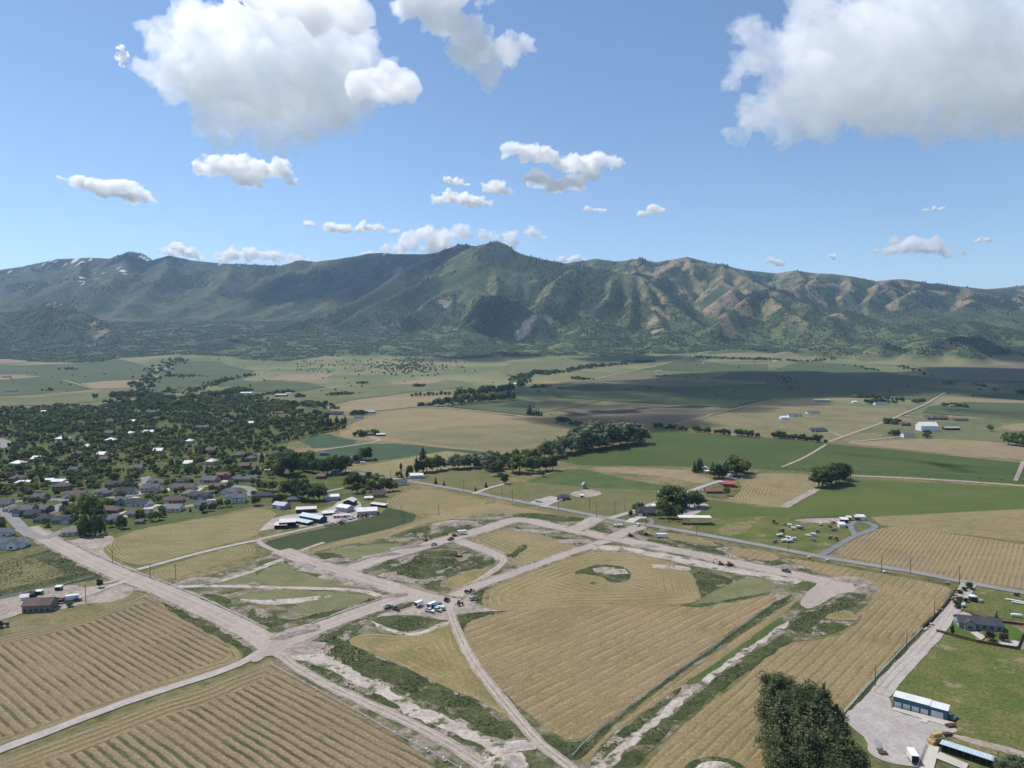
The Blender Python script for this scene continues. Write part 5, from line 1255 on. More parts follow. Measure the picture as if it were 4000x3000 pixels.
BARK = two('bark', (.10, .075, .055), (.14, .11, .08), 2, (.5, .7, 1.3), bump=.5)
DEAD = two('dead grey wood', (.30, .27, .24), (.24, .21, .19), 2, (.5, .8, 1.2), bump=.3)

def quads(cent, nrm, size, rs):
    """little four cornered leaf clumps around the given centres"""
    n = len(cent)
    nrm = nrm + rs.normal(0, .55, (n, 3)); nrm /= np.linalg.norm(nrm, axis=1, keepdims=True) + 1e-9
    a = np.cross(nrm, rs.normal(0, 1, (n, 3))); a /= np.linalg.norm(a, axis=1, keepdims=True) + 1e-9
    b = np.cross(nrm, a)
    s = (size * rs.uniform(.6, 1.4, n))[:, None]
    v = np.stack([cent + a * s, cent + b * s * .8, cent - a * s, cent - b * s * .8], 1).reshape(-1, 3)
    f = np.arange(4 * n).reshape(n, 4)
    return v, f

def lobes(kind, rs):
    """foliage masses (x, y, z, rx, rz) of a tree 1 high"""
    L = []
    if kind == 'poplar':
        for i in range(9):
            z = .14 + .8 * i / 8; r = .135 * math.sin(math.pi * min(1, .16 + .84 * (i / 8)) ) + .03
            L.append((rs.normal(0, .018), rs.normal(0, .018), z, r, .1))
    elif kind == 'conifer':
        for i in range(9):
            z = .1 + .86 * i / 8; r = .24 * (1 - i / 8.6) + .02
            L.append((rs.normal(0, .01), rs.normal(0, .01), z, r, .065))
    elif kind == 'bush':
        for i in range(7):
            a = rs.uniform(0, 6.28); r = rs.uniform(0, .38)
            L.append((r * math.cos(a), r * math.sin(a), rs.uniform(.3, .62), rs.uniform(.26, .4), rs.uniform(.25, .36)))
    else:
        wide = .36 if kind == 'round' else (.46 if kind == 'willow' else .27)
        n = 15
        L.append((0, 0, .58, wide * .7, .3))
        for i in range(n):
            a = 2.4 * i + rs.uniform(-.4, .4); k = (i + .5) / n
            z = .3 + .58 * k; r = wide * math.sqrt(max(0, 1 - ((z - .52) / .46) ** 2)) * rs.uniform(.6, .95)
            s = rs.uniform(.12, .2) * (1.15 if kind == 'willow' else 1)
            L.append((r * math.cos(a), r * math.sin(a), z, s, s * rs.uniform(.7, 1)))
    return L

def crown_arrays(kind, n, leaf, seed):
    rs = np.random.RandomState(seed)
    L = np.array(lobes(kind, rs))
    w = L[:, 3] ** 2; w /= w.sum()
    k = rs.choice(len(L), n, p=w)
    d = rs.normal(0, 1, (n, 3)); d /= np.linalg.norm(d, axis=1, keepdims=True)
    d[:, 2] = np.where(d[:, 2] < -.55, -d[:, 2], d[:, 2])
    rad = (rs.uniform(.70, 1.14, n) + (rs.rand(n) < .07) * rs.uniform(.1, .45, n))[:, None]
    c = L[k, :3] + d * np.stack([L[k, 3], L[k, 3], L[k, 4]], 1) * rad
    if kind == 'willow': c[:, 2] -= .05 * rs.uniform(0, 1, n)
    v, f = quads(c, d, leaf, rs)
    # inner masses that keep the crown from being see-through
    bm = bmesh.new()
    for (x, y, z, r, rz) in L:
        bmesh.ops.create_icosphere(bm, subdivisions=1, radius=1, matrix=Matrix.Translation((x, y, z)) @ Matrix.Diagonal((r * .66, r * .66, rz * .66, 1)))
    bm.verts.index_update()
    cv = np.array([q.co[:] for q in bm.verts]); cf = [[q.index for q in p.verts] for p in bm.faces]; bm.free()
    return v, f, cv, cf

def crown_mesh(name, kind, n, leaf, seed, mat):
    v, f, cv, cf = crown_arrays(kind, n, leaf, seed)
    V = np.concatenate([v, cv]); o = len(v)
    me = mesh_from(name, V, [tuple(q) for q in f] + [tuple(i + o for i in q) for q in cf])
    me.materials.append(mat)
    return me

def trunk_mesh(name, kind, seed, mat, limbs=True):
    rs = random.Random(seed)
    bm = bmesh.new()
    def limb(p, q, r0, r1, seg=6):
        d = (q - p); m = Matrix.Translation((p + q) / 2) @ d.to_track_quat('Z', 'Y').to_matrix().to_4x4()
        bmesh.ops.create_cone(bm, cap_ends=True, segments=seg, radius1=r0, radius2=r1, depth=d.length, matrix=m)
    top = .8 if kind in ('poplar', 'conifer', 'dead') else .5
    b = Vector((rs.uniform(-.01, .01), rs.uniform(-.01, .01), top * .5))
    limb(Vector((0, 0, -.01)), b, .026, .019); limb(b, Vector((b.x * 2, b.y * 2, top)), .019, .008)
    if limbs:
        for i in range(6 if kind != 'dead' else 13):
            z = rs.uniform(.2, top * .95); a = rs.uniform(0, 6.28); r = rs.uniform(.1, .22) if kind != 'poplar' else .07
            s = Vector((b.x * z / top, b.y * z / top, z))
            e = s + Vector((r * math.cos(a), r * math.sin(a), r * rs.uniform(.7, 1.6)))
            limb(s, e, .010, .003, 5)
            if kind == 'dead':
                for _ in range(3): limb(e.lerp(s, rs.uniform(.2, .6)), e + Vector((rs.uniform(-.08, .08), rs.uniform(-.08, .08), rs.uniform(.02, .1))), .004, .0015, 4)
    me = bpy.data.meshes.new(name); bm.to_mesh(me); bm.free(); me.materials.append(mat)
    return me

TREE_MESH = {}
def tree_meshes(kind, leaf, detail, var):
    k = (kind, leaf, detail, var)
    if k not in TREE_MESH:
        n, sz = {'near': (4600, .0145), 'mid': (700, .038), 'far': (230, .062)}[detail]
        if kind in ('poplar', 'conifer'): sz *= .72
        if kind == 'bush': sz *= 1.25
        TREE_MESH[k] = (trunk_mesh('trunk', kind, 7 * var + 1, BARK, limbs=detail != 'far'), crown_mesh('crown', kind, n, sz, 31 * var + len(kind), LEAF[leaf]))
    return TREE_MESH[k]

TREE_N = [0]
TREE_SPOTS = []
def tree(px, py, hpx, kind='round', leaf='broad', label=None, group=None, name=None, hm=None, wide=1.0, world=None):
    """a tree whose foot is at the picture point; its height in picture pixels or metres"""
    x, y = world if world else P(px, py)
    sl = math.sqrt(x * x + y * y + CAM_H ** 2)
    h = hm if hm else hpx / F * sl * 1.02
    TREE_N[0] += 1
    i = TREE_N[0]
    rs = random.Random(i * 77)
    detail = 'near' if y < 420 and hm is not None and h > 8 else ('mid' if y < 900 else 'far')
    tm, cm = tree_meshes(kind, leaf, detail, i % 4)
    e = link(bpy.data.objects.new(name or {'conifer': 'conifer_tree', 'poplar': 'poplar_tree', 'bush': 'bush', 'willow': 'willow_tree'}.get(kind, 'broadleaf_tree'), None))
    e.location = (x, y, float(T(x, y)) + .03); e.rotation_euler = (0, 0, rs.uniform(0, 6.28))
    s = h * rs.uniform(.94, 1.06); e.scale = (s * wide * rs.uniform(.9, 1.1), s * wide * rs.uniform(.9, 1.1), s)
    e.empty_display_size = .2
    link(bpy.data.objects.new('crown', cm), e)
    link(bpy.data.objects.new('stem' if kind == 'bush' else 'trunk', tm), e)
    tag(e, label, 'bush' if kind == 'bush' else 'tree', group)
    TREE_SPOTS.append((x, y, h * .35))
    return e

def bake_trees(name, spots, mat, kinds, n, leaf, seed):
    """many far trees as one mass; spots: x, y, height"""
    protos = []
    for k in kinds:
        for s in range(2):
            v, f, cv, cf = crown_arrays(k, n, leaf, seed + s * 13 + len(k))
            tri = np.concatenate([f[:, :3], f[:, [0, 2, 3]]])
            V = np.concatenate([v, cv]); Fc = np.concatenate([tri, np.array(cf) + len(v)])
            protos.append((V, Fc))
    rs = np.random.RandomState(seed)
    VV, FF, o = [], [], 0
    for (x, y, h) in spots:
        V, Fc = protos[rs.randint(len(protos))]
        a = rs.uniform(0, 6.28); c, s = math.cos(a), math.sin(a); w = h * rs.uniform(.85, 1.25)
        q = np.stack([x + (V[:, 0] * c - V[:, 1] * s) * w, y + (V[:, 0] * s + V[:, 1] * c) * w, float(T(x, y)) + V[:, 2] * h - .04 * h], 1)
        VV.append(q); FF.append(Fc + o); o += len(V)
    return bulk(name, np.concatenate(VV), np.concatenate(FF), mat)

def bulk(name, V, Fc, mat, kind='stuff'):
    me = bpy.data.meshes.new(name)
    k = Fc.shape[1]
    me.vertices.add(len(V)); me.vertices.foreach_set('co', V.astype(np.float32).ravel())
    me.loops.add(Fc.size); me.loops.foreach_set('vertex_index', Fc.ravel().astype(np.int32))
    me.polygons.add(len(Fc)); me.polygons.foreach_set('loop_start', np.arange(0, Fc.size, k, dtype=np.int32)); me.polygons.foreach_set('loop_total', np.full(len(Fc), k, dtype=np.int32))
    me.update(); me.materials.append(mat)
    o = link(bpy.data.objects.new(name, me)); tag(o, kind=kind)
    return o

# --- grove of tall trees beside the gravel lot
def rand_in(poly, n, seed, gap=0, avoid=None):
    rs = np.random.RandomState(seed); A = np.array(poly); out = []
    lo, hi = A.min(0), A.max(0); tries = 0
    pool = lo + rs.rand(n * 40, 2) * (hi - lo); pool = pool[inside(pool, poly)]
    for p in pool:
        if len(out) >= n: break
        if gap and any((p[0] - q[0]) ** 2 + (p[1] - q[1]) ** 2 < gap * gap for q in out): continue
        if avoid and avoid(p): continue
        out.append((float(p[0]), float(p[1])))
    return out
gp = pic([(1662,1545),(1700,1548),(1740,1562),(1780,1590),(1815,1618),(1840,1650),(1852,1690),(1845,1760),(1700,1770),(1672,1700),(1662,1620)])
for i, (x, y) in enumerate(rand_in(gp, 30, 5, 4.4)):
    k = (x - 92) / 60.0
    h = 21.5 - 9.5 * min(1, max(0, k)) + random.Random(i).uniform(-5.0, 3.0)
    tree(0, 0, 0, 'poplar' if i % 4 else 'tall', 'grove', ('tall %s %s tree crowded in the grove by the gravel lot' if h > 16 else 'lower %s %s tree at the gravel lot side of the grove') % (['dark green', 'olive green'][i % 3 == 0], 'spire-topped' if i % 4 else 'broad-crowned'), 'trees of the grove by the gravel lot', hm=h, world=(x, y), wide=[.95, 1.75, 1.45, 1.95][i % 4])
GROUPS = [
 # (label, group, kind, leaf, [(x, y, h)...])
 ('dense dark tree in the clump at the edge of the far curling windrows', 'trees of the clump by the far windrow field', 'round', 'dark', [(1768,1053,33),(1776,1052,36),(1786,1051,40),(1796,1048,38),(1806,1046,38),(1812,1043,36),(1822,1038,30),(1780,1046,34),(1826,1034,18)]),
 ('low dark hedge bush in the row along the irrigated green field', 'hedge bushes along the green field', 'bush', 'dark', [(1418,925,13),(1428,926,12),(1440,928,12),(1452,929,13),(1473,931,12),(1482,932,12),(1502,933,13),(1512,934,13),(1522,935,12),(1531,936,12),(1546,937,13),(1556,938,13),(1566,939,12),(1576,940,11),(1594,941,14),(1604,942,15),(1614,943,14),(1624,944,13),(1638,945,13),(1674,946,14),(1684,947,14),(1694,948,14),(1704,949,13),(1714,950,13),(1724,951,14),(1734,952,13),(1744,953,13),(1754,954,14),(1764,955,13),(1782,957,9)]),
 ('grey green willow in the long thicket beside the irrigated field', 'willows of the long thicket', 'willow', 'willow', [(1176,990,28),(1190,989,33),(1205,986,34),(1220,982,36),(1235,978,38),(1250,975,40),(1265,973,42),(1280,971,42),(1295,970,44),(1310,967,44),(1325,964,44),(1340,962,43),(1355,960,42),(1370,959,38),(1382,958,33),(1245,966,36),(1262,962,38),(1280,958,38),(1300,954,38),(1320,951,36),(1340,949,34),(1290,948,34),(1270,952,34),(1360,951,32)]),
 ('dark tree of the grove round the hidden farmhouse', 'trees of the farmhouse grove', 'round', 'dark', [(1108,1020,33),(1122,1022,36),(1138,1016,34),(1152,1022,32),(1166,1018,30),(1180,1016,28),(1194,1016,28),(1114,1000,33),(1134,1000,32),(1150,1004,30),(1098,1004,32),(1088,1012,28),(1075,1028,26),(1082,1036,22),(1091,1045,18),(1172,1030,14),(1070,1004,30)]),
 ('rounded grey green willow by the lane north of the asphalt road', 'willows by the lane', 'willow', 'willow', [(978,1013,24),(990,1013,26),(1003,1012,27),(1016,1011,26),(1024,1009,22),(1048,1010,26),(1060,1016,30),(1066,1000,28),(1052,998,22)]),
 ('slim dark poplar standing over the white shed by the road', 'poplars by the white shed', 'poplar', 'dark', [(900,1023,34),(914,1020,46),(879,1033,26),(866,1016,14)]),
 ('round broadleaf tree behind the white shed by the road', 'broadleaf trees by the white shed', 'round', 'dark', [(906,1022,24),(922,1020,30),(934,1019,30),(945,1017,28),(952,1015,24),(861,1031,17),(886,1026,18)]),
 ('small young conifer in the meadow by the asphalt road', 'young conifers in the meadow', 'conifer', 'conifer', [(868,1031,12),(941,1046,13),(959,1049,14),(1050,1054,13),(1027,1061,10),(1038,994,14)]),
 ('green tree around the white farmhouse by the side lane', 'trees around the white farmhouse', 'round', 'broad', [(752,1054,24),(764,1052,26),(778,1050,27),(790,1056,25),(802,1062,24),(816,1064,24),(828,1062,26),(840,1062,26),(850,1060,24),(770,1066,20),(786,1072,18),(796,1040,20),(812,1048,22),(842,1046,18)]),
 ('tall round tree beside the blue green grain', 'tall trees by the grain field', 'round', 'broad', [(783,994,21),(790,994,23),(797,993,22),(768,1000,16),(775,998,15),(811,998,9)]),
 ('tall dark tree in the row at the end of the grain field', 'dark trees at the end of the grain field', 'tall', 'dark', [(688,1024,28),(698,1027,32),(708,1026,36),(718,1024,34),(728,1024,36),(738,1024,36),(746,1021,32),(676,1022,26),(664,1020,30),(655,1018,26)]),
 ('big spreading tree among the gardens by the grain field', 'spreading trees by the grain field', 'round', 'broad', [(612,1026,36),(626,1028,40),(634,1022,34),(600,1024,28),(586,1022,26),(640,1010,28),(668,1012,30),(652,1002,26)]),
 ('tree in the thick belt behind the metal barns', 'trees behind the metal barns', 'round', 'broad', [(618,1072,28),(630,1076,32),(642,1079,35),(654,1081,37),(666,1082,36),(678,1082,34),(690,1081,32),(700,1078,27),(607,1086,21),(598,1090,18),(640,1064,26),(660,1062,24),(588,1062,20),(614,1058,22),(571,1060,18),(560,1058,16),(548,1072,14),(553,1092,16)]),
 ('tree in the dark belt at the far tan field', 'trees of the far dark belt', 'round', 'dark', [(940 + 7.3 * i, 877 - .6 * i + (i % 3) * 1.5, 15 + (i * 7 % 5)) for i in range(24)] + [(985 + 8 * i, 861 - .9 * i, 15 + (i * 5 % 6)) for i in range(16)] + [(890 + 9 * i, 858 - .4 * i, 9) for i in range(10)]),
 ('small conifer in the lone clump at the edge of the shaded brown field', 'conifers of the lone clump', 'conifer', 'conifer', [(1140,896,15),(1146,897,17),(1152,898,17),(1158,898,17),(1164,899,16),(1170,899,15),(1144,892,15)]),
 ('dark tree crowding the house at the junction', 'trees around the house at the junction', 'round', 'dark', [(1440,1097,38),(1452,1098,42),(1462,1099,36),(1490,1098,32),(1500,1096,34),(1510,1094,32),(1443,1120,24),(1456,1121,24),(1468,1116,22),(1432,1110,24),(1362,1117,18),(1372,1106,17),(1382,1104,15),(1398,1118,12)]),
 ('blue green spruce beside the house at the junction', 'spruces at the junction', 'conifer', 'spruce', [(1470,1096,30),(1479,1099,28),(1452,1106,26)]),
 ('dark pointed conifer beside the white flat-roofed house', 'conifers by the flat-roofed house', 'conifer', 'conifer', [(1500,1020,25),(1509,1021,28),(1540,1018,25),(1514,1018,26)]),
 ('round willow in front of the white flat-roofed house', 'willows by the flat-roofed house', 'willow', 'dark', [(1544,1032,23),(1554,1034,26),(1561,1033,22)]),
 ('dark tree of the clump beside the small white shed', 'trees by the small white shed', 'round', 'dark', [(1580,1027,33),(1590,1029,35),(1598,1028,33),(1586,1018,30),(1608,1024,26)]),
 ('silvery leaved tree behind the small white shed', 'silvery trees by the small white shed', 'round', 'silver', [(1571,1021,24),(1606,1021,22)]),
 ('large round bush at the edge of the far tan field', 'round bushes by the far tan field', 'bush', 'broad', [(2178,960,22),(2194,963,25),(2210,965,27),(2226,966,27),(2140,931,11)]),
 ('tall slim tree in the dark row in front of the suburb houses', 'slim trees in front of the suburb', 'poplar', 'broad', [(174,1160,34),(184,1160,38),(196,1157,42),(206,1158,40),(217,1155,36),(226,1150,20),(181,1155,30)]),
 ('tree in the far poplar row', 'trees of the far poplar row', 'poplar', 'dark', [(690 + 6.2 * i, 927 - .4 * i + (i % 2), 19 + (i * 3 % 5)) for i in range(10)]),
 ('small dark bush lining the gravel lane', 'bushes lining the gravel lane', 'bush', 'dark', [(2073,1283,9),(2083,1277,7),(2085,1301,11),(2073,1302,12),(2068,1310,12),(2070,1316,11),(2095,1272,10),(2100,1276,8),(2196,1288,8)]),
 ('plum coloured round tree on the lawn', 'plum trees on the lawn', 'round', 'purple', [(2139,1384,17),(2168,1386,13)]),
]
for lab, grp, kind, leaf, pts in GROUPS:
    for i, (x, y, h) in enumerate(pts):
        k, l, lb = kind, leaf, lab
        if kind in ('round', 'tall') and leaf in ('dark', 'broad') and i % 4:
            k = kind if i % 4 == 1 else ('tall' if kind == 'round' else 'round'); l = leaf if i % 4 == 2 else ('broad' if leaf == 'dark' else 'dark')
            lb = lab.replace('dark tree', 'tree').replace('round ', '').replace('tall ', '') + ', ' + {1: '', 2: 'upright ' if kind == 'round' else 'rounded ', 3: 'upright ' if kind == 'round' else 'rounded '}[i % 4] + ('' if i % 4 == 2 else ('mid-green ' if l == 'broad' else 'dark green ')) + 'crown'
        tree(x, y, h * (1 + .22 * math.sin(i * 2.3)), k, l, lb, grp, wide=1.25 if k in ('willow', 'round') else 1.05)
tree(1425,1120,17,'round','yellow','bright yellow green tree in front of the house at the junction')
tree(1465,1105,16,'round','yellow','lime green tree among the dark junction trees')
tree(1570,1071,18,'round','broad','round green tree beside the red-roofed barn')
tree(216,1270,17,'round','dark','dense dark tree beside the driveway of the brown house')
tree(152,1310,12,'bush','broad','round green shrub at the corner of the brown house')
tree(195,1126,52,'round','broad','huge round tree towering over the suburb gardens', wide=1.3)
tree(2057,1371,20,'poplar','conifer','dark slim cypress on the lawn of the charcoal-roofed house')
tree(2152,1342,19,'conifer','spruce','single blue spruce at the fence behind the charcoal-roofed house')
tree(680,1126,13,'round','broad','round tree growing at the end of the blue-roofed barn')
tree(2175,1690,26,'willow','willow','grey green willow over the end of the feeding shed', hm=9)
tree(2210,1695,26,'willow','willow','second willow over the end of the feeding shed', hm=8)
tree(1795,1046,0,'bush','dark','low bush at the foot of the dead tree', hm=3)
for (x, y, h, lab) in [(1796,1047,44,'pale dead tree standing in the dark clump'), (1821,1036,42,'pale dead tree at the end of the dark clump')]:
    wx_, wy_ = P(x, y); sl = math.hypot(wx_, wy_)
    tm = trunk_mesh('trunk', 'dead', int(x), DEAD)
    e = link(bpy.data.objects.new('dead_tree', None)); e.location = (wx_, wy_, 0); s = h / F * sl; e.scale = (s * 1.3, s * 1.3, s)
    link(bpy.data.objects.new('trunk', tm), e); tag(e, lab, 'tree')
# ------------------------------------------------------------------ vehicles
def paint(name, c): return plain(name, c, rough=.35, var=.03, spec=.5)
PAINT = {'white': paint('white paint', (.72, .72, .72)), 'silver': paint('silver paint', (.42, .43, .45)), 'black': paint('black paint', (.02, .02, .024)), 'red': paint('red paint', (.35, .03, .03)), 'maroon': paint('maroon paint', (.07, .018, .022)), 'blue': paint('teal blue paint', (.02, .14, .20)), 'navy': paint('navy paint', (.03, .05, .10)), 'orange': paint('orange machine paint', (.42, .14, .03)), 'yellow': paint('yellow machine paint', (.48, .30, .05)), 'green': paint('green machine paint', (.03, .13, .04)), 'pink': paint('pink cover', (.50, .08, .22)), 'grey': paint('grey paint', (.16, .165, .17)), 'rust': plain('rusty steel', (.14, .075, .045), var=.3, size=1), 'tan': paint('tan paint', (.38, .32, .24))}
TYRE = plain('tyre rubber', (.02, .02, .02), rough=.9)
RIM = plain('wheel rim', (.35, .35, .36), rough=.4, metal=.5)
LAMP = plain('lamp glass', (.6, .6, .55), rough=.2)
def ring(bm, x, y, z, r, w, seg=12):
    bmesh.ops.create_cone(bm, cap_ends=True, segments=seg, radius1=r, radius2=r, depth=w, matrix=Matrix.Translation((x, y, z)) @ Matrix.Rotation(math.pi / 2, 4, 'X'))
def wheels(e, spots, r=.38, w=.28):
    for (x, y) in spots:
        bm = bmesh.new(); ring(bm, x, y, r, r, w); o = part('wheel', bm, TYRE, e)
        bm = bmesh.new(); ring(bm, x, y, r, r * .55, w + .04, 8); part('rim', bm, RIM, o)
CAR = {  # side outlines: body, cabin glass
 'pickup': (5.8, 1.95, [(-2.9, .5), (-2.9, 1.05), (-2.75, 1.12), (-.35, 1.12), (-.35, 1.18), (1.15, 1.18), (2.75, 1.05), (2.9, .9), (2.9, .5)], [(-.45, 1.1), (-.35, 1.82), (.75, 1.85), (1.35, 1.12)], (-1.8, 1.9)),
 'suv': (4.8, 1.9, [(-2.4, .45), (-2.4, 1.1), (1.0, 1.12), (2.25, .98), (2.4, .8), (2.4, .45)], [(-2.35, 1.05), (-2.1, 1.72), (.35, 1.76), (1.15, 1.08)], (-1.45, 1.5)),
 'sedan': (4.7, 1.8, [(-2.35, .42), (-2.35, .92), (1.0, .95), (2.2, .82), (2.35, .66), (2.35, .42)], [(-1.75, .9), (-1.15, 1.42), (.25, 1.44), (1.05, .92)], (-1.4, 1.45)),
 'van': (5.6, 2.0, [(-2.8, .5), (-2.8, 2.2), (1.5, 2.2), (2.0, 1.3), (2.8, 1.1), (2.8, .5)], [(1.3, 1.35), (1.25, 2.0), (1.56, 2.1), (2.0, 1.34)], (-1.7, 1.8)),
}
def put(e, px, py, yaw, z=0.04, world=None):
    x, y = world or P(px, py)
    e.location = (x, y, float(T(x, y)) + .05 + _level[0] * .0014 + z); e.rotation_euler = (0, 0, yaw)
def car(label, kind, colour, px, py, yaw, group=None, roofc=None, scale=1.0):
    L, W, body, cab, ax = CAR[kind]
    e = link(bpy.data.objects.new({'pickup': 'pickup_truck', 'suv': 'car', 'sedan': 'car', 'van': 'van'}[kind], None)); put(e, px, py, yaw); e.scale = (scale,) * 3
    bm = bmesh.new(); prism(bm, body, -W / 2, W / 2); part('body', bm, PAINT[colour], e, bevel=.07)
    if kind == 'pickup':
        bm = bmesh.new(); box_into(bm, -2.7, -.6, -W / 2 + .15, W / 2 - .15, 1.05, 1.125); part('bed', bm, BM['nearblack'], e)
    bm = bmesh.new(); prism(bm, cab, -W / 2 + .12, W / 2 - .12); part('window', bm, BM['glass'], e, bevel=.04)
    (a, za), (b, zb) = cab[1], cab[2]
    bm = bmesh.new(); prism(bm, [(a - .04, za - .04), (b + .04, zb - .06), (b, zb + .07), (a, za + .07)], -W / 2 + .14, W / 2 - .14); part('roof', bm, PAINT[roofc or colour], e)
    wheels(e, [(ax[0], W / 2 - .12), (ax[0], -W / 2 + .12), (ax[1], W / 2 - .12), (ax[1], -W / 2 + .12)])
    for s in (-1, 1): boxpart('headlight', (L / 2 - .06, L / 2 + .02, s * W * .36 - .16, s * W * .36 + .16, .68, .84), LAMP, e)
    tag(e, label, {'pickup': 'pickup truck', 'van': 'van'}.get(kind, 'car'), group)
    return e
def trailer(label, L, W, h, colour, px, py, yaw, name='box_trailer', cat='trailer', group=None, roofc='white'):
    e = link(bpy.data.objects.new(name, None)); put(e, px, py, yaw)
    bm = bmesh.new(); box_into(bm, -L / 2, L / 2, -W / 2, W / 2, .55, h); part('body', bm, PAINT[colour], e, bevel=.06)
    boxpart('roof', (-L / 2 + .03, L / 2 - .03, -W / 2 + .03, W / 2 - .03, h, h + .08), PAINT[roofc], e)
    boxpart('door', (-L / 2 - .04, -L / 2 + .01, -W / 2 + .12, W / 2 - .12, .62, h - .1), BM['nearblack'], e)
    boxpart('tow_bar', (L / 2, L / 2 + 1.2, -.08, .08, .45, .58), BM['metal'], e)
    wheels(e, [(-.5, W / 2 - .1), (-.5, -W / 2 + .1), (.45, W / 2 - .1), (.45, -W / 2 + .1)], .36)
    tag(e, label, cat, group)
    return e
def flatbed(label, L, px, py, yaw, group=None, load=None):
    e = link(bpy.data.objects.new('flatbed_trailer', None)); put(e, px, py, yaw)
    boxpart('deck', (-L / 2, L / 2, -1.15, 1.15, .75, .92), BM['wood'], e)
    boxpart('tow_bar', (L / 2, L / 2 + 1.4, -.08, .08, .6, .74), BM['metal'], e)
    wheels(e, [(-.6, 1.0), (-.6, -1.0), (.5, 1.0), (.5, -1.0)], .38)
    if load:
        for k in range(3): boxpart('load', (-L / 2 + .4 + k * L / 3.2, -L / 2 + .3 + (k + .8) * L / 3.2, -.9, .9, .92, 1.5 + .25 * k), PAINT[load], e)
    tag(e, label, 'trailer', group)
def excavator(label, colour, px, py, yaw, s=1.0):
    e = link(bpy.data.objects.new('excavator', None)); put(e, px, py, yaw); e.scale = (s,) * 3
    for sd in (-1, 1):
        bm = bmesh.new(); prism(bm, [(-1.9, .25), (-1.6, 0), (1.6, 0), (1.9, .25), (1.9, .6), (1.6, .85), (-1.6, .85), (-1.9, .6)], sd * 1.25 - .3, sd * 1.25 + .3); part('track', bm, BM['nearblack'], e, bevel=.04)
    bm = bmesh.new(); box_into(bm, -2.3, 1.2, -1.3, 1.3, 1.0, 1.9); part('body', bm, PAINT[colour], e, bevel=.12)
    bm = bmesh.new(); box_into(bm, -.2, 1.3, .2, 1.25, 1.9, 3.0); part('cab', bm, BM['glass'], e, bevel=.08)
    bm = bmesh.new(); prism(bm, [(1.0, 1.5), (1.3, 1.3), (3.6, 4.0), (5.4, 3.2), (5.5, 3.5), (3.6, 4.5)], -.7, -.3); part('boom', bm, PAINT[colour], e)
    bm = bmesh.new(); prism(bm, [(5.2, 3.6), (5.6, 3.5), (5.9, 1.2), (5.6, 1.1)], -.68, -.32); a = part('stick', bm, PAINT[colour], e)
    bm = bmesh.new(); prism(bm, [(5.4, 1.2), (6.0, 1.2), (6.1, .5), (5.5, .2), (5.0, .5)], -1.0, 0.0); part('bucket', bm, BM['nearblack'], a)
    tag(e, label, 'excavator')
def tractor(label, colour, px, py, yaw, group=None, s=1.0):
    e = link(bpy.data.objects.new('tractor', None)); put(e, px, py, yaw); e.scale = (s,) * 3
    bm = bmesh.new(); box_into(bm, -.4, 2.1, -.42, .42, .8, 1.6); part('bonnet', bm, PAINT[colour], e, bevel=.1)
    bm = bmesh.new(); box_into(bm, -1.5, -.2, -.75, .75, 1.2, 2.6); part('cab', bm, BM['glass'], e, bevel=.08)
    boxpart('roof', (-1.6, -.1, -.85, .85, 2.6, 2.75), PAINT[colour], e)
    wheels(e, [(-.9, 1.0), (-.9, -1.0)], .85, .5); wheels(e, [(1.6, .8), (1.6, -.8)], .5, .35)
    tag(e, label, 'tractor', group)
def loader(label, px, py, yaw, colour='orange'):
    e = link(bpy.data.objects.new('bulldozer', None)); put(e, px, py, yaw)
    for sd in (-1, 1):
        bm = bmesh.new(); prism(bm, [(-1.8, .25), (-1.5, 0), (1.5, 0), (1.8, .25), (1.7, .8), (-1.7, .8)], sd * 1.0 - .28, sd * 1.0 + .28); part('track', bm, BM['nearblack'], e)
    bm = bmesh.new(); box_into(bm, -1.5, 1.6, -.7, .7, .6, 1.6); part('body', bm, PAINT[colour], e, bevel=.1)
    bm = bmesh.new(); box_into(bm, -1.2, .2, -.7, .7, 1.6, 2.7); part('cab', bm, PAINT[colour], e, bevel=.08)
    bm = bmesh.new(); prism(bm, [(2.2, .1), (2.6, .1), (2.45, .7), (2.6, 1.3), (2.3, 1.3), (2.15, .7)], -1.6, 1.6); part('blade', bm, BM['metal'], e)
    tag(e, label, 'bulldozer')
AR = A1
def zy(x, y): return (1450 * .553 + x * .553 / 4.916, 2300 * .553 + y * .553 / 4.916)     # work yard window
car('silver pickup driving on the gravel site road by the weedy island', 'pickup', 'silver', *zy(322,375), ang((786,1319),(853,1296)))
car('black maroon pickup parked on the weedy verge by the site road', 'pickup', 'maroon', *zy(470,415), A1, roofc='black')
trailer('white enclosed box trailer with open dark back in the work yard', 4.8, 2.2, 2.6, 'white', *zy(915,345), A2 + .1)
trailer('teal blue dumpster body in the middle of the work yard', 5.2, 2.2, 2.0, 'blue', *zy(1258,370), A2 - .1, name='dumpster', cat='dumpster', roofc='blue')
car('white pickup parked nose out in front of the teal dumpster', 'pickup', 'white', *zy(1120,455), A1 + .2)
car('silver car parked beside the white pickup in the work yard', 'suv', 'silver', *zy(1280,440), A1 + .1)
trailer('long white enclosed trailer behind the white pickup in the work yard', 5.5, 2.1, 2.4, 'white', *zy(1165,365), A2 + .05)
flatbed('flatbed trailer stacked with white pipe beside the teal dumpster', 6, *zy(1330,405), A1 + .1, load='white')
tractor('small black skid loader on the dusty crossing', 'black', *zy(1455,255), A2, s=.9)
tractor('dark compact loader left beside pale pipes east of the crossing', 'black', *zy(1705,328), .2, s=.9)
flatbed('grey machine trailer standing east of the crossing', 5, *zy(1960,225), .3, load='grey')
tractor('small yellow roller parked on the grass by the field track', 'yellow', *zy(1935,60), .2, s=.7)
car('small black vehicle on the grass by the field track', 'suv', 'black', *zy(1850,85), .2, scale=.8)
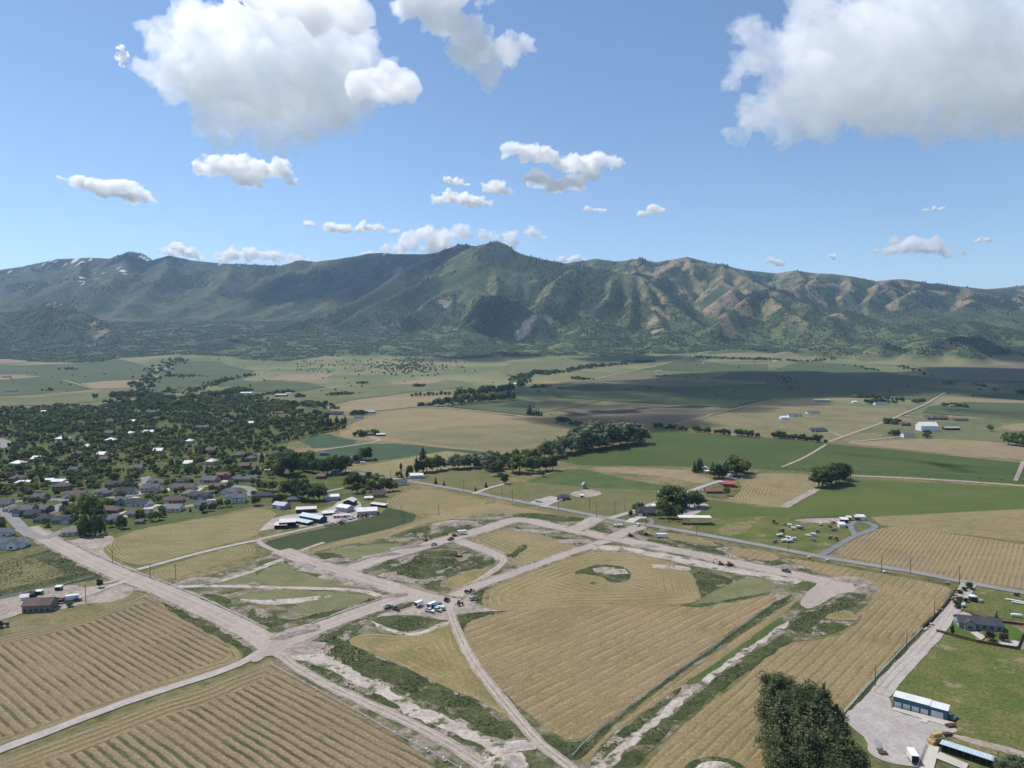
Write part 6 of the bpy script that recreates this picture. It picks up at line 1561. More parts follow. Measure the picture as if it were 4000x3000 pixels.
car('silver pickup parked on the upper site road', 'pickup', 'silver', *w6((1152,218))[0], ang((926,1177),(980,1162)))
car('black pickup on the upper site road near the excavator', 'pickup', 'black', *w6((1262,184))[0], ang((926,1177),(980,1162)))
excavator('orange excavator working on the spoil bank of the upper site road', 'orange', *w6((1100,188))[0], .9, s=.8)
excavator('yellow excavator digging in the weedy block inside the road loop', 'yellow', *w6((1305,292))[0], 2.9, s=.8)
excavator('orange excavator digging beside the long site road', 'orange', *w7((1352,345))[0], 2.8, s=.8)
loader('orange bulldozer pushing soil beside the long site road', *w7((1408,350))[0], .3)
loader('orange bulldozer beside the white lorry on the upper site road', *w6((1285,160))[0], .3)
trailer('white dump lorry on the upper site road', 6.8, 2.3, 2.9, 'white', *w6((1335,148))[0], .3, name='dump_lorry', cat='lorry')
car('dark pickup parked at the turning circle', 'pickup', 'black', *w8((118,392))[0], A1)
loader('orange grader at the start of the long site road', *w7((765,160))[0], .2)
loader('yellow roller among the weeds by the asphalt road', *w7((868,150))[0], 0, 'yellow')
trailer('white tanker trailer on the weeds by the asphalt road', 7.5, 2.3, 2.7, 'white', *w7((970,168))[0], 0, name='tanker_trailer')
car('small white car leaving the site onto the asphalt road', 'suv', 'white', *w7((818,92))[0], 1.2)
flatbed('row of pale pipes on a trailer near the site entrance', 8, *w7((690,98))[0], -.1, load='white')
car('dark car driving on the asphalt road past the white shed', 'sedan', 'black', *w2((1092,1243))[0], ang((803,1028),(853,1035)))
car('white car on the gravel apron of the meadow house, first of two', 'suv', 'white', *w3((222,1462))[0], .1)
car('white car on the gravel apron of the meadow house, nearer the road', 'suv', 'white', *w3((243,1468))[0], .1)
trailer('long white camper trailer beside the red-roofed barn', 6, 2.3, 2.7, 'white', *w3((1812,1313))[0], 0, name='camper_trailer')
car('white pickup parked at the long brick house', 'pickup', 'white', *w3((1640,1375))[0], .1)
trailer('white camper trailer at the edge of the straw field by the gardens', 6, 2.3, 2.7, 'white', *w2((922,1135))[0], .2, name='camper_trailer')
car('silver car beside the white gabled shed', 'sedan', 'silver', *w2((1480,1246))[0], 0)
# brown house yard
def zb(x, y): return (x * .553 / 4.916, 2250 * .553 + y * .553 / 4.916)
trailer('white motorhome parked on the drive of the brown house', 6.4, 2.3, 2.9, 'white', *zb(1390,480), .45, name='motorhome', cat='motorhome')
car('black car beside the motorhome', 'sedan', 'black', *zb(1490,490), .5)
car('bright pink pickup at the gable of the brown house', 'pickup', 'pink', *zb(1205,490), .3)
car('dark red car beside the bright pink pickup', 'sedan', 'maroon', *zb(1105,480), .3)
car('dark car in front of the bright pink pickup', 'suv', 'black', *zb(1190,525), .4)
for (x, y, lab) in [(755,365,'small white-topped open animal shelter on sandy ground'), (1132,280,'white-topped open animal shelter nearest the lone drive tree')]:
    q = zb(x, y); building('animal_shelter', lab, 'shelter', *q, w=4.2, d=3.2, h=2.3, rise=.3, roof='shed', wall='taupe', rmat='whiteroof', yaw=.1, open_front=True, ov=.2)
building('shed', 'white garden shed with dark side near the brown house', 'shed', *zb(485,465), w=4.4, d=3.6, h=2.2, rise=1.2, wall='white', rmat='whiteroof', yaw=.3, windows=0)
building('shed', 'dark round-topped hut beside the white garden shed', 'shed', *zb(610,410), w=3.8, d=3, h=2.2, rise=1.2, wall='darkwall', rmat='charcoal', yaw=.2, windows=0)
tractor('blue tractor parked at the edge of the windrow field by the brown house', 'navy', *zb(60,990), .4, s=1.2)
# farm vehicles
for i, (x, y, k, c) in enumerate([(1205,680,'pickup','white'),(1375,630,'sedan','silver'),(1450,605,'pickup','white'),(1505,590,'pickup','silver'),(1265,498,'sedan','silver')]):
    car(['white pickup parked at the edge of the alfalfa below the farm','silver car in the farm parking row','white pickup in the farm parking row','silver pickup at the end of the farm parking row','silver car beside the mobile building'][i], k, c, *zf(x, y), .3)
for i, (x, y) in enumerate([(1120,700),(1310,655)]): flatbed(['empty flatbed trailer beside the white pickup below the farm','empty flatbed trailer in the farm parking row'][i], 6, *zf(x, y), .25)
tractor('rusty red tractor beside the round tree at the blue-roofed barn', 'rust', *zf(905,695), .3)
tractor('red tractor parked by the flatbed trailers', 'red', *zf(1350,675), .4)
for i, (x, y) in enumerate([(1620,585),(1690,570),(1740,560)]): tractor('dark red farm machine in front of the white barn', 'rust', *zf(x, y), .5 * i, group='farm machines in front of the white barn')
# right hand property
trailer('white cargo trailer parked beside the concrete strip', 5.5, 2.4, 2.9, 'white', *w8((937,1615))[0], 1.35)
car('silver car beside the charcoal-roofed house', 'sedan', 'silver', 2076.5,1337, 2.2); car('dark car beside the charcoal-roofed house', 'sedan', 'navy', 2071,1339, 2.2)
# junk yard machines
rj = random.Random(4)
for i in range(26):
    x, y = rj.uniform(20, 520), rj.uniform(75, 205)
    if x + y * 1.2 < 120 or y > 215 - .05 * x: continue
    q = w8((x - 20, y))[0]
    k = i % 5
    if k == 0: car('old car rusting on the junk yard grass', 'sedan', rj.choice(['grey', 'rust', 'white']), *q, rj.uniform(0, 6), 'junk yard cars')
    elif k == 1: tractor('old farm machine on the junk yard grass', rj.choice(['rust', 'yellow', 'red']), *q, rj.uniform(0, 6), 'junk yard machines')
    elif k == 2: flatbed('old trailer on the junk yard grass', rj.uniform(3, 6), *q, rj.uniform(-.5, .5), 'junk yard trailers', 'grey')
    elif k == 3: trailer('old white van body on the junk yard grass', 3.6, 1.8, 1.9, 'white', *q, rj.uniform(-.6, .6), 'van_body', 'van body', 'junk yard van bodies')
    else: flatbed('bundle of pale pipes on the junk yard grass', rj.uniform(3, 6), *q, rj.uniform(-.6, .3), 'junk yard pipes', 'white')
for X, Y, W, lab in [(492,70,15,'white-roofed open shed of the junk yard'),(520,55,9,'small dark shed of the junk yard'),(575,52,12,'brown shed at the drive loop'),(600,52,16,'long white shed at the drive loop'),(476,102,14,'white caravan at the drive loop')]:
    q = w8((X, Y))[0]; building('yard_shed', lab, 'shed', *q, wpx=W, d=4, h=2.6, rise=.9, roof='shed' if W > 12 else 'gable', wall='darkwall' if 'open' in lab or 'dark' in lab else ('white' if 'white' in lab else 'wood'), rmat='whiteroof' if 'white' in lab else 'pinkroof', yaw=-.1, windows=0)

# ------------------------------------------------------------------ poles, fences, irrigation
def pole_mesh():
    bm = bmesh.new(); bmesh.ops.create_cone(bm, cap_ends=True, segments=8, radius1=.17, radius2=.11, depth=1, matrix=Matrix.Translation((0, 0, .5)) @ Matrix.Diagonal((1, 1, 1, 1)))
    me = bpy.data.meshes.new('shaft'); bm.to_mesh(me); bm.free(); me.materials.append(BM['post'])
    bm = bmesh.new(); box_into(bm, -1.2, 1.2, -.08, .08, -.08, .08)
    m2 = bpy.data.meshes.new('crossarm'); bm.to_mesh(m2); bm.free(); m2.materials.append(BM['post'])
    return me, m2
PM, CM_ = pole_mesh()
def pole(px, py, h, label, group, arm=True, yaw=0):
    e = link(bpy.data.objects.new('utility_pole', None)); put(e, px, py, yaw, -.05)
    o = link(bpy.data.objects.new('shaft', PM), e); o.scale = (1.25, 1.25, h)
    if arm: a = link(bpy.data.objects.new('crossarm', CM_), e); a.location = (0, .2, h - .7)
    tag(e, label, 'utility pole', group)
for (x, y) in [(1107,1083),(1206,1101),(1289,1119),(1328,1112),(1350,1104),(1418,1082),(1534,1041),(1395,1139),(1505,1158),(1702,1196),(1904,1236),(1966,1240),(868,1023),(844,1036),(1002,1062),(1085,1078),(1273,1103)]:
    pole(x, y, 10.5, 'timber utility pole beside the asphalt road', 'utility poles along the asphalt road', yaw=A2)
for (x, y) in [(243,1217),(325,1250),(380,1252)]: pole(x, y, 9, 'timber pole at the farm lane and gravel road', 'poles by the farm lane')
pole(185.5,1304,10,'thick bare pole beside the drive of the brown house',None,arm=False)
for (x, y) in [(872,1133),(867,1117),(948,1115)]: pole(x, y, 9, 'pole standing in the fields beside the farm', 'poles in the farm fields')
for (x, y) in [(1890,1482),(1958,1403),(2018,1331)]: pole(x, y, 8, 'thin pole on the field edge beside the gravel lane', 'poles along the gravel lane', arm=False)
pole(2072,1263,11,'tall pole at the mouth of the gravel lane',None)
def fence(label, pts, h, mat, rails, gap, name='fence', boards=False, group=None):
    c = pic(pts)
    e = link(bpy.data.objects.new(name, None)); e.location = (c[0][0], c[0][1], float(T(*c[0])) + .03)
    tag(e, label, 'fence', group)
    pm = None
    for a, b in zip(c[:-1], c[1:]):
        L = math.dist(a, b); n = max(1, int(L / gap)); yaw = math.atan2(b[1] - a[1], b[0] - a[0])
        for k in range(n):
            t0 = k / n; x0, y0 = a[0] + (b[0] - a[0]) * t0 - c[0][0], a[1] + (b[1] - a[1]) * t0 - c[0][1]
            bm = bmesh.new(); box_into(bm, -.08, .08, -.08, .08, 0, h + .12)
            if pm is None:
                me = bpy.data.meshes.new('post'); bm.to_mesh(me); me.materials.append(BM[mat]); pm = me
            bm.free()
            o = link(bpy.data.objects.new('post', pm), e); o.location = (x0, y0, 0)
            s = L / n
            if boards:
                bm = bmesh.new(); box_into(bm, .08, s - .08, -.03, .03, .1, h)
            else:
                bm = bmesh.new()
                for r in range(rails): z = h * (r + 1) / (rails + .15); box_into(bm, .06, s - .06, -.03, .03, z - .07, z + .07)
            p_ = part('panel' if boards else 'rails', bm, BM[mat], e); p_.location = (x0, y0, 0); p_.rotation_euler = (0, 0, yaw)
fence('brown board fence along the gravel lane', [(2066,1278),(2042,1310),(2010,1345),(1994,1358)], 1.7, 'fencewood', 2, 3.2, boards=True)
fence('brown board fence between pasture and lawn', [(2023,1366),(2065,1377),(2110,1389),(2160,1398),(2198,1404),(2211,1370)], 1.6, 'fencewood', 2, 3.0, boards=True)
fence('brown board fence behind the charcoal-roofed house', [(2086,1323),(2105,1331),(2130,1340),(2160,1346),(2212,1352)], 1.5, 'fencewood', 2, 3.0, boards=True)
fence('pale rail fence along the lower gravel lane', [(1992,1360),(1960,1392),(1900,1456),(1850,1512),(1818,1548)], 1.3, 'vinyl', 2, 4.0)
fence('white vinyl fence across the suburb gardens', w1((460,1455),(560,1480),(740,1420)), 1.6, 'vinyl', 3, 4.0, boards=True)
fence('white vinyl fence along the upper suburb street', w1((-20,1230),(110,1215),(60,1240)), 1.5, 'vinyl', 3, 5.0)
fence('white rail fence round the paddock on the shaded slope', w4((650,628),(870,632),(1280,650),(1320,640)), 1.6, 'vinyl', 2, 9)
fence('post and rail fence below the dark alfalfa by the brown house', [(-20,1298),(60,1281),(140,1263),(205,1246)], 1.2, 'vinyl', 2, 6.0)
fence('wire corral fence along the green hay field', w8((140,55),(300,42),(520,34)), 1.6, 'post', 3, 5.0)
fence('steel corral fence beside the concrete strip', [(1982,1662),(1996,1625),(2002,1610)], 1.5, 'metal', 3, 2.5)
def irrigator(label, pts, n, hgt=1.0, r=.9, truss=False):
    """a long pipe carried on wheels"""
    c = pic(pts); c = curve(c, 1)
    seg = [math.dist(a, b) for a, b in zip(c[:-1], c[1:])]; tot = sum(seg)
    def along(s):
        for (a, b), L in zip(zip(c[:-1], c[1:]), seg):
            if s <= L: return np.array(a) + (np.array(b) - np.array(a)) * s / L, math.atan2(b[1] - a[1], b[0] - a[0])
            s -= L
        return np.array(c[-1]), math.atan2(c[-1][1] - c[-2][1], c[-1][0] - c[-2][0])
    e = link(bpy.data.objects.new('irrigation_line', None)); p0 = np.array(c[0]); zb_ = float(T(*c[0])) + .1; e.location = (p0[0], p0[1], zb_)
    tag(e, label, 'irrigation line')
    st = [along(tot * i / n) for i in range(n + 1)]
    for (a, ya), (b, _) in zip(st[:-1], st[1:]):
        a, b = a - p0, b - p0; L = float(np.hypot(*(b - a))); yaw = math.atan2(b[1] - a[1], b[0] - a[0])
        bm = bmesh.new()
        if truss:
            k = 8
            for j in range(k):
                za, zb2 = (hgt + 1.0 * math.sin(math.pi * j / k)), (hgt + 1.0 * math.sin(math.pi * (j + 1) / k))
                prism(bm, [(L * j / k, za - .09), (L * (j + 1) / k, zb2 - .09), (L * (j + 1) / k, zb2 + .09), (L * j / k, za + .09)], -.09, .09)
                prism(bm, [(L * j / k, hgt - .06 - .3 * math.sin(math.pi * j / k)), (L * (j + 1) / k, hgt - .06 - .3 * math.sin(math.pi * (j + 1) / k)), (L * (j + 1) / k, hgt + .02 - .3 * math.sin(math.pi * (j + 1) / k)), (L * j / k, hgt + .02 - .3 * math.sin(math.pi * j / k))], -.04, .04)
        else:
            box_into(bm, 0, L, -.1, .1, hgt - .1, hgt + .1)
        o = part('pipe', bm, BM['metal'], e); o.location = (a[0], a[1], 0); o.rotation_euler = (0, 0, yaw)
    for (a, ya) in st:
        a = a - p0
        bm = bmesh.new()
        if truss:
            for s in (-1, 1): prism(bm, [(s * .1, hgt), (s * 1.7, .4), (s * 1.85, .4), (s * .3, hgt)], -.1, .1)
            o = part('tower', bm, BM['metal'], e)
            for s in (-1, 1):
                b2 = bmesh.new(); ring(b2, s * 1.7, 0, .6, .6, .3); part('wheel', b2, TYRE, o)
            o.rotation_euler = (0, 0, ya + math.pi / 2)
        else:
            bmesh.ops.create_circle(bm, cap_ends=False, segments=14, radius=r, matrix=Matrix.Translation((0, 0, r)) @ Matrix.Rotation(math.pi / 2, 4, 'Y'))
            g = bmesh.ops.extrude_edge_only(bm, edges=bm.edges[:]); bmesh.ops.translate(bm, verts=[v for v in g['geom'] if isinstance(v, bmesh.types.BMVert)], vec=(.14, 0, 0))
            for k in range(4): 
                m = Matrix.Translation((.07, 0, r)) @ Matrix.Rotation(k * math.pi / 4, 4, 'X') @ Matrix.Diagonal((.05, .05, 2 * r, 1)); bmesh.ops.create_cube(bm, size=1, matrix=m)
            o = part('wheel', bm, BM['metal'], e); o.rotation_euler = (0, 0, ya)
        o.location = (a[0], a[1], 0)
irrigator('wheel line irrigation pipe along the edge of the bottom windrow field', w6((100,1000),(300,1110),(480,1210),(650,1300),(830,1410),(1000,1500),(1210,1610),(1330,1680)), 14)
irrigator('wheel line irrigation pipe in the weed strip beside the big stubble field', w7((390,1598),(500,1470),(800,1240),(1100,1020),(1280,905),(1415,800),(1560,700),(1700,590)), 22)
irrigator('trussed pivot irrigator standing across the irrigated green field', w4((0,1172),(340,1182),(620,1190),(990,1210),(1320,1228),(1680,1250),(2060,1275),(2400,1298)), 14, hgt=3.6, truss=True)
# ------------------------------------------------------------------ town trees, scrub, conifers, weeds
def blocked(p, m=3.0):
    x, y = p
    for (cx, cy_, a, b, yaw) in HOUSE_BOX:
        dx, dy = x - cx, y - cy_
        if abs(dx) > 40 or abs(dy) > 40: continue
        c, s = math.cos(-yaw), math.sin(-yaw)
        u, v = dx * c - dy * s, dx * s + dy * c
        if abs(u) < a + m and -b - m * 2.2 < v < b + m: return True
    return False
ROADP = [(np.array(c), w) for c, w in ROADS if isinstance(w, (int, float))]
def on_road(p, m=2.0):
    for c, w in ROADP:
        lo, hi = c.min(0) - 12, c.max(0) + 12
        if p[0] < lo[0] or p[0] > hi[0] or p[1] < lo[1] or p[1] > hi[1]: continue
        a, b = c[:-1], c[1:]; ab = b - a
        t_ = np.clip(((p - a) * ab).sum(1) / ((ab * ab).sum(1) + 1e-9), 0, 1)
        if np.hypot(*(a + t_[:, None] * ab - p).T).min() < w / 2 + m: return True
    return False
town = pic([(-150,905),(0,886),(60,882),(120,880),(230,877),(330,864),(420,862),(520,856),(600,866),(640,884),(700,915),(745,928),(690,938),(640,952),(600,962),(650,990),(690,1002),(690,1016),(640,1022),(575,1036),(520,1042),(470,1040),(440,1030),(330,1040),(300,1048),(180,1058),(110,1070),(60,1078),(0,1085),(-150,1098)])
spots = rand_in(town, 4700, 11, 0, lambda p: blocked(p, 4) or on_road(p, 3) or (vnoise(p[0] / 45, p[1] / 45, seed=5) < .2))
subp = pic([(-150,1100),(0,1090),(180,1062),(330,1042),(450,1040),(560,1044),(556,1078),(500,1100),(430,1112),(330,1130),(250,1146),(180,1164),(60,1172),(0,1190),(-150,1215)])
sub_sp = rand_in(subp, 190, 12, 5, lambda p: blocked(p, 3) or on_road(p, 3))
rs = random.Random(9)
cand = [(x, y, rs.uniform(4.5, 10.0) * (1.1 if y > 1000 else 1)) for x, y in spots]
cand.sort(key=lambda q: math.hypot(q[0], q[1]))
kinds = [('round', 'broad'), ('round', 'dark'), ('tall', 'broad'), ('round', 'yellow'), ('conifer', 'conifer'), ('willow', 'willow'), ('tall', 'dark'), ('round', 'broad')]
words = {'round': 'round', 'tall': 'tall', 'conifer': 'pointed conifer', 'willow': 'spreading willow'}
near_n = 0
for i, (x, y) in enumerate(sub_sp[:150]):
    k, l = kinds[rs.randrange(len(kinds))]
    h = rs.uniform(4, 9)
    tree(0, 0, 0, k, l, 'small %s garden %s between the suburb houses' % ({'broad': 'green', 'dark': 'dark green', 'yellow': 'yellow-green', 'conifer': 'blackish', 'willow': 'grey-green'}[l], {'round': 'round tree', 'tall': 'upright tree', 'conifer': 'conifer', 'willow': 'willow'}[k]), 'garden trees of the suburb', hm=h, world=(x, y))
for (x, y, h) in cand[:70]:
    k, l = kinds[rs.randrange(len(kinds))]
    tree(0, 0, 0, k, l, '%s %s on the near edge of the town wood' % ({'broad': 'green', 'dark': 'dark green', 'yellow': 'yellow-green', 'conifer': 'blackish', 'willow': 'grey-green'}[l], {'round': 'round-crowned tree', 'tall': 'upright tree', 'conifer': 'pointed conifer', 'willow': 'spreading willow'}[k]), 'trees on the near edge of the town wood', hm=h, world=(x, y), wide=1.2)
rest = cand[70:]
g1 = [q for i, q in enumerate(rest) if i % 10 < 6]; g2 = [q for i, q in enumerate(rest) if 6 <= i % 10 < 8]; g3 = [q for i, q in enumerate(rest) if i % 10 == 8]; g4 = [q for i, q in enumerate(rest) if i % 10 == 9]
for nm, g, kk, l in (('town_wood', g1, ['round', 'tall'], 'broad'), ('town_wood', g2, ['round', 'tall'], 'dark'), ('town_wood', g3, ['willow'], 'willow'), ('town_wood', g4, ['conifer', 'poplar'], 'conifer')):
    bake_trees(nm, g, LEAF[l], kk, 55, .095, 3)
# hedgerow and creek trees out in the valley
far_sp = []
def line(pts, n, h, spread=6):
    c = np.array(pic(pts)); r2 = random.Random(n * 7 + int(h * 3))
    for i in range(n):
        t_ = r2.random() * (len(c) - 1); k = min(int(t_), len(c) - 2); p = c[k] + (c[k + 1] - c[k]) * (t_ - k)
        far_sp.append((p[0] + r2.gauss(0, spread), p[1] + r2.gauss(0, spread * 1.4), h * r2.uniform(.6, 1.25)))
line(w1((1220,510),(1260,440),(1330,360),(1400,300),(1500,250),(1560,235)), 150, 13, 26)
line(w1((1000,560),(1180,540),(1400,580),(1700,570),(2000,530),(2100,510)), 200, 14, 14)
line(w1((1000,600),(1300,640),(1500,630),(1680,660)), 110, 14, 16)
line(w1((1560,530),(1750,490),(1890,430),(2000,400),(2212,370)), 110, 10, 14)
line(w1((1480,370),(1560,380),(1700,380)), 60, 8, 22)
line(w1((540,320),(600,310),(620,325)), 16, 9, 10); line(w1((1410,520),(1510,505)), 14, 9, 4); line(w1((410,500),(450,505)), 6, 10, 4); line(w1((1790,620),(1960,590),(2160,570)), 60, 10, 8)
line(w2((630,545),(860,530)), 26, 9, 5); line(w2((880,440),(960,440)), 14, 9, 6); line(w2((1370,465),(1460,465)), 18, 10, 5)
line(w2((0,560),(120,530),(230,520),(330,515)), 50, 9, 6); line(w2((340,560),(420,555)), 14, 10, 4); line(w2((30,660),(200,640),(400,630),(560,640)), 90, 12, 10); line(w2((380,760),(600,740)), 30, 11, 6); line(w2((150,790),(340,770)), 30, 10, 8)
line(w2((820,715),(940,705)), 20, 9, 4); line(w2((1350,640),(1520,630)), 12, 9, 3); line(w2((640,660),(720,665)), 6, 10, 4); line(w2((860,895),(960,885)), 14, 9, 4); line(w2((1000,880),(1040,880)), 5, 10, 2); line(w2((500,715),(560,705)), 14, 10, 4)
line(w3((80,470),(60,420),(100,390),(220,350)), 90, 14, 14); line(w3((220,350),(330,360),(600,310),(800,290),(1000,265),(1200,250)), 210, 16, 14); line(w3((160,480),(320,465)), 20, 9, 6); line(w3((530,400),(680,410)), 26, 11, 6)
line(w3((370,760),(460,770)), 12, 9, 3); line(w3((540,800),(600,810)), 6, 10, 3); line(w3((620,840),(700,850)), 12, 9, 4); line(w3((1570,215),(1900,225),(2212,235)), 130, 12, 18); line(w3((2080,150),(2212,160)), 60, 12, 20)
line(w4((0,230),(250,250),(600,230)), 60, 12, 16); line(w4((740,560),(800,560),(900,565),(1100,590),(1340,610)), 34, 11, 3); line(w4((870,610),(940,605),(1100,615)), 26, 11, 4); line(w4((1500,635),(1720,645)), 16, 9, 6); line(w4((1010,785),(1140,790)), 20, 9, 4)
line(w4((1150,290),(1200,310),(1440,380)), 40, 10, 12); line(w4((1540,440),(1590,445)), 8, 10, 5); line(w4((1790,450),(1880,470)), 14, 8, 6); line(w4((1950,500),(1990,505)), 8, 9, 5); line(w4((2150,520),(2212,530)), 14, 11, 6); line(w4((1050,890),(1120,880)), 10, 9, 3); line(w4((1300,915),(1390,895)), 3, 11, 2)
line(w4((200,440),(120,380),(180,500)), 30, 6, 10); line(w4((750,290),(930,330)), 30, 9, 10)
for _ in range(120):      # lone trees on the upper fields
    q = P(rs.uniform(-60, 2260), rs.uniform(772, 860)); far_sp.append((q[0], q[1], rs.uniform(4, 8)))
for _ in range(150):      # dotted slope under the foothills
    q = P(rs.uniform(640, 1010), 719 + rs.uniform(235, 350) / 4); far_sp.append((q[0], q[1], rs.uniform(5, 9)))
for _ in range(330):
    q = P(rs.gauss(880, 42), 719 + rs.gauss(290, 38) / 4); far_sp.append((q[0], q[1], rs.uniform(6, 10)))
bake_trees('valley_trees', [q for i, q in enumerate(far_sp) if i % 3], LEAF['dark'], ['round', 'bush'], 60, .12, 7)
bake_trees('valley_trees', [q for i, q in enumerate(far_sp) if i % 3 == 0], LEAF['broad'], ['round', 'bush'], 60, .12, 8)

def scatter_simple(name, X, Y, Z, S, mat, shape, seed):
    rs_ = np.random.RandomState(seed); n = len(X)
    if shape == 'cone':
        k = 6
        ring_ = np.array([(math.cos(6.283 * i / k), math.sin(6.283 * i / k), 0) for i in range(k)])
        V = np.concatenate([ring_ * [.24, .24, 0], ring_ * [.13, .13, 0] + [0, 0, .55], [[0, 0, 1.0]]])
        Fc = [(i, (i + 1) % k, k + i) for i in range(k)] + [((i + 1) % k, k + (i + 1) % k, k + i) for i in range(k)] + [(k + i, k + (i + 1) % k, 2 * k) for i in range(k)]
    else:
        V = np.array([(.55, 0, -.05), (.17, .52, -.05), (-.45, .32, -.05), (-.45, -.32, -.05), (.17, -.52, -.05), (.30, .22, .45), (-.12, .36, .5), (-.38, 0, .42), (-.12, -.36, .5), (.3, -.22, .42), (0, 0, .68)])
        Fc = [(0, 1, 5), (1, 6, 5), (1, 2, 6), (2, 7, 6), (2, 3, 7), (3, 8, 7), (3, 4, 8), (4, 9, 8), (4, 0, 9), (0, 5, 9), (5, 6, 10), (6, 7, 10), (7, 8, 10), (8, 9, 10), (9, 5, 10)]
    V = np.array(V, float); Fc = np.array(Fc)
    a = rs_.uniform(0, 6.28, n); c, s = np.cos(a)[:, None], np.sin(a)[:, None]
    w = (S * rs_.uniform(.8, 1.25, n))[:, None]
    jit = 1 + rs_.normal(0, .16, (n, len(V)))
    q = np.stack([X[:, None] + (V[:, 0] * c - V[:, 1] * s) * w * jit, Y[:, None] + (V[:, 0] * s + V[:, 1] * c) * w * jit, Z[:, None] + V[:, 2] * S[:, None] * jit], -1)
    FF = (Fc[None] + (np.arange(n) * len(V))[:, None, None]).reshape(-1, 3)
    return bulk(name, q.reshape(-1, 3), FF, mat)
# conifers on the mountain
rsn = np.random.RandomState(3)
n = 260000
X = rsn.uniform(-6200, 6200, n); Y_ = rsn.uniform(3700, 8100, n)
j = ((X - HX0) / HS).astype(int); i_ = ((Y_ - HY0) / HS).astype(int)
keep = (rsn.rand(n) < np.clip(CONIF[i_, j] - .3, 0, 1) ** 1.4 * .55 + .006) & (RISE[i_, j] > 45) & (np.abs(X) < Y_ * .78 + 150)
X, Y_ = X[keep], Y_[keep]
scatter_simple('conifer_forest', X, Y_, T(X, Y_) - 1, rsn.uniform(11, 24, len(X)), LEAF['conifer'], 'cone', 1)
print('conifers', len(X))
# scrub on the foothills
n = 190000
X = rsn.uniform(-4200, 4400, n); Y_ = rsn.uniform(2900, 5600, n)
j = ((X - HX0) / HS).astype(int); i_ = ((Y_ - HY0) / HS).astype(int)
cl = fbm(X / 70, Y_ / 70, seed=91, oct=3)
keep = (WILD[i_, j] > .4) & (cl + rsn.normal(0, .06, n) > .47) & (np.abs(X) < Y_ * .78 + 100) & (MC[i_, j].sum(1) < .42)
X, Y_ = X[keep], Y_[keep]
SCRUB = leaf_mat('oak scrub', (.056, .082, .034), (.080, .106, .044))
scatter_simple('oak_scrub', X, Y_, T(X, Y_) - .8, rsn.uniform(6, 13, len(X)), SCRUB, 'blob', 2)
print('scrub', len(X))
# weeds on the building site
wv, ws = [], []
for o in list(COL.objects):
    if o.type != 'MESH' or not o.data.materials: continue
    mn = o.data.materials[0].name
    dens = {'dark green weeds': .5, 'green weeds with bare soil': .35, 'roadside grass': .3}.get(mn)
    if not dens: continue
    co = np.empty(len(o.data.vertices) * 3, np.float32); o.data.vertices.foreach_get('co', co); co = co.reshape(-1, 3)
    o.data.calc_loop_triangles(); tr = np.array([t_.vertices[:] for t_ in o.data.loop_triangles])
    A, B, C = co[tr[:, 0]], co[tr[:, 1]], co[tr[:, 2]]
    ar = np.abs(np.cross(B - A, C - A)[:, 2]) / 2
    k = rsn.poisson(ar * dens); idx = np.repeat(np.arange(len(tr)), k)
    u, v = rsn.rand(len(idx)), rsn.rand(len(idx)); m_ = u + v > 1; u[m_], v[m_] = 1 - u[m_], 1 - v[m_]
    p = A[idx] + (B - A)[idx] * u[:, None] + (C - A)[idx] * v[:, None]
    p = p[p[:, 1] < 620]
    wv.append(p)
wv = np.concatenate(wv)
free = np.ones(len(wv), bool)
for c, w in ROADP:
    for a, b in zip(c[:-1], c[1:]):
        ab = b - a; q = wv[:, :2] - a; t_ = np.clip((q @ ab) / (ab @ ab + 1e-9), 0, 1)
        free &= np.hypot(*(q - t_[:, None] * ab).T) > w / 2 + .4
wv = wv[free]
if len(wv) > 60000: wv = wv[rsn.permutation(len(wv))[:60000]]
m_ = fbm(wv[:, 0] / 9, wv[:, 1] / 9, seed=13, oct=2) > .42
wv = wv[m_]
WD = leaf_mat('weed tufts', (.034, .050, .016), (.060, .074, .026), (.10, .095, .045))
scatter_simple('weed_tufts', wv[:, 0], wv[:, 1], wv[:, 2], rsn.uniform(.25, .65, len(wv)), WD, 'blob', 3)
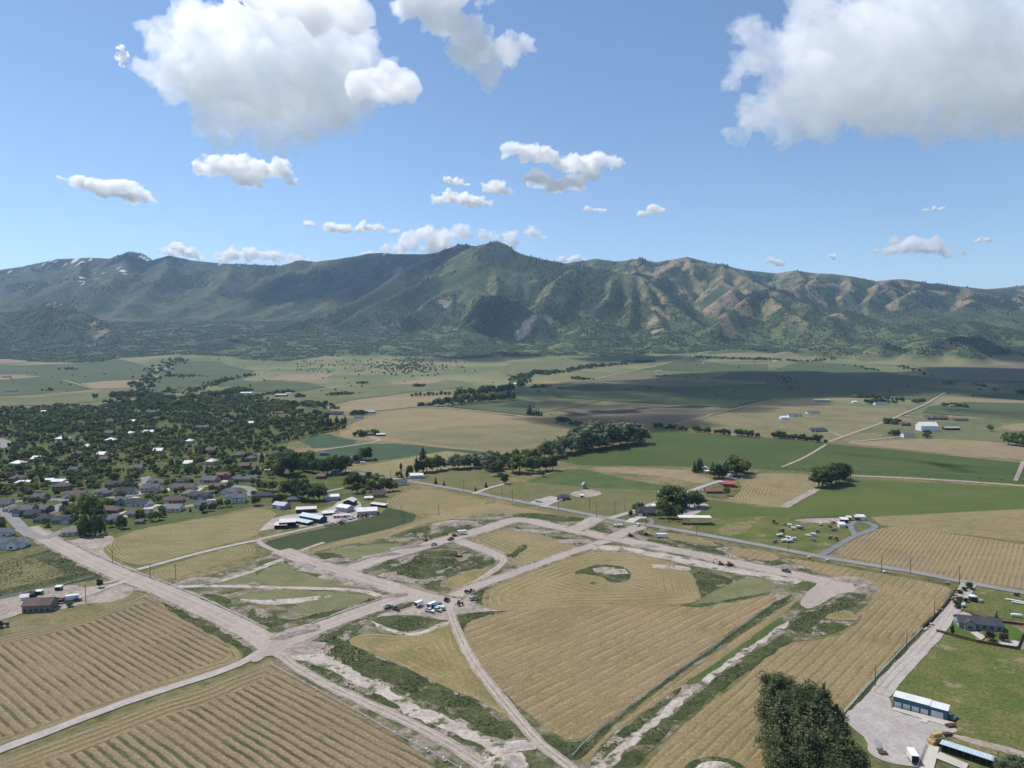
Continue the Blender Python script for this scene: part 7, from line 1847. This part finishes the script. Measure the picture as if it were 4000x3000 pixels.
# spoil heaps
def heap(px, py, L, W, h, yaw, label, seed, mat='dirt', group='spoil heaps on the building site'):
    x, y = P(px, py); n = 22
    u, v = np.meshgrid(np.linspace(-1.15, 1.15, n), np.linspace(-1.15, 1.15, n))
    r = np.sqrt(u * u + v * v)
    z = h * np.clip(1 - r ** 1.6, -.15, 1) * (.55 + .9 * fbm(u * 2.2 + seed, v * 2.2, oct=4, seed=seed)) - .05
    X = u * L / 2 * (1 + .25 * (fbm(u * 2, v * 2 + seed, oct=2, seed=seed + 5) - .5)); Yv = v * W / 2
    c, s = math.cos(yaw), math.sin(yaw)
    me = grid_mesh('spoil_heap', X * c - Yv * s, X * s + Yv * c, z); me.materials.append(M[mat])
    o = link(bpy.data.objects.new('spoil_heap', me)); o.location = (x, y, .05 + _level[0] * .0014); tag(o, label, 'soil heap', group)
hp = [(430,1258,26,10,2.4,.2,'dirt'),(985,1131,34,12,2.6,.1,'dirt'),(1306,1232,12,9,1.6,0,'dirt'),(1330,1236,13,8,1.5,.2,'pale'),(855,1288,14,6,1.6,.3,'dirt'),(640,1368,24,8,2.2,.5,'dirt'),(660,1360,16,7,1.8,.6,'dirt'),(610,1378,12,6,1.5,.4,'dirt'),(1840,1256,26,9,2.4,-.3,'dirt'),(1868,1276,18,10,2.6,.3,'dirt'),(1700,1226,18,6,1.6,0,'dirt'),(1548,1662,13,8,2.0,0,'pale'),(650,1404,16,8,1.6,-.4,'dirt'),(665,1395,14,8,1.6,-.2,'dirt'),(1450,1226,20,7,1.3,-.2,'pale'),(845,1245,14,6,1.3,-.4,'dirt'),(870,1252,18,6,1.5,-.4,'dirt'),(1395,1180,20,6,1.4,-.2,'dirt'),(655,1222,22,6,1.6,-.4,'dirt'),(690,1236,26,6,1.6,-.4,'dirt'),(735,1252,26,6,1.5,-.4,'dirt'),(780,1265,22,6,1.4,-.4,'dirt'),(720,1212,18,6,1.4,.3,'dirt'),(830,1200,26,6,1.4,.4,'dirt'),(890,1182,26,6,1.4,.4,'dirt'),(1150,1148,26,6,1.2,-.2,'dirt'),(1240,1170,20,8,1.2,0,'dirt'),(1085,1650,14,9,1.5,.2,'pale'),(1120,1612,10,6,1.2,.2,'pale')]
for k, (x, y, L, W, h, ya, mt) in enumerate(hp):
    heap(x, y, L, W, h, ya, 'rough heap of pinkish spoil beside the site roads' if mt == 'dirt' else 'rough heap of chalky pale spoil among weeds', k, mt, 'spoil heaps beside the site roads' if mt == 'dirt' else 'pale spoil heaps among weeds')
# small yard things on the right
def bale_stack():
    e = link(bpy.data.objects.new('hay_stack', None)); put(e, *w8((1092,1500))[0], .3)
    rr = random.Random(1); t_ = plain('hay bale', (.42, .30, .12), var=.2, size=.4)
    for l, (nx, ny) in enumerate([(3, 2), (2, 2), (2, 1)]):
        for a in range(nx):
            for b in range(ny):
                boxpart('bale', ((a - nx / 2) * 2.1 + .05, (a - nx / 2) * 2.1 + 2.05, (b - ny / 2) * 1.3 + .03, (b - ny / 2) * 1.3 + 1.27, l * 1.15, l * 1.15 + 1.12), t_, e)
    tag(e, 'stack of big golden straw bales beside the concrete strip', 'bale stack')
bale_stack()
def pipe_pile(label, px, py, yaw, L, n, mat, name='pipe_pile'):
    e = link(bpy.data.objects.new(name, None)); put(e, px, py, yaw)
    rr = random.Random(int(px))
    for k in range(n):
        l = L * rr.uniform(.8, 1); o_ = rr.uniform(-.5, .5); yy = (k % 6 - 2.5) * .32; zz = .15 + .26 * (k // 6)
        bm = bmesh.new(); bmesh.ops.create_cone(bm, cap_ends=True, segments=8, radius1=.14, radius2=.14, depth=l, matrix=Matrix.Translation((o_, yy, zz)) @ Matrix.Rotation(math.pi / 2, 4, 'Y')); part('pipe', bm, mat, e)
    tag(e, label, 'pile')
pipe_pile('pile of grey poles on the gravel lot', *w8((710,1520))[0], 1.3, 7, 17, BM['metal'])
pipe_pile('pile of rusty poles at the weedy edge of the gravel lot', *w8((745,1570))[0], 0, 3, 7, PAINT['rust'])
pipe_pile('scrap pile behind the right end of the blue garage block', *w8((1200,1345))[0], .6, 5, 14, PAINT['grey'], 'scrap_pile')
pipe_pile('rusty scrap at the end of the concrete apron', *w8((1185,1392))[0], .2, 4, 12, PAINT['rust'], 'scrap_pile')
pipe_pile('rusty gates leaning in the gravel near the bale stack', *w8((1155,1445))[0], .1, 4, 8, PAINT['rust'], 'scrap_pile')
pipe_pile('white irrigation pipes lying on the yard grass', *w8((1600,580))[0], A1, 9, 9, PAINT['white'])
pipe_pile('heap of white pipes beside the yard boat', *w8((1640,598))[0], A1, 9, 7, PAINT['white'])
def tank(label, px, py, L, r, mat, yaw, name='propane_tank', cat='tank'):
    e = link(bpy.data.objects.new(name, None)); put(e, px, py, yaw)
    bm = bmesh.new(); bmesh.ops.create_uvsphere(bm, u_segments=16, v_segments=10, radius=1, matrix=Matrix.Translation((0, 0, r + .25)) @ Matrix.Diagonal((L / 2, r, r, 1)))
    for v in bm.verts: v.co.x = max(-L / 2 * .86, min(L / 2 * .86, v.co.x * 1.25))
    part('tank', bm, PAINT[mat], e)
    for s in (-1, 1): boxpart('leg', (s * L * .28 - .1, s * L * .28 + .1, -r * .6, r * .6, 0, .4), BM['metal'], e)
    tag(e, label, cat)
tank('white propane tank beside the dark bushes', *w8((1263,620))[0], 3.6, .8, 'white', .2)
tank('smaller white propane tank behind the first one', *w8((1266,608))[0], 2.6, .6, 'white', .2)
tank('white boat hull lying on the yard grass', *w8((1610,685))[0], 6, .8, 'white', -.3, 'boat_hull', 'boat')
def round_pen(px, py):
    e = link(bpy.data.objects.new('water_tank', None)); put(e, px, py, 0)
    bm = bmesh.new(); bmesh.ops.create_cone(bm, cap_ends=True, segments=18, radius1=2.0, radius2=2.0, depth=2.6, matrix=Matrix.Translation((0, 0, 1.3))); part('tank', bm, BM['darkwall'], e)
    bm = bmesh.new(); bmesh.ops.create_cone(bm, cap_ends=True, segments=18, radius1=2.1, radius2=.5, depth=.7, matrix=Matrix.Translation((0, 0, 2.97))); part('lid', bm, BM['whiteroof'], e)
    tag(e, 'dark round tank with white top on the yard grass', 'tank')
round_pen(*w8((1326,578))[0])
rk = random.Random(8)
def boulder(px, py, s, lab, grp):
    bm = bmesh.new(); bmesh.ops.create_icosphere(bm, subdivisions=2, radius=1)
    for v in bm.verts: v.co *= 1 + .3 * (rk.random() - .5); v.co.z *= .65
    me = bpy.data.meshes.new('boulder'); bm.to_mesh(me); bm.free(); me.materials.append(M['pale'])
    o = link(bpy.data.objects.new('boulder', me)); put(o, px, py, rk.uniform(0, 6), s * .3); o.scale = (s, s, s); tag(o, lab, 'boulder', grp)
for (x, y) in [(1229,515),(1220,528),(1212,542),(1200,560),(1192,572),(1120,640),(1100,660),(1060,735),(1045,750),(1030,762),(1018,770)]:
    boulder(*w8((x, y))[0], rk.uniform(.7, 1.2), 'pale boulder along the edge of the gravel lane', 'boulders along the gravel lane')
boulder(*w8((1372,585))[0], 1.7, 'large pale boulder on the yard grass', None)
for (x, y) in [(265,300),(385,320),(755,395),(1160,468)]: boulder(*w8((x, y))[0], 1.3, 'lone pale rock in the verge of the asphalt road', 'rocks in the road verge')
# ------------------------------------------------------------------ clouds
def cloud_material(name, dens, size, soft=False):
    t = NT(name)
    t.n.remove(t.b)
    v = t.node('ShaderNodeVolumePrincipled')
    v.inputs['Color'].default_value = (1, 1, 1, 1)
    v.inputs['Anisotropy'].default_value = 0.5
    nz = t.noise(size, 8, .66)
    t.put(v.inputs['Density'], t.ramp(nz, .37, .62 if soft else .47, 0.0, dens))
    t.l.new(v.outputs[0], t.out.inputs['Volume'])
    return t.m

def make_cloud(label, blobs, alt, flat=.5, vox=45.0, seed=0, dens=.0065):
    """blobs: (picture x, picture y, picture radius); alt: height of the cloud's middle above the valley"""
    rnd = random.Random(seed)
    my = sum(b[1] for b in blobs) / len(blobs)
    d = ray(CX, my); yd = (alt - CAM_H) / d[2] * d[1]
    bm = bmesh.new()
    for (px, py, r) in blobs:
        c = Vector(at_depth(px, py, yd)); w = r / F * yd
        for k in range(4 if r > 60 else 6):
            q_ = .45 if max(b[2] for b in blobs) > 45 else .95
            off = Vector((rnd.uniform(-q_, q_) * w, rnd.uniform(-.9, .9) * w, rnd.uniform(-.5, .6) * w * q_)) if k else Vector()
            s = w * (.92 if k == 0 else rnd.uniform(.35, .65))
            bmesh.ops.create_icosphere(bm, subdivisions=2, radius=1, matrix=Matrix.Translation(c + off) @ Matrix.Diagonal((s * (1 if r > 40 else 1.3), s * 1.2, s * (.95 if r > 40 else .8), 1)))
    me = bpy.data.meshes.new('cloud'); bm.to_mesh(me); bm.free()
    o = bpy.data.objects.new('cloud', me); COL.objects.link(o)
    v = max(yd * (2.2 if max(b[2] for b in blobs) > 30 else 1.2) / F, 6.0)
    rm = o.modifiers.new('r', 'REMESH'); rm.mode = 'VOXEL'; rm.voxel_size = v
    dg = bpy.context.evaluated_depsgraph_get()
    me2 = bpy.data.meshes.new_from_object(o.evaluated_get(dg))
    o.modifiers.clear(); o.data = me2
    n = len(me2.vertices)
    co = np.empty(n * 3, np.float32); me2.vertices.foreach_get('co', co); co = co.reshape(-1, 3).astype(float)
    no = np.empty(n * 3, np.float32); me2.vertex_normals.foreach_get('vector', no); no = no.reshape(-1, 3)
    sz = yd / F
    big = max(b[2] for b in blobs) / 60.0; big = min(1.0, max(.22, big))
    for (size, amp) in ((60 * big, 22 * big), (24 * big, 13 * big), (10 * big, 7 * big), (5 * big, 3 * big)):
        L = size * sz
        nz = fbm(co[:, 0] / L, co[:, 1] / L, co[:, 2] / L, oct=2, seed=seed + int(size))
        bil = np.abs(2 * nz - 1)
        co = co + no * ((bil - .28) * 2 * amp * sz)[:, None]
    me2.vertices.foreach_set('co', co.astype(np.float32).ravel()); me2.update()
    rm = o.modifiers.new('r', 'REMESH'); rm.mode = 'VOXEL'; rm.voxel_size = v
    dg = bpy.context.evaluated_depsgraph_get(); me2 = bpy.data.meshes.new_from_object(o.evaluated_get(dg)); o.modifiers.clear(); o.data = me2
    me2.polygons.foreach_set('use_smooth', np.ones(len(me2.polygons), bool))
    me2.update()
    me2.materials.clear(); me2.materials.append(cloud_material('cloud vapour', dens * 100 / (max(b[2] for b in blobs) / F * yd), max(45.0, min(yd * .04, max(b[2] for b in blobs) * yd / F * .9)), max(b[2] for b in blobs) < 45))
    tag(o, label, 'cloud')
    return o
CLOUDS = [
 ('huge white cumulus with a grey middle left of the main peak',
  [(370,100,62),(440,80,75),(530,60,85),(620,60,90),(690,90,85),(750,110,72),(810,140,40),(780,200,65),(700,190,105),(600,190,115),(500,190,105),(420,160,85),(340,160,38),(460,250,60),(560,270,52),(650,260,50),(740,240,50),(812,222,30),(480,285,42),(580,298,42),(660,288,40),(720,272,36),(610,325,24),(600,315,22),(520,295,32),(640,335,11),(560,310,24)], 2650),
 ('broad white cumulus lump under the huge cloud', [(465,362,27),(515,355,33),(560,372,26),(600,370,28),(540,388,26),(436,368,16),(622,392,14)], 2400),
 ('flat white cloud floating alone over the snowy crest', [(165,395,20),(205,400,25),(250,405,28),(290,420,24),(322,430,14),(225,420,18)], 1800),
 ('long white cloud running up out of the picture above the peak', [(900,15,40),(950,35,52),(1000,65,52),(1045,95,46),(1095,115,42),(1050,145,36),(1000,110,46),(960,-30,70),(880,-50,60),(1030,-20,40)], 2150),
 ('enormous grey-bottomed cloud filling the upper right sky', [(1620,60,45),(1660,110,60),(1620,140,40),(1590,170,26),(1640,240,55),(1700,270,48),(1720,180,80),(1790,100,110),(1800,230,85),(1890,150,130),(1900,250,70),(2000,120,140),(2010,240,80),(2110,120,140),(2120,240,80),(2210,140,140),(2220,240,80),(2320,160,140),(1760,30,70),(1880,20,80),(2000,-40,100),(2150,40,60),(1610,275,30)], 1800),
 ('ragged white cloud right of the peak', [(1105,325,18),(1140,328,24),(1180,335,26),(1215,352,24),(1250,352,26),(1290,345,26),(1325,350,20),(1165,385,26),(1200,405,20),(1240,392,24),(1280,380,20)], 2000),
 ('small ragged puff left of the ragged cloud', [(1055,404,14),(1075,408,17),(1095,414,12)], 2000),
 ('thin puff above two small clouds', [(965,388,9),(985,394,11),(1005,400,8)], 2000),
 ('low white puff left of the ragged cloud', [(945,432,14),(970,428,17),(1000,430,19),(1030,436,16),(1055,442,9)], 2000),
 ('little rounded puff standing alone', [(1390,460,10),(1410,450,14),(1422,456,11)], 2000),
 ('tiny flat wisp of cloud beside the little rounded puff', [(1272,452,7),(1288,453,8),(1304,455,7)], 2000),
 ('broken line of white cloud above the dark ridge', [(668,483,12),(715,490,15),(745,494,15),(785,492,14),(820,494,12),(850,500,10)], 1900),
 ('tall bank of white cloud behind the main peak', [(885,520,24),(920,508,24),(955,515,26),(1000,500,20),(1050,505,18),(1100,508,16),(1150,502,18),(1170,510,12),(850,540,22),(800,552,18),(950,540,30),(1100,530,18)], 1900),
 ('white cloud rising behind the left saddle', [(385,536,18),(410,545,17),(365,545,14),(430,553,12)], 1900),
 ('white cloud bank rising behind the left ridge', [(500,552,20),(540,548,22),(590,552,20),(640,560,14),(480,560,12),(660,563,10)], 1900),
 ('domed white cloud low over the right mountains', [(1965,528,26),(2005,534,25),(1930,540,20),(2045,545,17),(1895,543,9),(2080,550,7)], 1900),
 ('faint wisp beside the domed cloud', [(2110,520,7),(2135,521,8),(2160,521,6)], 1900),
 ('small puff just over the right ridge', [(1665,560,11),(1682,566,11)], 1900),
 ('speck of cloud over the right ridge', [(1797,554,7),(1803,552,6)], 1900),
 ('low puff behind the right shoulder of the peak', [(1215,560,10),(1243,558,11),(1258,562,8)], 1900),
 ('wispy shred of cloud left of the huge cumulus', [(262,105,8),(268,124,11),(262,138,7)], 2150),
 ('small wisp in the clear sky over the domed cloud', [(2000,453,5),(2020,451,6),(2032,450,4)], 1950),
]
for i, (lab, bl, alt) in enumerate(CLOUDS):
    make_cloud(lab, bl, alt, seed=i * 11 + 1, dens=.022 if i in (0, 3, 4) else .055)

# clouds traced sunward from their shade; the last two stand in the picture
def shade_cloud(label, spots, alt, seed):
    rnd = random.Random(seed); bm = bmesh.new()
    for (px, py, r) in spots:
        g = Vector(P3(px, py)); c = g + SUN * ((alt - g.z) / SUN.z)
        for k in range(3):
            off = Vector((rnd.uniform(-.5, .5) * r, rnd.uniform(-.5, .5) * r, rnd.uniform(-.1, .15) * r)) if k else Vector()
            s = r * (1 if k == 0 else .6)
            bmesh.ops.create_icosphere(bm, subdivisions=3, radius=1, matrix=Matrix.Translation(c + off) @ Matrix.Diagonal((s, s, s * .5, 1)))
    me = bpy.data.meshes.new('cloud'); bm.to_mesh(me); bm.free()
    o = bpy.data.objects.new('cloud', me); COL.objects.link(o)
    rm = o.modifiers.new('r', 'REMESH'); rm.mode = 'VOXEL'; rm.voxel_size = 34
    dg = bpy.context.evaluated_depsgraph_get(); me2 = bpy.data.meshes.new_from_object(o.evaluated_get(dg)); o.modifiers.clear(); o.data = me2
    n = len(me2.vertices); co = np.empty(n * 3, np.float32); me2.vertices.foreach_get('co', co); co = co.reshape(-1, 3).astype(float)
    no = np.empty(n * 3, np.float32); me2.vertex_normals.foreach_get('vector', no); no = no.reshape(-1, 3)
    for L, a in ((240, 150), (90, 55), (36, 20)):
        nz = fbm(co[:, 0] / L, co[:, 1] / L, co[:, 2] / L, oct=2, seed=seed + L); co = co + no * ((nz - .5) * 2 * a)[:, None]
    me2.vertices.foreach_set('co', co.astype(np.float32).ravel()); me2.update()
    me2.materials.clear(); me2.materials.append(cloud_material('cloud vapour', .013, 260)); tag(o, label, 'cloud')
shade_cloud('cloud overhead that shades the far right fields', [(1210,870,120),(1290,885,130),(1380,893,130),(1450,898,90),(1170,850,160),(1230,845,260),(1360,840,330),(2160,890,90),(2200,895,100),(1500,835,380),(1640,835,380),(1560,860,200),(1400,868,170),(1780,840,300),(1700,815,420),(1900,825,420),(2050,818,400),(1250,905,80),(1330,908,100),(1420,908,80),(1180,880,100),(1490,885,110),(1560,880,90),(2150,850,240),(2200,805,400)], 2250, 3)
shade_cloud('cloud overhead that streaks the irrigated field with shade', [(1790,978,42),(1850,985,44),(1920,990,40),(1990,1000,40),(2090,1012,44),(2180,1022,48),(1700,968,22)], 2200, 5)
shade_cloud('cloud that shades the spur below the main peak', [(1030,680,170),(1080,690,210),(1110,705,150)], 2200, 9)
shade_cloud('cloud added in front of the huge cumulus to shade the middle mountain foot', [(890,776,140),(960,778,170),(1040,776,170),(1110,768,140)], 2250, 13)  # extra cloud put in only for the shade at the mountain foot
# ------------------------------------------------------------------ haze
hb = bmesh.new()
bmesh.ops.create_cube(hb, size=1, matrix=Matrix.Translation((0, 5500, 592)) @ Matrix.Diagonal((24000, 16000, 1188, 1)))
hme = bpy.data.meshes.new('haze'); hb.to_mesh(hme); hb.free()
t = NT('haze air'); t.n.remove(t.b)
v = t.node('ShaderNodeVolumePrincipled')
v.inputs['Color'].default_value = (.44, .68, 1.0, 1)
v.inputs['Density'].default_value = 3.7e-5
v.inputs['Anisotropy'].default_value = 0.2
t.l.new(v.outputs[0], t.out.inputs['Volume'])
hme.materials.append(t.m)
ho = link(bpy.data.objects.new('haze', hme)); tag(ho, kind='stuff')
